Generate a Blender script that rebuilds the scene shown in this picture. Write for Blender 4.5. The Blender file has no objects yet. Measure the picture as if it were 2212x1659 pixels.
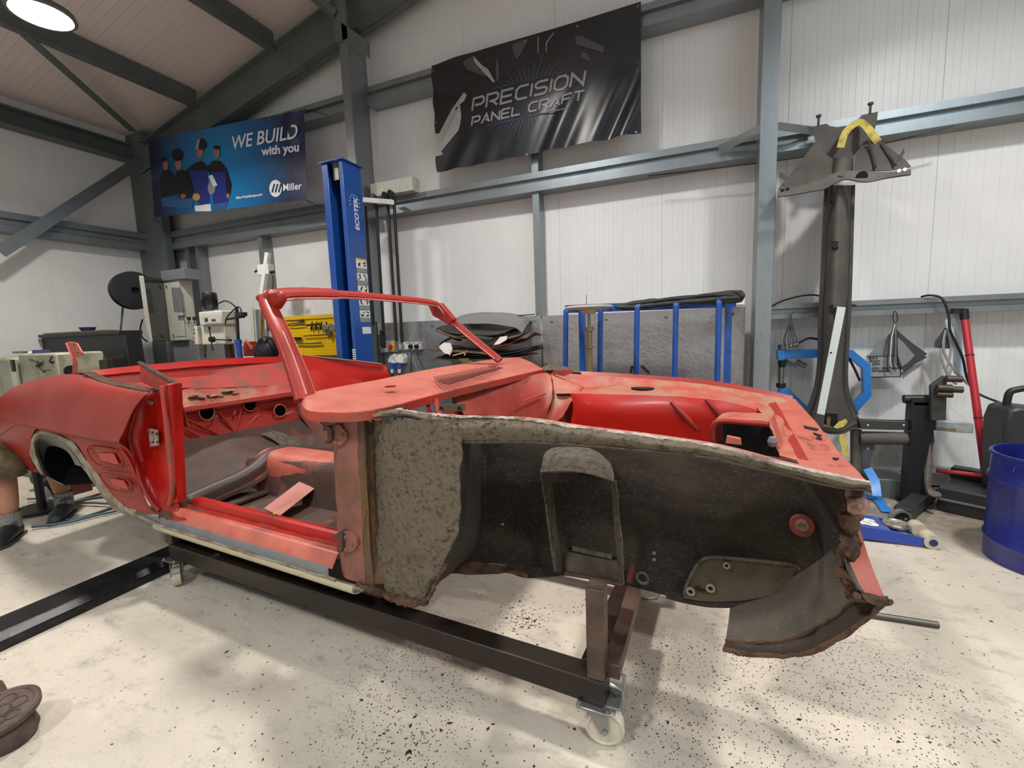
import bpy, bmesh, math, random
from mathutils import Vector, Matrix, noise
random.seed(7)
V = Vector
sc = bpy.context.scene
col = sc.collection
PI = math.pi
# ---------------------------------------------------------------- camera
F_PX, CAM_H = 971.3, 1.35
YAW, PITCH, ROLL = -0.39695, -0.12053, -0.03573
CAM = V((0, 0, CAM_H))
FW = V((math.sin(YAW)*math.cos(PITCH), math.cos(YAW)*math.cos(PITCH), math.sin(PITCH)))
_r = FW.cross(V((0, 0, 1))).normalized(); _u = _r.cross(FW)
RT = _r*math.cos(ROLL)+_u*math.sin(ROLL); UP = -_r*math.sin(ROLL)+_u*math.cos(ROLL)
cd = bpy.data.cameras.new('camera'); cam = bpy.data.objects.new('camera', cd); col.objects.link(cam)
cd.sensor_fit = 'HORIZONTAL'; cd.sensor_width = 36.0; cd.lens = 36.0*F_PX/2212.0
cd.clip_start = 0.05; cd.clip_end = 60
cam.matrix_world = Matrix(((RT.x, UP.x, -FW.x, CAM.x), (RT.y, UP.y, -FW.y, CAM.y), (RT.z, UP.z, -FW.z, CAM.z), (0, 0, 0, 1)))
sc.camera = cam
# ---------------------------------------------------------------- look
sc.view_settings.view_transform = 'Standard'; sc.view_settings.look = 'None'
sc.view_settings.gamma = 1.0; sc.view_settings.use_curve_mapping = False
sc.view_settings.exposure = 0.30
w = bpy.data.worlds.new('world'); sc.world = w; w.use_nodes = True
w.node_tree.nodes['Background'].inputs[0].default_value = (0.5, 0.55, 0.6, 1)
w.node_tree.nodes['Background'].inputs[1].default_value = 0.05
# ---------------------------------------------------------------- lamps (disc light of every high bay lamp)
LAMPS = [(-5.13, 2.33, 4.1, 1.0), (-1.6, 2.3, 4.3, 1.0), (1.9, 2.3, 4.3, 1.0),
         (-5.6, -1.9, 4.3, .5), (-1.6, -1.9, 4.3, 1.0), (2.0, -1.7, 4.3, 1.45)]
LAMP_W = 62.0
for (x, y, z, k) in LAMPS:
    ld = bpy.data.lights.new('lamp_light', 'AREA'); ld.shape = 'DISK'; ld.size = 0.30
    ld.energy = LAMP_W*k; ld.color = (1.0, 0.965, 0.925); ld.spread = math.radians(142)
    lo = bpy.data.objects.new('lamp_light', ld); col.objects.link(lo); lo.location = (x, y, z-0.012)

# ---------------------------------------------------------------- measuring helpers (photo pixel -> point on a known plane)
def ray(x, y): return FW+RT*((x-1106)/F_PX)-UP*((y-829.5)/F_PX)
def at(x, y, ax, v):
    d = ray(x, y); i = 'xyz'.index(ax); return CAM+d*((v-CAM[i])/d[i])
def W(x, y, d=4.4): return at(x, y, 'y', d)
def FL(x, y, z=0.0): return at(x, y, 'z', z)
TH = math.radians(-4.5); CO = V((-1.30, 1.30, 0))
DS = V((math.cos(TH), math.sin(TH), 0)); DL = V((-math.sin(TH), math.cos(TH), 0))
def K(s, l, z): return CO+DS*s+DL*l+V((0, 0, z))
def CP(x, y, l=None, s=None, z=None):
    d = ray(x, y); c = CAM-CO
    cc = (c.dot(DS), c.dot(DL), c.z); dd = (d.dot(DS), d.dot(DL), d.z)
    i, v = (1, l) if l is not None else ((0, s) if s is not None else (2, z))
    return CAM+d*((v-cc[i])/dd[i])
# ---------------------------------------------------------------- materials
MATS = {}
def srgb(c):
    if isinstance(c, str): c = tuple(int(c[i:i+2], 16)/255 for i in (0, 2, 4))
    return tuple((x/12.92 if x <= .04045 else ((x+.055)/1.055)**2.4) for x in c)+(1,)
class NT:
    def __init__(s, name):
        s.m = bpy.data.materials.new(name); s.m.use_nodes = True; s.t = s.m.node_tree
        s.b = s.t.nodes['Principled BSDF']; s.n = s.t.nodes; s.tc = s.n.new('ShaderNodeTexCoord')
    def L(s, a, b): s.t.links.new(a, b)
    def mapping(s, scale=(1, 1, 1), rot=(0, 0, 0), src='Object'):
        mp = s.n.new('ShaderNodeMapping'); mp.inputs['Scale'].default_value = scale; mp.inputs['Rotation'].default_value = rot
        s.L(s.tc.outputs[src], mp.inputs[0]); return mp.outputs[0]
    def noise(s, vec, scale, det=4, rough=.6, dist=0):
        n = s.n.new('ShaderNodeTexNoise'); s.L(vec, n.inputs['Vector']); n.inputs['Scale'].default_value = scale
        n.inputs['Detail'].default_value = det; n.inputs['Roughness'].default_value = rough; n.inputs['Distortion'].default_value = dist
        return n.outputs['Fac']
    def voro(s, vec, scale, feat='F1'):
        n = s.n.new('ShaderNodeTexVoronoi'); s.L(vec, n.inputs['Vector']); n.inputs['Scale'].default_value = scale; n.feature = feat
        return n.outputs['Distance']
    def ramp(s, f, lo, hi, a=0.0, b=1.0):
        n = s.n.new('ShaderNodeMapRange'); n.inputs[1].default_value = lo; n.inputs[2].default_value = hi
        n.inputs[3].default_value = a; n.inputs[4].default_value = b; s.L(f, n.inputs[0]); return n.outputs[0]
    def math(s, op, a, b):
        n = s.n.new('ShaderNodeMath'); n.operation = op
        for i, x in enumerate((a, b)):
            if isinstance(x, (int, float)): n.inputs[i].default_value = x
            else: s.L(x, n.inputs[i])
        return n.outputs[0]
    def mix(s, f, a, b):
        n = s.n.new('ShaderNodeMix'); n.data_type = 'RGBA'
        if isinstance(f, (int, float)): n.inputs[0].default_value = f
        else: s.L(f, n.inputs[0])
        for i, x in ((6, a), (7, b)):
            if isinstance(x, (tuple, str)): n.inputs[i].default_value = srgb(x) if isinstance(x, str) else x
            else: s.L(x, n.inputs[i])
        return n.outputs[2]
    def bump(s, h, strength=.3, dist=.01):
        n = s.n.new('ShaderNodeBump'); n.inputs['Strength'].default_value = strength; n.inputs['Distance'].default_value = dist
        s.L(h, n.inputs['Height']); s.L(n.outputs[0], s.b.inputs['Normal'])
def mat(name, c, rough=.5, metal=0.0, c2=None, sc2=8, lo=.5, hi=.6, c3=None, sc3=3, lo3=.55, hi3=.65, bump=0, bs=60, stretch=(1, 1, 1), coat=0, spec=.5, r2=None, bd=.01, vary=0.0):
    if name in MATS: return MATS[name]
    t = NT(name); vec = t.mapping(stretch)
    base = srgb(c)
    if vary:
        dk = tuple(x*(1-vary) for x in base[:3])+(1,)
        base = t.mix(t.ramp(t.noise(vec, 3, 5), .35, .65), base, dk)
    cur = base
    rv = None
    if c2:
        m2 = t.ramp(t.noise(vec, sc2, 8, .65), lo, hi); cur = t.mix(m2, cur, c2)
        if r2 is not None: rv = t.ramp(m2, 0, 1, rough, r2)
    if c3:
        cur = t.mix(t.ramp(t.noise(vec, sc3, 10, .7, .3), lo3, hi3), cur, c3)
    if isinstance(cur, tuple): t.b.inputs['Base Color'].default_value = cur
    else: t.L(cur, t.b.inputs['Base Color'])
    t.b.inputs['Roughness'].default_value = rough; t.b.inputs['Metallic'].default_value = metal
    if rv is not None: t.L(rv, t.b.inputs['Roughness'])
    t.b.inputs['Specular IOR Level'].default_value = spec
    t.b.inputs['Coat Weight'].default_value = coat; t.b.inputs['Coat Roughness'].default_value = .15
    if bump: t.bump(t.noise(vec, bs, 5, .7), bump, bd)
    MATS[name] = t.m; return t.m
def emis(name, c, k):
    if name in MATS: return MATS[name]
    t = NT(name); t.b.inputs['Emission Color'].default_value = srgb(c); t.b.inputs['Emission Strength'].default_value = k
    t.b.inputs['Base Color'].default_value = srgb(c); MATS[name] = t.m; return t.m
# ---------------------------------------------------------------- mesh helpers
def toproot(o):
    while o.parent: o = o.parent
    return o
def cr(p0, p1, p2, p3, t):
    return .5*((2*p1)+(p2-p0)*t+(2*p0-5*p1+4*p2-p3)*t*t+(3*p1-p0-3*p2+p3)*t*t*t)
def spline(P, n=6, closed=False):
    P = [V(p) for p in P]; out = []; N = len(P)
    if N < 3: return P
    for i in range(N if closed else N-1):
        g = lambda j: P[j % N] if closed else P[max(0, min(N-1, j))]
        for k in range(n): out.append(cr(g(i-1), g(i), g(i+1), g(i+2), k/n))
    if not closed: out.append(P[-1])
    return out
def dense(rows, nu=4, nv=4):
    R = [spline(r, nu) for r in rows]
    cols = [spline([R[j][i] for j in range(len(R))], nv) for i in range(len(R[0]))]
    return [[cols[i][j] for i in range(len(cols))] for j in range(len(cols[0]))]
class MB:
    def __init__(s): s.v = []; s.f = []
    def add(s, v, f):
        o = len(s.v); s.v += [V(p) for p in v]; s.f += [[i+o for i in q] for q in f]; return s
    def hexa(s, p):  # bottom 4 ccw, top 4
        return s.add(p, [(3, 2, 1, 0), (4, 5, 6, 7), (0, 1, 5, 4), (1, 2, 6, 5), (2, 3, 7, 6), (3, 0, 4, 7)])
    def bb(s, a, b):
        (x0, y0, z0), (x1, y1, z1) = [min(p, q) for p, q in zip(a, b)], [max(p, q) for p, q in zip(a, b)]
        return s.hexa([(x0, y0, z0), (x1, y0, z0), (x1, y1, z0), (x0, y1, z0), (x0, y0, z1), (x1, y0, z1), (x1, y1, z1), (x0, y1, z1)])
    def box(s, c, size, rz=0, m=None):
        m = m or Matrix.Rotation(rz, 3, 'Z'); c = V(c); x, y, z = [q/2 for q in size]
        return s.hexa([c+m@V(p) for p in ((-x, -y, -z), (x, -y, -z), (x, y, -z), (-x, y, -z), (-x, -y, z), (x, -y, z), (x, y, z), (-x, y, z))])
    def bar(s, a, b, w, h, up=(0, 0, 1)):
        a, b = V(a), V(b); d = (b-a).normalized(); up = V(up); sd = d.cross(up)
        if sd.length < 1e-4: sd = d.cross(V((1, 0, 0)))
        sd.normalize(); u = sd.cross(d); sd *= w/2; u *= h/2
        return s.hexa([a-sd-u, a+sd-u, b+sd-u, b-sd-u, a-sd+u, a+sd+u, b+sd+u, b-sd+u])
    def prof(s, prof, path, up=(0, 0, 1), closed=True, caps=True, scale=None):
        """sweep a 2D profile (side, up) along a path"""
        path = [V(p) for p in path]; up = V(up); n = len(prof); vs = []; fs = []
        for i, p in enumerate(path):
            d = (path[min(i+1, len(path)-1)]-path[max(i-1, 0)]).normalized()
            sd = d.cross(up)
            if sd.length < 1e-3: sd = d.cross(V((1, 0, 0)))
            sd.normalize(); u = sd.cross(d); k = scale[i] if scale else 1
            for (a, b) in prof: vs.append(p+sd*a*k+u*b*k)
        for i in range(len(path)-1):
            for j in range(n if closed else n-1):
                a = i*n+j; b = i*n+(j+1) % n; fs.append((a, b, b+n, a+n))
        if caps and closed: fs += [tuple(range(n-1, -1, -1)), tuple(range((len(path)-1)*n, len(path)*n))]
        return s.add(vs, fs)
    def tube(s, pts, r, n=10, caps=True, sm=0, closed=False):
        pts = [V(p) for p in pts]
        if sm: pts = spline(pts, sm, closed)
        R = r if isinstance(r, (list, tuple)) else None
        vs = []; fs = []; N = len(pts)
        d0 = (pts[1]-pts[0]).normalized(); nn = d0.orthogonal().normalized()
        for i, p in enumerate(pts):
            if closed: d = (pts[(i+1) % N]-pts[i-1]).normalized()
            else: d = (pts[min(i+1, N-1)]-pts[max(i-1, 0)]).normalized()
            nn = (nn-d*nn.dot(d)).normalized(); b = d.cross(nn)
            rr = (R[min(len(R)-1, int(i*len(R)/N))] if len(R) != N else R[i]) if R else r
            for k in range(n):
                a = 2*PI*k/n; vs.append(p+nn*math.cos(a)*rr+b*math.sin(a)*rr)
        for i in range(N if closed else N-1):
            i2 = (i+1) % N
            for k in range(n):
                k2 = (k+1) % n; fs.append((i*n+k, i*n+k2, i2*n+k2, i2*n+k))
        if caps and not closed: fs += [tuple(range(n-1, -1, -1)), tuple(range((N-1)*n, N*n))]
        return s.add(vs, fs)
    def cyl(s, a, b, r, r2=None, n=20): return s.tube([a, b], [r, r if r2 is None else r2], n)
    def lathe(s, prof, o=(0, 0, 0), ax=(0, 0, 1), n=24, closed=False):
        o = V(o); ax = V(ax).normalized(); e1 = ax.orthogonal().normalized(); e2 = ax.cross(e1); m = len(prof); vs = []; fs = []
        for k in range(n):
            a = 2*PI*k/n; dr = e1*math.cos(a)+e2*math.sin(a)
            for (r, z) in prof: vs.append(o+dr*max(r, 1e-5)+ax*z)
        for k in range(n):
            k2 = (k+1) % n
            for j in range(m if closed else m-1):
                j2 = (j+1) % m; fs.append((k*m+j, k2*m+j, k2*m+j2, k*m+j2))
        return s.add(vs, fs)
    def prism(s, poly, off):
        poly = [V(p) for p in poly]; off = V(off); n = len(poly)
        return s.add(poly+[p+off for p in poly], [tuple(range(n)), tuple(range(2*n-1, n-1, -1))]+[(i, n+i, n+(i+1) % n, (i+1) % n) for i in range(n)])
    def sheet(s, G, th=.003, toward=None):
        """grid of points given thickness; 'toward' side stays in place"""
        nr, nc = len(G), len(G[0]); tw = V(toward) if toward is not None else CAM; N = []
        for j in range(nr):
            row = []
            for i in range(nc):
                a = G[j][min(i+1, nc-1)]-G[j][max(i-1, 0)]; b = G[min(j+1, nr-1)][i]-G[max(j-1, 0)][i]
                q = a.cross(b); q = q.normalized() if q.length > 1e-9 else V((0, 0, 1))
                row.append(q)
            N.append(row)
        mid = N[nr//2][nc//2]; sg = -1 if mid.dot(tw-G[nr//2][nc//2]) > 0 else 1
        vs = [p for r in G for p in r]+[G[j][i]+N[j][i]*th*sg for j in range(nr) for i in range(nc)]
        o = nr*nc; fs = []
        ix = lambda j, i: j*nc+i
        for j in range(nr-1):
            for i in range(nc-1):
                q = (ix(j, i), ix(j, i+1), ix(j+1, i+1), ix(j+1, i)); fs.append(q); fs.append(tuple(o+k for k in q[::-1]))
        bd = [ix(0, i) for i in range(nc)]+[ix(j, nc-1) for j in range(1, nr)]+[ix(nr-1, i) for i in range(nc-2, -1, -1)]+[ix(j, 0) for j in range(nr-2, 0, -1)]
        for a, b in zip(bd, bd[1:]+bd[:1]): fs.append((b, a, a+o, b+o))
        return s.add(vs, fs)
    def build(s, name, m, parent=None, smooth=35, bevel=0, subd=0, rough=0, rs=20, rough2=0, rs2=90):
        vs = s.v
        if rough: vs = [p+V(noise.noise_vector(p*rs))*rough for p in vs]
        if rough2: vs = [p+V(noise.noise_vector(p*rs2))*rough2 for p in vs]
        me = bpy.data.meshes.new(name); o = bpy.data.objects.new(name, me); col.objects.link(o)
        if parent is not None:
            t = toproot(parent); inv = Matrix.LocRotScale(t.location, t.rotation_euler, None).inverted()
            vs = [inv@p for p in vs]; o.parent = parent
        else:
            x = sum(p.x for p in vs)/len(vs); y = sum(p.y for p in vs)/len(vs); z = min(p.z for p in vs)
            o.location = (x, y, z); vs = [p-V((x, y, z)) for p in vs]
        me.from_pydata([tuple(p) for p in vs], [], s.f); me.validate(); me.update()
        bm = bmesh.new(); bm.from_mesh(me); bmesh.ops.recalc_face_normals(bm, faces=bm.faces); bm.to_mesh(me); bm.free()
        me.materials.append(m)
        if smooth:
            me.polygons.foreach_set('use_smooth', [True]*len(me.polygons)); me.set_sharp_from_angle(angle=math.radians(smooth))
        if bevel:
            b = o.modifiers.new('bevel', 'BEVEL'); b.width = bevel; b.segments = 2; b.limit_method = 'ANGLE'; b.angle_limit = math.radians(40); b.harden_normals = False
        if subd: q = o.modifiers.new('subd', 'SUBSURF'); q.levels = subd; q.render_levels = subd
        return o
def tag(o, label, cat, group=None):
    o['label'] = label; o['category'] = cat
    if group: o['group'] = group
    return o
def root(name, loc, label, cat, group=None, rz=0):
    o = bpy.data.objects.new(name, None); col.objects.link(o); o.location = loc; o.rotation_euler = (0, 0, rz); o.empty_display_size = .1
    return tag(o, label, cat, group)
def struct(o): o['kind'] = 'structure'; return o
def dup(o, parent=None, shift=None):
    c = o.copy(); col.objects.link(c)
    if parent: c.parent = parent
    if shift: c.location = V(o.location)+V(shift)
    for ch in list(o.children): dup(ch, c)
    return c
def cut(o, holes):
    """cut round holes (world centre, axis, radius, half length) right through a sheet"""
    b = MB()
    for (c, ax, r, h) in holes:
        c = V(c); ax = V(ax).normalized()
        if isinstance(r, tuple): # elliptical: (vec1, vec2)
            n = 24; b.prism([c-ax*h+r[0]*math.cos(2*PI*k/n)+r[1]*math.sin(2*PI*k/n) for k in range(n)], ax*2*h)
        else: b.cyl(c-ax*h, c+ax*h, r, n=24)
    k = b.build('cutter', o.data.materials[0])
    bpy.context.view_layer.update()
    m = o.modifiers.new('cut', 'BOOLEAN'); m.operation = 'DIFFERENCE'; m.object = k; m.solver = 'EXACT'
    dg = bpy.context.evaluated_depsgraph_get(); me = bpy.data.meshes.new_from_object(o.evaluated_get(dg))
    o.modifiers.clear(); old = o.data; me.name = old.name; o.data = me
    bpy.data.objects.remove(k); return o
def text(s, m, name, parent, origin, right, up, size=1.0, width=None, shear=0, bold=0.0, depth=.002, fn=None, nrm=None, align='LEFT', cspace=1.0):
    """lettering as a thin mesh; right/up are unit vectors; height = cap height 'size'"""
    cu = bpy.data.curves.new(name, 'FONT'); cu.body = s; cu.shear = shear; cu.offset = bold; cu.space_character = cspace; cu.resolution_u = 4
    cu.align_x = align
    to = bpy.data.objects.new(name, cu); col.objects.link(to); bpy.context.view_layer.update()
    me = bpy.data.meshes.new_from_object(to.evaluated_get(bpy.context.evaluated_depsgraph_get()))
    bpy.data.objects.remove(to)
    vs = [v.co.copy() for v in me.vertices]; fs = [tuple(p.vertices) for p in me.polygons]
    k = size/.72; xs = [p.x for p in vs]; kx = k if width is None else width/max(1e-6, max(xs)-min(xs)); x0 = min(xs) if align == 'LEFT' else 0
    right, up, origin = V(right), V(up), V(origin); nr = V(nrm) if nrm is not None else right.cross(up)
    if fn: P = [fn((p.x-x0)*kx, p.y*k) for p in vs]
    else: P = [origin+right*((p.x-x0)*kx)+up*(p.y*k) for p in vs]
    b = MB(); n = len(P); b.v = P+[p+nr*depth for p in P]; b.f = [list(q) for q in fs]+[[i+n for i in q[::-1]] for q in fs]
    cnt = {}
    for q in fs:
        for a, c in zip(q, q[1:]+q[:1]): cnt[(a, c)] = 1
    for (a, c) in cnt:
        if (c, a) not in cnt: b.f.append([c, a, a+n, c+n])
    return b.build(name, m, parent, smooth=0)
# ================================================================ the room
XL, XR, YB, YF = -7.8, 6.6, 4.6, -5.0
def roofz(x): return 5.97+.222*min(x, -1.2-x-1.2+1.2) if False else 5.97+.222*x if x < -.6 else 5.97-.222*(x+1.2)
PW = mat('white_wall_panel', 'E6E5E3', .36, spec=.45, c2='DCDBDA', sc2=1.2, lo=.45, hi=.75, bump=.03, bs=300)
PC = mat('roof_panel', 'E6DAD5', .5, spec=.4)
def ribbed(b, a, d, length, z0f, z1f, nrm, pitch=.0455, g=.0022, seam=1.0, off=0.0):
    """vertical ribbed liner panel from a along unit d"""
    a, d, nrm = V(a), V(d), V(nrm); pts = [0.0]; x = 0; prof = []
    k = 0
    while x < length:
        sm = (k % 22 == int(off)); wd, dp = (.006, .006) if sm else (.003, g)
        prof += [(x, 0), (min(length, x+pitch-wd), 0), (min(length, x+pitch-wd/2), -dp if k % 2 or sm else -dp*.45)]
        x += pitch; k += 1
    prof.append((length, 0)); vs = []; n = len(prof)
    for (t, o) in prof:
        p = a+d*t+nrm*o; vs += [V((p.x, p.y, z0f(p))), V((p.x, p.y, z1f(p)))]
    b.add(vs, [(2*i, 2*i+2, 2*i+3, 2*i+1) for i in range(n-1)])
b = MB(); ribbed(b, (XL, YB, 0), (1, 0, 0), XR-XL, lambda p: 0, lambda p: roofz(p.x)+.25, (0, -1, 0), off=9)
struct(b.build('wall_back', PW, smooth=0))
b = MB(); ribbed(b, (XL, YF, 0), (0, 1, 0), YB-YF, lambda p: 0, lambda p: roofz(XL)+.3, (1, 0, 0), off=4)
struct(b.build('wall_left', PW, smooth=0))
b = MB(); b.bb((XR, YF, 0), (XR+.1, YB, 4.6)); struct(b.build('wall_right', PW, smooth=0))
b = MB(); b.prism([(XL, YF, 0), (XR, YF, 0), (XR, YF, roofz(XR)+.2), (-.6, YF, roofz(-.6)+.3), (XL, YF, roofz(XL)+.2)], (0, -.1, 0)); struct(b.build('wall_front', PW, smooth=0))
b = MB()
for xa, xb in ((XL-.1, -.6), (-.6, XR+.1)):
    n = int(abs(YB-YF)/.09)
    for i in range(n):   # shallow ribs run down the slope
        y0 = YF+i*.09; y1 = min(YB, y0+.088)
        za, zb = roofz(xa)+.12, roofz(xb)+.12
        b.add([(xa, y0, za), (xb, y0, zb), (xb, y1, zb), (xa, y1, za), (xa, y0, za+.003), (xb, y0, zb+.003)], [(0, 1, 2, 3), (0, 1, 5, 4)])
    b.add([(xa, YF-.1, za+.02), (xb, YF-.1, zb+.02), (xb, YB+.1, zb+.02), (xa, YB+.1, za+.02)], [(0, 1, 2, 3)])
struct(b.build('ceiling', PC, smooth=0))
# unseen glowing rooflight sheets, added to give cool light on the upper walls
ROOF_GLOW = emis('added_daylight_glow', 'BFE4FF', 4.6)
for (xa, xb, ya, yb) in ((2.3, 3.5, -3.5, 1.2), (-3.0, -2.0, -4.4, -1.6)):
    b = MB(); b.hexa([(xa, ya, roofz(xa)+.09), (xb, ya, roofz(xb)+.09), (xb, yb, roofz(xb)+.09), (xa, yb, roofz(xa)+.09), (xa, ya, roofz(xa)+.11), (xb, ya, roofz(xb)+.11), (xb, yb, roofz(xb)+.11), (xa, yb, roofz(xa)+.11)])
    _n = len([o for o in col.objects if o.name.startswith('added_rooflight_')])+1; struct(b.build('added_rooflight_%d' % _n, ROOF_GLOW, smooth=0))
# floor : painted concrete, stained and gritty
t = NT('painted_concrete'); vec = t.mapping((1, 1, 1), src='Object')
c = t.mix(t.ramp(t.noise(vec, .9, 6, .6), .40, .66), 'C6BCAC', 'AEA596')
c = t.mix(t.ramp(t.noise(t.mapping((1, 2.2, 1), (0, 0, .3)), 6, 8, .75), .52, .72), c, '979085')
fine = t.noise(vec, 55, 4, .8); c = t.mix(t.ramp(fine, .57, .70, 0, .55), c, '7A7266')
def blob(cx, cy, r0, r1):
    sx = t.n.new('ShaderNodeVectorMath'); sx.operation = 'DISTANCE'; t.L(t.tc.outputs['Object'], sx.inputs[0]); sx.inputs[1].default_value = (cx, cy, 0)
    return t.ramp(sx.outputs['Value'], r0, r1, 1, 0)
wide = t.ramp(t.noise(vec, 1.1, 3, .5), .40, .70, 0, 1)
specks = t.voro(t.mapping((1, 1, 1)), 26); sp = t.ramp(specks, .12, .17, 1, 0)
gate = t.ramp(t.noise(vec, 7.3, 2, .5), .50, .56)
sp = t.math('MULTIPLY', t.math('MULTIPLY', sp, gate), t.ramp(wide, 0, 1, .35, 1))
big = t.ramp(t.voro(vec, 9), .055, .075, 1, 0); big = t.math('MULTIPLY', big, t.ramp(t.noise(vec, 3.1, 2), .53, .57))
sm = t.ramp(t.voro(vec, 75), .16, .24, 1, 0)
dens = None
FC = V((0, 0, 0))
for (px, py, r0, r1) in ((1120, 1330, .03, .20), (1280, 1310, .02, .16), (1560, 1500, .1, .7), (870, 1560, .05, .45), (900, 1450, .1, .5), (1850, 1480, .1, .7)):
    p = FL(px, py); q = blob(p.x, p.y, r0, r1); dens = q if dens is None else t.math('MAXIMUM', dens, q)
smd = t.math('MULTIPLY', sm, t.ramp(t.math('ADD', dens, t.math('MULTIPLY', t.noise(vec, 5, 5, .8), .9)), .72, 1.15))
allsp = t.math('MAXIMUM', t.math('MAXIMUM', sp, big), smd)
c = t.mix(allsp, c, '2E2620')
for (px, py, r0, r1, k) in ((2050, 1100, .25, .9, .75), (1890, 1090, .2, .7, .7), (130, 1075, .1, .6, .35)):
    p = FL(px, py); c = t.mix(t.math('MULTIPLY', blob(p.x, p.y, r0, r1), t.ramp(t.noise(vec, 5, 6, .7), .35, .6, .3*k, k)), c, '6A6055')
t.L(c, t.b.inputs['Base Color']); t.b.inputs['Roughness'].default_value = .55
t.b.inputs['Specular IOR Level'].default_value = .35; t.bump(fine, .12, .004)
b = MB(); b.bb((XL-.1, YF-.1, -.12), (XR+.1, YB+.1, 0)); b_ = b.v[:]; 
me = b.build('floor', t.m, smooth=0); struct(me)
d = V(me.location); me.location = (0, 0, 0)
for v_ in me.data.vertices: v_.co += d
# ---------------- galvanised steel frame
GAL = mat('galvanised_steel', '8F9698', .38, .75, c2='979DA0', sc2=40, lo=.4, hi=.7, c3='858C90', sc3=3, lo3=.45, hi3=.7, stretch=(1, 1, .3))
GRY = mat('grey_primer_steel', '6E7674', .5, .35, c2='626A69', sc2=3, lo=.4, hi=.7)
_tn = [0]
def trim(b, m, **k):
    _tn[0] += 1; return struct(b.build('trim_%d' % _tn[0], m, smooth=20, **k))
def girt_x(x0, x1, z0, z1, yf=4.4, m=GAL):
    """Z/sigma rail along the back wall: lipped flanges, dished web"""
    h = z1-z0; d = YB-yf-.01
    P = [(0, z0+.02), (0, z0), (d, z0), (d, z0+.006), (.006, z0+.006), (.006, z0+h*.30), (.045, z0+h*.36), (.045, z0+h*.64), (.006, z0+h*.70),
         (.006, z1-.004), (d, z1-.004), (d, z1), (0, z1), (0, z0+h*.68), (.037, z0+h*.62), (.037, z0+h*.38), (0, z0+h*.32)]
    b = MB(); n = len(P); vs = [(x0, yf+a, z) for a, z in P]+[(x1, yf+a, z) for a, z in P]
    b.add(vs, [tuple(range(n)), tuple(range(2*n-1, n-1, -1))]+[(i, (i+1) % n, n+(i+1) % n, n+i) for i in range(n)]); return b
def girt_y(y0, y1, z0, z1, xf):
    h = z1-z0; P = [(0, z0), (0, z0+h*.32), (-.04, z0+h*.38), (-.04, z0+h*.62), (0, z0+h*.68), (0, z1), (XL-xf+.01, z1), (XL-xf+.01, z0)]
    b = MB(); n = len(P); vs = [(xf+a, y0, z) for a, z in P]+[(xf+a, y1, z) for a, z in P]
    b.add(vs, [tuple(range(n)), tuple(range(2*n-1, n-1, -1))]+[(i, (i+1) % n, n+(i+1) % n, n+i) for i in range(n)]); return b
XC = -3.55; XD = .47
trim(girt_x(-7.45, XC-.1, 2.70, 2.95), GAL); trim(girt_x(XC+.05, XD-.05, 2.70, 2.88), GAL); trim(girt_x(XD+.06, XR, 2.70, 2.87), GAL)
trim(girt_x(-7.45, XC-.1, 3.92, 4.10), GAL); trim(girt_x(XC+.05, XD-.05, 3.92, 4.10), GAL); trim(girt_x(XD+.06, XR, 3.92, 4.10), GAL)
trim(girt_x(XD+.06, XR, 1.36, 1.48), GAL)
trim(girt_y(YF, 4.3, 2.71, 2.95, -7.6), GAL)
# eave beam on the left wall
b = MB(); b.bb((-7.79, YF, 3.97), (-7.72, 4.4, 4.2)); b.bb((-7.72, YF, 3.97), (-7.6, 4.4, 3.985)); b.bb((-7.72, YF, 4.185), (-7.6, 4.4, 4.2)); trim(b, GRY)
# corner column (box + open flange) and its gusset
b = MB(); b.bb((-7.79, 4.3, 0), (-7.42, 4.59, 4.35)); b.bb((-7.42, 4.3, 0), (-7.2, 4.32, 4.15)); b.bb((-7.22, 4.32, 0), (-7.2, 4.42, 4.15)); trim(b, GRY, bevel=.004)
for x in (-7.0, -6.78): b = MB(); b.bb((x, 4.46, 1.5), (x+.07, 4.59, 2.7)); trim(b, GAL)
# main columns : flange towards the room, web behind
def column(x, top, w=.11):
    b = MB(); b.bb((x-w/2, 4.15, 0), (x+w/2, 4.163, top)); b.bb((x+w/2-.012, 4.163, 0), (x+w/2, 4.44, top)); b.bb((x-w/2, 4.43, 0), (x+w/2, 4.442, top))
    b.bb((x-w/2, 4.163, 0), (x-w/2+.012, 4.43, top)); trim(b, GAL, bevel=.003)
column(XC, 4.62); column(XD, 5.4, .12)
for x, z0, z1 in ((-5.42, 1.45, 2.70), (-1.53, 1.45, 2.70), (-1.53, 2.88, 3.92)):
    b = MB(); b.bb((x-.035, 4.43, z0), (x+.035, 4.44, z1)); b.bb((x+.025, 4.44, z0), (x+.035, 4.58, z1)); b.bb((x-.035, 4.44, z0), (x-.03, 4.47, z1)); trim(b, GAL)
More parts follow.
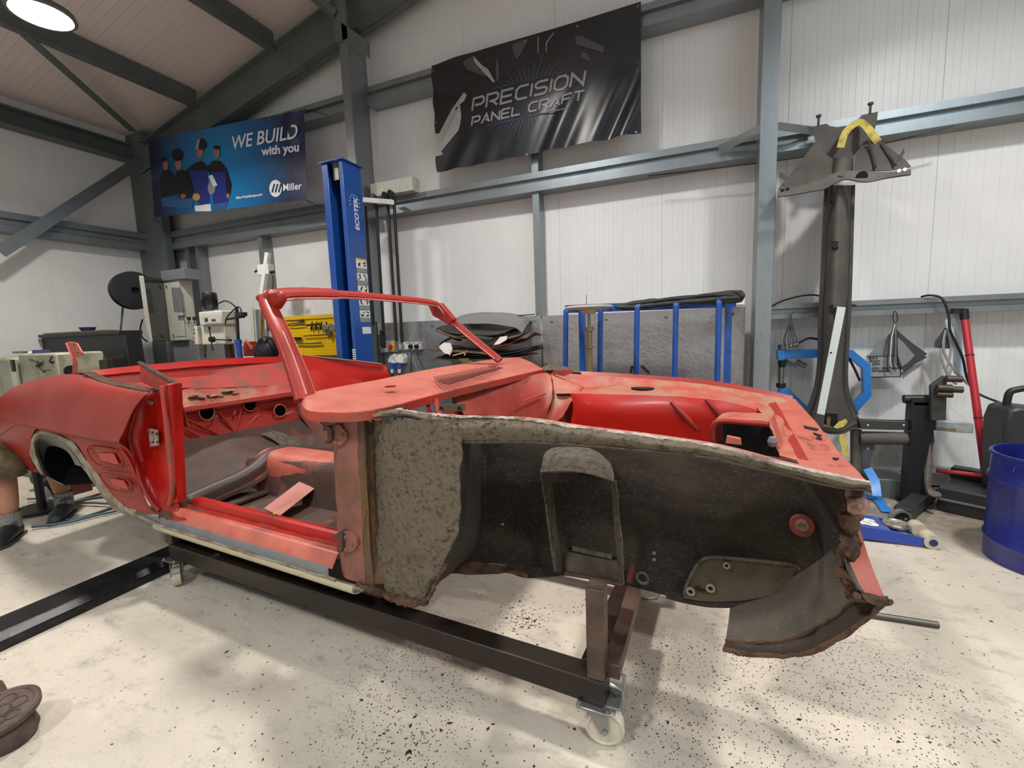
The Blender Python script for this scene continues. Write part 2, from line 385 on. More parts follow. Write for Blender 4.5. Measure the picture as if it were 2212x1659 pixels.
# rafter against the gable : web and bottom flange
def raf(x, o): return 5.857+.222*x+o
b = MB()
for xa, xb in ((-7.5, -.6),):
    b.prism([(xa, 4.38, raf(xa, 0)), (xb, 4.38, raf(xb, 0)), (xb, 4.38, raf(xb, -.42)), (xa, 4.38, raf(xa, -.42))], (0, .012, 0))
    b.prism([(xa, 4.30, raf(xa, -.42)), (xb, 4.30, raf(xb, -.42)), (xb, 4.30, raf(xb, -.405)), (xa, 4.30, raf(xa, -.405))], (0, .17, 0))
    b.prism([(xa, 4.30, raf(xa, 0)), (xb, 4.30, raf(xb, 0)), (xb, 4.30, raf(xb, .015)), (xa, 4.30, raf(xa, .015))], (0, .17, 0))
trim(b, GRY)
b = MB(); b.prism([(-.6, 4.38, raf(-.6, 0)), (6.5, 4.38, raf(-.6, 0)-1.57), (6.5, 4.38, raf(-.6, 0)-2.0), (-.6, 4.38, raf(-.6, -.42))], (0, .02, 0)); trim(b, GRY)
# knee plates on the column top
b = MB(); b.bb((XC-.07, 4.12, 4.45), (XC+.09, 4.15, 5.0)); b.prism([(XC+.02, 4.12, 4.62), (XC+.34, 4.12, 4.36), (XC+.34, 4.12, 4.2), (XC+.02, 4.12, 4.46)], (0, .03, 0)); trim(b, GRY)
# purlins
for x in (-6.29, -4.81, -3.33, -1.85, .6, 2.1, 3.6):
    zz = roofz(x)+.10; b = MB(); b.bb((x-.035, YF, zz-.22), (x+.02, 4.38, zz)); b.bb((x+.02, YF, zz-.22), (x+.06, 4.38, zz-.205)); trim(b, GRY)
# braces
b = MB(); b.bar((-7.45, 4.25, 3.92), at(0, 545, 'x', -7.45), .012, .13, up=(0, 0, 1)); trim(b, GAL)
zz = roofz(-6.29)-.1
b = MB(); b.bar((-7.4, 4.2, roofz(-7.4)-.02), (-6.29, 2.7, zz-.02), .09, .012); trim(b, GRY)
b = MB(); b.bar((XC-.05, 4.25, 4.98), (-4.81, 2.3, roofz(-4.81)-.1), .1, .05); trim(b, GRY)
b = MB(); b.bar((XC-.05, 4.12, 4.72), (-4.0, 3.6, 5.08), .07, .07); trim(b, GRY)
# fly brace straps by the right column
for q in ([W(1550, 316, 4.38), W(1645, 268, 4.15), W(1645, 285, 4.15), W(1555, 333, 4.38)], [W(1668, 262, 4.15), W(1758, 274, 4.38), W(1758, 292, 4.38), W(1668, 280, 4.15)]):
    b = MB(); b.prism(q, (0, .004, .004)); trim(b, GAL)
# left wall foot and skirting rail
b = MB(); b.bb((XD+.1, 4.40, .02), (XR, 4.59, .12)); trim(b, GAL)
# ================================================================ lamps
BLK = mat('black_plastic', '17181A', .45)
WHT = mat('white_plastic', 'E4E2DC', .4)
CREAM = mat('cream_enamel', 'C9C6B6', .4, c2='A8A391', sc2=6, lo=.6, hi=.75)
MGREY = mat('grey_enamel', '6D7073', .45, c2='5C5E60', sc2=5, lo=.55, hi=.7)
DGREY = mat('dark_grey_paint', '2B2C2E', .45, c2='3A3936', sc2=9, lo=.55, hi=.7)
STEEL = mat('bare_steel', '8E8B86', .35, .8, c2='5E5852', sc2=12, lo=.5, hi=.7)
BLUE = mat('blue_enamel', '1A4C9A', .35, coat=.3, c2='184488', sc2=4, lo=.5, hi=.7)
BRBL = mat('bright_blue_paint', '1F78C8', .4, coat=.2)
GLOW = emis('lamp_diffuser', 'FFF2DC', 14)
names = ['round high bay lamp hanging above the left end of the car', 'round high bay lamp hanging over the middle of the back bay',
         'round high bay lamp hanging over the right end of the back bay', 'round high bay lamp hanging at the left, behind the viewer',
         'round high bay lamp hanging in the middle, behind the viewer', 'round high bay lamp hanging at the right, behind the viewer']
for i, (x, y, z, k) in enumerate(LAMPS):
    r = root('high_bay_lamp', (x, y, z), names[i], 'lamp', 'round high bay lamps of the workshop')
    b = MB(); b.lathe([(.0, .12), (.10, .12), (.13, .07), (.215, .045), (.225, .01), (.20, 0.0), (.19, .02), (0, .02)], (x, y, z)); b.build('housing', GRY, r)
    b = MB(); b.lathe([(0, .004), (.195, .004), (.195, .016), (0, .016)], (x, y, z)); b.build('diffuser', GLOW, r)
    b = MB(); b.tube([(x, y, z+.12), (x, y, roofz(x)+.1)], .008, 6); b.build('hanger', STEEL, r)
# ================================================================ black banner
def thick(poly, wd, closed=False):
    """mitred stroke outline quads for a 2D polyline"""
    P = [V((p[0], p[1])) for p in poly]; n = len(P); L = []; R = []
    for i in range(n):
        a = P[i-1] if (i > 0 or closed) else None; c = P[(i+1) % n] if (i < n-1 or closed) else None
        d1 = (P[i]-a).normalized() if a is not None else (c-P[i]).normalized(); d2 = (c-P[i]).normalized() if c is not None else d1
        n1 = V((-d1.y, d1.x)); n2 = V((-d2.y, d2.x)); m = (n1+n2); m = m.normalized() if m.length > 1e-6 else n1
        k = wd/2/max(.45, m.dot(n1)); L.append(P[i]+m*k); R.append(P[i]-m*k)
    return L, R
GLY = {'P': [[(0, 0), (0, 1), (.8, 1), (1, .85), (1, .55), (.8, .4), (.22, .4)]], 'R': [[(0, 0), (0, 1), (.8, 1), (1, .85), (1, .58), (.8, .42), (.25, .42)], [(.5, .42), (1, 0)]],
       'E': [[(1, 1), (0, 1), (0, 0), (1, 0)], [(0, .5), (.92, .5)]], 'C': [[(1, 1), (.25, 1), (0, .78), (0, .22), (.25, 0), (1, 0)]], 'I': [[(0, 0), (0, 1)]],
       'S': [[(1, 1), (.2, 1), (.02, .86), (.02, .64), (.2, .5), (.8, .5), (.98, .36), (.98, .14), (.8, 0), (0, 0)]], 'O': [[(.25, 1), (0, .78), (0, .22), (.25, 0), (.75, 0), (1, .22), (1, .78), (.75, 1)]],
       'N': [[(0, 0), (0, 1), (1, 0), (1, 1)]], 'A': [[(0, 0), (.55, 1), (1, 0)], [(.5, .3), (.8, .3)]], 'L': [[(0, 1), (0, 0), (1, 0)]], 'F': [[(0, 0), (0, 1), (1, 1)], [(0, .5), (.85, .5)]],
       'T': [[(0, 1), (1.05, 1)], [(.5, 1), (.5, 0)]]}
def strokes(s, fn, width, h, m, name, parent, sw, shear=.2, gap=.30):
    tot = 0; pos = []
    for ch in s:
        w_ = .45 if ch == ' ' else (.0 if ch == 'I' else 1.0); pos.append(tot); tot += w_+gap
    tot -= gap; k = width/tot; b = MB()
    for ch, x0 in zip(s, pos):
        for pl in GLY.get(ch, []):
            cl = ch == 'O'; Q = [((x0+p[0])*k+p[1]*h*shear, p[1]*h) for p in pl]; L, R = thick(Q, sw, cl); n = len(Q)
            vs = [fn(p.x, p.y) for p in L]+[fn(p.x, p.y) for p in R]; vs2 = [p+V((0, -.002, 0)) for p in vs]
            o = 2*n; fs = []
            for i in range(n if cl else n-1):
                j = (i+1) % n; fs += [(i, j, n+j, n+i), (o+i, o+n+i, o+n+j, o+j), (i, o+i, o+j, j), (n+i, n+j, o+n+j, o+n+i)]
            b.add(vs+vs2, fs)
    return b.build(name, m, parent, smooth=0)
BD = 4.33
bx0, bx1, bz0, bz1 = -2.59, -.50, 3.03, 4.08
bl = V((bx0, BD, bz0))
def ban(px, py, o=.004, d=BD):
    p = W(px, py, d); return p+V((0, wav(p.x, p.z)-o, 0))
def wav(x, z):
    u = (x-bx0)/(bx1-bx0); v = (z-bz0)/(bz1-bz0)
    a = .006*math.sin(u*7+v*3)
    c = max(0, 1-((u-1)**2*2.5+(v-0)**2*3.0)); a += c*.02*math.sin((u*1.0+(1-v)*.35)*38+v*3)+c*.010*math.sin(u*60-v*14)
    c = max(0, 1-((u)**2*7+(v)**2*5)); a += c*.018*math.sin((u*1.2-v*.4)*34)
    c = max(0, 1-((u)**2*9+(v-.8)**2*5)); a += c*.015*math.sin((u*.9+v*1.1)*24)
    return a
r = root('banner', (bx0, BD, bz0), 'black vinyl banner reading PRECISION PANEL CRAFT, hung high on the back wall', 'banner')
VIN = mat('black_vinyl', '15161A', .33, spec=.55, c2='24252B', sc2=2.2, lo=.48, hi=.72)
b = MB(); N1, N2 = 150, 60; G = []
for j in range(N2+1):
    row = []
    for i in range(N1+1):
        x = bx0+(bx1-bx0)*i/N1; z = bz0+(bz1-bz0)*j/N2; row.append(V((x, BD+wav(x, z), z)))
    G.append(row)
b.sheet(G, .002); b.build('vinyl', VIN, r, smooth=80)
PR = mat('banner_print_silver', '9A979B', .4); PB = mat('banner_print_blue', '2E3C66', .4); PG = mat('banner_print_grey', '4A484C', .35); PL = mat('banner_print_pale', 'A5A29E', .4, c2='8D8A88', sc2=3, lo=.4, hi=.7); PLN = mat('banner_print_line', '7C80A4', .4)
c3 = lambda x, y: (900+x*.2411, x and y*.2411 or y*.2411)
def line_text(s, p0, p1, hpx, sw, nm):
    a = W(p0[0], p0[1], BD); c = W(p1[0], p1[1], BD); e = (c-a); wd = e.length; e.normalize(); up = V((-e.z, 0, e.x))
    if up.z < 0: up = -up
    def f(x, y):
        p = a+e*x+up*y; return p+V((0, wav(p.x, p.z)-.005, 0))
    top = W(p0[0]+2, p0[1]-hpx, BD); h = (top-a).dot(up)
    strokes(s, f, wd-h*.18, h, PR, nm, r, sw)
line_text('PRECISION', c3(500, 995), c3(1512, 752), 26, .021, 'lettering')
line_text('PANEL CRAFT', c3(495, 1128), c3(1500, 893), 18, .017, 'lettering')
def poly_print(pts, m, nm, cv=c3, o=.0035, d=BD, par=r, bf=ban):
    b = MB(); P = [bf(*cv(x, y), o) for x, y in pts]; b.prism(P, (0, -.0012, 0)); return b.build(nm, m, par, smooth=0)
poly_print([(450, 850), (425, 905), (390, 935), (400, 1040), (390, 1110), (370, 1170), (225, 1360), (240, 1385), (175, 1410), (165, 1195), (200, 1195), (240, 1120), (320, 980), (400, 860), (425, 825)], PL, 'printed_shape')
poly_print([(420, 560), (510, 510), (600, 600), (620, 690), (440, 620)], PG, 'printed_shape'); poly_print([(515, 505), (590, 590), (640, 620), (705, 735), (690, 745), (520, 560)], PR, 'printed_shape')
poly_print([(1420, 320), (1480, 325), (1685, 420), (1670, 470), (1430, 400)], PG, 'printed_shape'); poly_print([(1480, 465), (1530, 480), (1555, 550), (1470, 510)], PG, 'printed_shape')
poly_print([(860, 400), (960, 360), (1000, 355), (940, 480), (900, 540), (870, 480)], PG, 'printed_shape'); poly_print([(715, 520), (735, 545), (745, 700), (715, 740)], PG, 'printed_shape')
for seg in (((680, 800), (1330, 640)), ((640, 1125), (1360, 975))):
    (a, c), (d, e) = seg; poly_print([(a, c-4), (d, e-4), (d, e+5), (a, c+5)], PB, 'printed_line')
b = MB(); cxx, cyy = 1010, 900
for k in range(46):
    a = -PI*.93+PI*.86*k/22 if k < 23 else PI*.07+PI*.86*(k-23)/22
    r0 = 215 if k < 23 else 170; r1 = r0+random.uniform(60, 210); q0 = r0*(1+abs(math.cos(a))*.5)
    p = [(cxx+math.cos(a)*q0*1.05, cyy+math.sin(a)*q0*.8-math.cos(a)*q0*.24), (cxx+math.cos(a)*r1*1.3, cyy+math.sin(a)*r1-math.cos(a)*r1*.3)]
    (a0, a1) = p; P = [ban(*c3(a0[0]-1.6, a0[1])), ban(*c3(a0[0]+1.6, a0[1])), ban(*c3(a1[0]+.6, a1[1])), ban(*c3(a1[0]-.6, a1[1]))]
    b.prism(P, (0, -.001, 0))
b.build('printed_sunburst', PLN, r, smooth=0)
for seg in ([(1085, 330), (1085, 480), (1092, 480), (1092, 325)], [(1225, 290), (1160, 380), (1158, 465), (1165, 465), (1168, 384), (1232, 292)]): poly_print(seg, PR, 'printed_line')
for (x, y) in ((975, 375), (1985, 62), (1980, 630), (1965, 1180), (990, 1385), (190, 1540), (150, 640), (175, 1095), (1440, 235)):
    p = ban(*c3(x, y), .002); b = MB(); b.lathe([(.004, 0), (.010, 0), (.010, .004), (.004, .004)], p, (0, -1, 0), 12, closed=True); b.build('eyelet', STEEL, r)
# ================================================================ blue banner
BE = 4.10
def bw(px, py, o=.004):
    p = W(px, py, BE); return p+V((0, .006*math.sin(p.x*5+p.z*3)-o, 0))
c2f = lambda x, y: (300+x*.2441, 220+y*.2441)
cor = [W(334, 470, BE), W(661, 432, BE), W(657, 236, BE), W(319, 302, BE)]
r = root('banner', cor[0], 'blue vinyl banner with four printed welders reading WE BUILD with you, hung by the corner', 'banner')
t = NT('blue_banner_print'); dn = t.n.new('ShaderNodeVectorMath'); dn.operation = 'DISTANCE'; t.L(t.tc.outputs['Object'], dn.inputs[0])
g0 = W(300+700*.2441, 220+640*.2441, BE)-cor[0]; dn.inputs[1].default_value = g0
cc = t.mix(t.ramp(dn.outputs['Value'], .1, 1.25), '1480C0', '141C3E'); cc = t.mix(t.ramp(t.noise(t.mapping((1, 1, 2.2), (0, .6, 0)), 3, 3), .5, .75, 0, .35), cc, '2A5FA8')
t.L(cc, t.b.inputs['Base Color']); t.b.inputs['Roughness'].default_value = .38
b = MB(); G = []
for j in range(31):
    row = []
    for i in range(71):
        u, v = i/70, j/30; p = (cor[0]*(1-u)+cor[1]*u)*(1-v)+(cor[3]*(1-u)+cor[2]*u)*v
        c = max(0, 1-((u-1)**2*20+(v-1)**2*4)); row.append(V((p.x, BE+.006*math.sin(p.x*5+p.z*3)+c*.012*math.sin(u*60), p.z)))
    G.append(row)
b.sheet(G, .002); b.build('vinyl', t.m, r, smooth=80)
for (u0, u1) in ((cor[2], V((cor[2].x+.05, 4.40, cor[2].z+.05))), (cor[3], V((-7.25, 4.31, cor[3].z+.02))), (cor[0], V((-7.25, 4.31, cor[0].z))), (cor[1], V((cor[1].x+.03, 4.40, cor[1].z-.05)))):
    b = MB(); b.tube([u0, u1], .004, 6); b.build('tie_cord', BLK, r)
WL = mat('banner_white_print', 'D8DCE2', .4); SK = mat('printed_skin', '9A6A58', .45); JK = mat('printed_dark_jacket', '15151E', .4); JB = mat('printed_blue_jacket', '24307E', .4)
JN = mat('printed_jeans', '2F5A8C', .4); YG = mat('printed_yellow', 'B8903A', .4); HG = mat('printed_grey', '8A8C90', .4)
pp = lambda pts, m, nm, par, o=.004: poly_print(pts, m, nm, c2f, o, BE, par, bw)
def ell(cx, cy, rx, ry, n=18): return [(cx+rx*math.cos(2*PI*k/n), cy+ry*math.sin(2*PI*k/n)) for k in range(n)]
figs = [[(JK, [(215, 600), (265, 600), (330, 655), (345, 760), (310, 840), (200, 850), (180, 700)], .004), (JN, [(200, 850), (325, 830), (330, 930), (208, 930)], .004), (SK, ell(240, 560, 24, 48), .0055), (JK, ell(226, 512, 24, 20), .0068)],
        [(JK, [(335, 625), (400, 600), (455, 650), (492, 800), (470, 850), (380, 862), (320, 800)], .006), (JN, [(318, 870), (440, 850), (490, 870), (480, 940), (330, 940)], .005), (SK, ell(360, 560, 30, 42), .0074), (JK, ell(350, 472, 50, 56), .0086), (SK, ell(398, 836, 24, 20), .0080)],
        [(JB, [(455, 590), (605, 590), (636, 890), (545, 918), (490, 800)], .006), (JK, [(500, 545), (560, 520), (600, 555), (608, 608), (450, 610), (500, 800), (470, 800), (418, 615)], .0074), (SK, ell(545, 450, 27, 46), .0086), (JK, ell(560, 375, 42, 50), .0098), (HG, [(505, 420), (525, 330), (545, 335), (528, 425)], .0110), (YG, ell(520, 845, 34, 32), .0090), (WL, [(500, 922), (640, 905), (648, 970), (505, 970)], .0050)],
        [(JB, [(615, 600), (770, 600), (790, 880), (665, 905), (648, 700)], .006), (JK, [(597, 585), (660, 520), (722, 522), (775, 590), (820, 730), (808, 825), (778, 812), (765, 615), (620, 625)], .0074), (SK, ell(692, 452, 26, 48), .0086), (JK, ell(692, 405, 32, 18), .0098), (HG, ell(650, 760, 32, 62), .0086), (WL, [(622, 660), (655, 645), (700, 740), (668, 755)], .0098), (SK, ell(792, 832, 15, 22), .0086), (JN, [(660, 905), (790, 885), (765, 945), (665, 945)], .005)]]
for fg in figs:
    base = None
    for m, pts, o in fg:
        q = pp(pts, m, 'printed_worker' if base is None else 'print', base or r, o)
        base = base or q
def bt(s, p0, p1, top, nm, m=WL, sh=0, bold=.02):
    a = W(*c2f(*p0), BE); c = W(*c2f(*p1), BE); e = c-a; wd = e.length; e.normalize(); up = V((-e.z, 0, e.x)); h = (W(*c2f(*top), BE)-a).dot(up)
    text(s, m, nm, r, None or a, e, up, size=h, width=wd, shear=sh, bold=bold, depth=.001, nrm=(0, -1, 0), fn=lambda x, y: (lambda p: p+V((0, .006*math.sin(p.x*5+p.z*3)-.006, 0)))(a+e*x+up*y))
bt('WE BUILD', (838, 424), (1410, 316), (840, 305), 'lettering', sh=.2, bold=.012); bt('with you', (1092, 478), (1418, 434), (1092, 402), 'lettering', bold=.035)
bt('Miller', (1285, 790), (1446, 772), (1285, 728), 'lettering', bold=.02); bt('MillerWeldsEurope.com', (860, 862), (1098, 830), (860, 838), 'lettering', bold=.02)
q = pp(ell(1216, 768, 55, 76), WL, 'round_logo', r); NV = mat('printed_navy', '151B38', .4)
for k in range(3): x = 1180+k*29; pp([(x, 805), (x+14, 803), (x+34, 728), (x+20, 730)], NV, 'logo_bar', q, .006)
for (x, y) in ((120, 685), (145, 1018), (400, 1000), (665, 975), (938, 936), (1228, 900), (1155, 148), (853, 220), (567, 278), (316, 322), (1455, 70)):
    p = bw(*c2f(x, y), .001); b = MB(); b.lathe([(.005, 0), (.012, 0), (.012, .004), (.005, .004)], p, (0, -1, 0), 10, closed=True); b.build('eyelet', STEEL, r)
# ================================================================ lift post
x0, x1, y0, y1, zt = -3.46, -3.20, 3.60, 3.86, 3.03
r = root('vehicle_lift_post', (-3.33, 3.73, 0), 'tall blue vehicle lift post standing by the back wall, open channel facing the room', 'lift post')
b = MB(); b.prism([(x0, y0, 0), (x0+.075, y0, 0), (x0+.075, y0+.012, 0), (x0+.012, y0+.012, 0), (x0+.012, y1-.012, 0), (x1-.012, y1-.012, 0), (x1-.012, y0+.012, 0), (x1-.045, y0+.012, 0), (x1-.045, y0, 0), (x1, y0, 0), (x1, y1, 0), (x0, y1, 0)], (0, 0, zt)); b.build('post', BLUE, r, bevel=.004)
b = MB(); b.bb((x0-.02, y0-.02, zt), (x1+.02, y1+.02, zt+.012)); b.build('top_plate', BLUE, r, bevel=.002)
b = MB(); b.bb((x0-.12, y0-.12, 0), (x1+.12, y1+.1, .02)); b.build('base_plate', BLUE, r)
b = MB(); b.bb((x0+.02, y0+.05, .3), (x1-.02, y1-.03, .95)); b.build('carriage', BLUE, r)
b = MB(); b.bb((-3.36, y0+.04, zt-.16), (-3.28, y0+.05, zt)); b.bb((-3.36, y0+.04, zt-.16), (-3.355, y0+.14, zt)); b.bb((-3.285, y0+.04, zt-.16), (-3.28, y0+.14, zt)); b.build('screw_bracket', STEEL, r)
b = MB(); b.cyl((-3.32, y0+.12, .2), (-3.32, y0+.12, zt-.02), .02); b.build('lift_screw', BLK, r)
b = MB()
for k in range(9): b.bb((-3.25, y0-.004, 1.02+k*.022), (-3.21, y0+.03, 1.032+k*.022))
b.build('cable_chain', WHT, r)
sx = x1+.002
def side(s, y, z, h, wd, bold=0, m=WL, sh=0): return text(s, m, 'lettering', r, (sx, y, z), (0, 0, 1), (0, -1, 0), size=h, width=wd, bold=bold, depth=.001, nrm=(1, 0, 0), shear=sh)
side('ECOTEK', 3.775, 2.40, .055, .32, .03, sh=.1)
b = MB()
for k in range(9):
    a = PI*(.0+k/8)*1.25-.4; p = V((sx, 3.735-.075*math.sin(a+.4)*0+.07*math.cos(a)*-1, 2.66+.075*math.sin(a))); b.bb(p+V((0, -.005, -.005)), p+V((.001, .005, .005)))
b.build('printed_stars', WL, r)
LBL = mat('label_white', 'DADAD6', .5); YEL = mat('label_yellow', 'E0B030', .5); LG = mat('label_grey', '7F8C90', .5)
for k in range(5):
    z = 2.10-k*.125
    b = MB(); b.bb((sx, 3.69, z-.075), (sx+.001, 3.845, z)); q = b.build('warning_label', LBL, r)
    b = MB(); b.bb((sx, 3.69, z-.12), (sx+.001, 3.845, z-.078)); b.build('label_text_block', LG, q)
    b = MB(); rr = random.Random(k)
    for c_ in (3.73, 3.805):
        for j in range(5): u = rr.uniform(-.02, .02); w2 = rr.uniform(-.025, .025); b.bb((sx+.001, c_+u-.009, z-.038+w2-.007), (sx+.002, c_+u+.009, z-.038+w2+.007))
    b.build('pictogram', BLK, q)
b = MB(); b.bb((sx, 3.69, 2.10), (sx+.001, 3.845, 2.12)); b.build('label_heading', YEL, r)
b = MB(); b.bb((sx, 3.71, 1.36), (sx+.001, 3.84, 1.43)); b.build('rating_label', LBL, r)
# ================================================================ the stripped car body (s forward, l away from the viewer, z up)
RED = mat('faded_red_paint', '962A20', .42, coat=.06, spec=.35, c2='86221A', sc2=2.2, lo=.42, hi=.7, c3='A8564C', sc3=3.2, lo3=.60, hi3=.85, r2=.5)
RED2 = mat('bright_red_paint', 'B0160C', .35, coat=.15, c2='981109', sc2=3, lo=.45, hi=.7)
REDD = mat('dirty_red_paint', 'B83A30', .5, c2='7E4A3C', sc2=5, lo=.46, hi=.62, c3='6A5240', sc3=9, lo3=.56, hi3=.68, bump=.15, bs=60)
PINK = mat('chalky_red_paint', 'B2604F', .5, c2='A44A3E', sc2=5, lo=.46, hi=.66, c3='8A5A46', sc3=11, lo3=.66, hi3=.76, coat=.08)
t = NT('dusty_red_paint'); vec = t.mapping()   # red paint with loose dirt lying on whatever faces up
gm = t.n.new('ShaderNodeNewGeometry'); sp_ = t.n.new('ShaderNodeSeparateXYZ'); t.L(gm.outputs['Normal'], sp_.inputs[0])
upf = t.ramp(sp_.outputs['Z'], .35, .8); nn = t.noise(vec, 7, 8, .7)
rc = t.mix(t.ramp(t.noise(vec, 2.5, 6), .45, .65), 'B24A3E', '9A3026'); rc = t.mix(t.ramp(nn, .55, .70, 0, .8), rc, '6E4034')
rc = t.mix(t.math('MULTIPLY', upf, t.ramp(nn, .40, .58)), rc, 'A0745C'); t.L(rc, t.b.inputs['Base Color']); t.b.inputs['Roughness'].default_value = .55; t.bump(t.noise(vec, 90, 4, .7), .2, .004)
DUST = t.m
DIRT = mat('caked_dirt', '7A6E5C', .9, c2='453A2C', sc2=55, lo=.50, hi=.66, c3='5C4A36', sc3=5, lo3=.52, hi3=.75, bump=1.0, bs=45, bd=.03)
RUST = mat('rusty_edge', '5E4330', .85, c2='3A261C', sc2=20, lo=.45, hi=.6, c3='7A5A30', sc3=10, lo3=.6, hi3=.7, bump=.9, bs=50, bd=.015)
UND = mat('black_underseal', '352E29', .7, c2='5E5044', sc2=2.0, lo=.42, hi=.66, c3='6E6254', sc3=70, lo3=.54, hi3=.68, bump=1.0, bs=70, bd=.02, stretch=(1, 1, 1.8), spec=.35)
UNDL = mat('dusty_underseal', '5C5446', .85, c2='3C342A', sc2=40, lo=.45, hi=.62, bump=.8, bs=60, bd=.012)
FLR = mat('grimy_floor_pan', '4E342C', .65, c2='3E3228', sc2=9, lo=.42, hi=.6, c3='7E443C', sc3=2.6, lo3=.54, hi3=.62, bump=.5, bs=50)
FLB = mat('grimy_brown_beam', '482E2A', .5, c2='3C2C24', sc2=5, lo=.45, hi=.6)
FIL = mat('grey_filler', '77787A', .6, c2='6A6C70', sc2=6, lo=.5, hi=.65)
LIP = mat('scraped_metal_lip', '9A9282', .6, .1, c2='7C6A4E', sc2=9, lo=.44, hi=.58, c3='BDBAB0', sc3=12, lo3=.58, hi3=.66, bump=.4, bs=60)
PALE = mat('pale_undercoat', 'B9AF92', .55, c2='A89E84', sc2=4, lo=.5, hi=.65)
TORN = mat('torn_white_paint_edge', 'B4A89E', .7, c2='6E5A48', sc2=14, lo=.42, hi=.58, c3='B06A60', sc3=9, lo3=.62, hi3=.7, bump=.6)
PIN = mat('pinkish_primer', '8A544A', .6, c2='6A4A3A', sc2=6, lo=.46, hi=.62, c3='6E4A26', sc3=8, lo3=.58, hi3=.7, bump=.3)
SHADE = mat('cavity_shade_black', '0A0908', .9)  # near-black colour puts the shade into holes and cavities
car = root('car_body', K(-.7, .83, .0), 'stripped red convertible car body shell with rusty cut-open front wing, on a steel dolly', 'car', rz=TH)
def G4(rows, nu=4, nv=4): return dense(rows, nu, nv)
def cp(rows): return [[CP(x, y, l=l) for (x, y, l) in r] for r in rows]
def sheet(name, m, rows, nu=4, nv=4, th=.004, par=None, **k):
    b = MB(); b.sheet(G4(rows, nu, nv), th); return b.build(name, m, par or car, **k)
def flat(rows): return rows
# ---- near rear quarter
qp = sheet('rear_quarter_panel', RED, cp([
    [(-6, 862, .0), (40, 832, .05), (95, 816, .08), (160, 808, .09), (215, 821, .07), (280, 836, .04), (330, 845, .01)],
    [(-7, 880, -.03), (38, 848, -.0), (95, 838, -.0), (160, 833, -.01), (218, 842, -.01), (276, 852, -.02), (310, 856, -.03)],
    [(-7, 905, -.05), (36, 880, -.05), (95, 878, -.06), (155, 880, -.06), (215, 885, -.06), (266, 890, -.06), (286, 888, -.06)],
    [(-5, 925, -.05), (36, 905, -.07), (90, 910, -.08), (142, 918, -.09), (195, 926, -.09), (242, 932, -.09), (266, 933, -.09)],
    [(-3, 940, -.045), (36, 917, -.07), (80, 922, -.085), (126, 932, -.09), (182, 943, -.095), (236, 951, -.095), (257, 952, -.095)],
    [(-3, 946, -.04), (34, 921, -.055), (76, 927, -.065), (126, 937, -.07), (182, 948, -.07), (238, 958, -.07), (262, 960, -.06)]]), 5, 4, subd=0, smooth=60)
sheet('wing_tail_end', RED, cp([[(-3, 943, -.04), (20, 920, -.055), (45, 917, -.065), (76, 926, -.07)], [(4, 962, -.04), (25, 955, -.05), (45, 955, -.055), (66, 950, -.055)],
    [(17, 985, -.02), (33, 985, -.035), (50, 983, -.045), (66, 980, -.05)], [(40, 1003, .0), (50, 1002, -.01), (60, 1003, -.02), (70, 1003, -.03)], [(64, 1017, .0), (69, 1018, .0), (75, 1019, 0), (82, 1021, -.0)]]), 4, 4, smooth=60)
sheet('lower_quarter_panel', RED, cp([
    [(124, 934, -.07), (180, 945, -.07), (236, 957, -.07), (262, 960, -.06)], [(163, 957, -.05), (205, 965, -.045), (250, 974, -.04), (286, 985, -.03)],
    [(190, 998, -.03), (225, 1003, -.03), (262, 1010, -.03), (291, 1022, -.02)], [(214, 1030, -.02), (245, 1038, -.02), (276, 1048, -.02), (306, 1062, -.01)],
    [(236, 1060, -.015), (266, 1075, -.01), (296, 1087, -.01), (322, 1097, 0)], [(262, 1088, -.01), (290, 1101, -.01), (318, 1108, 0), (346, 1113, .0)]]), 4, 4, smooth=60)
for nm, q in (('vent_recess', [(190, 966), (252, 974), (263, 1011), (207, 1001)]), ('vent_recess', [(216, 1022), (272, 1034), (283, 1063), (238, 1055)])):
    P = [CP(x, y, l=-.052) for x, y in q]; b = MB(); b.tube(spline(P, 4, True), .0045, 6, closed=True); b.build(nm, RED, car, smooth=60)
    q2 = [(q[0][0]*.72+q[2][0]*.28, q[0][1]*.72+q[2][1]*.28), (q[1][0]*.85+q[3][0]*.15, q[1][1]*.8+q[3][1]*.2), (q[2][0]*.92+q[0][0]*.08, q[2][1]*.86+q[0][1]*.14), (q[3][0]*.75+q[1][0]*.25, q[3][1]*.8+q[1][1]*.2)]
    b = MB(); b.prism([CP(x, y, l=-.046) for x, y in q2], DL*.004); b.build('vent_blanking_plate', RED2, car, smooth=0)
outer = [(86, 1024), (68, 992), (62, 958), (68, 936), (84, 926), (104, 928), (130, 937), (158, 955), (181, 986), (207, 1020), (231, 1052), (262, 1087), (300, 1110), (345, 1131)]
inner = [(104, 1030), (86, 990), (80, 962), (84, 948), (94, 942), (108, 943), (126, 951), (145, 966), (166, 994), (192, 1030), (216, 1064), (243, 1098), (290, 1120), (341, 1137)]
sheet('wheel_arch_lip', LIP, [[CP(x, y, l=-.055+.004*i) for i, (x, y) in enumerate(outer)], [CP((x+u)/2, (y+v)/2, l=-.068+.004*i) for i, ((x, y), (u, v)) in enumerate(zip(outer, inner))], [CP(x, y, l=-.04+.0035*i) for i, (x, y) in enumerate(inner)]], 5, 4, smooth=60, rough=.004, rs=30)
hole = [(138, 1047), (114, 1036), (99, 1008), (96, 985), (101, 968), (110, 963), (124, 965), (140, 972), (152, 984), (162, 1004)]
ring = [(104, 1030), (92, 1005), (82, 975), (82, 950), (94, 942), (108, 943), (126, 951), (145, 966), (158, 983), (176, 1008)]
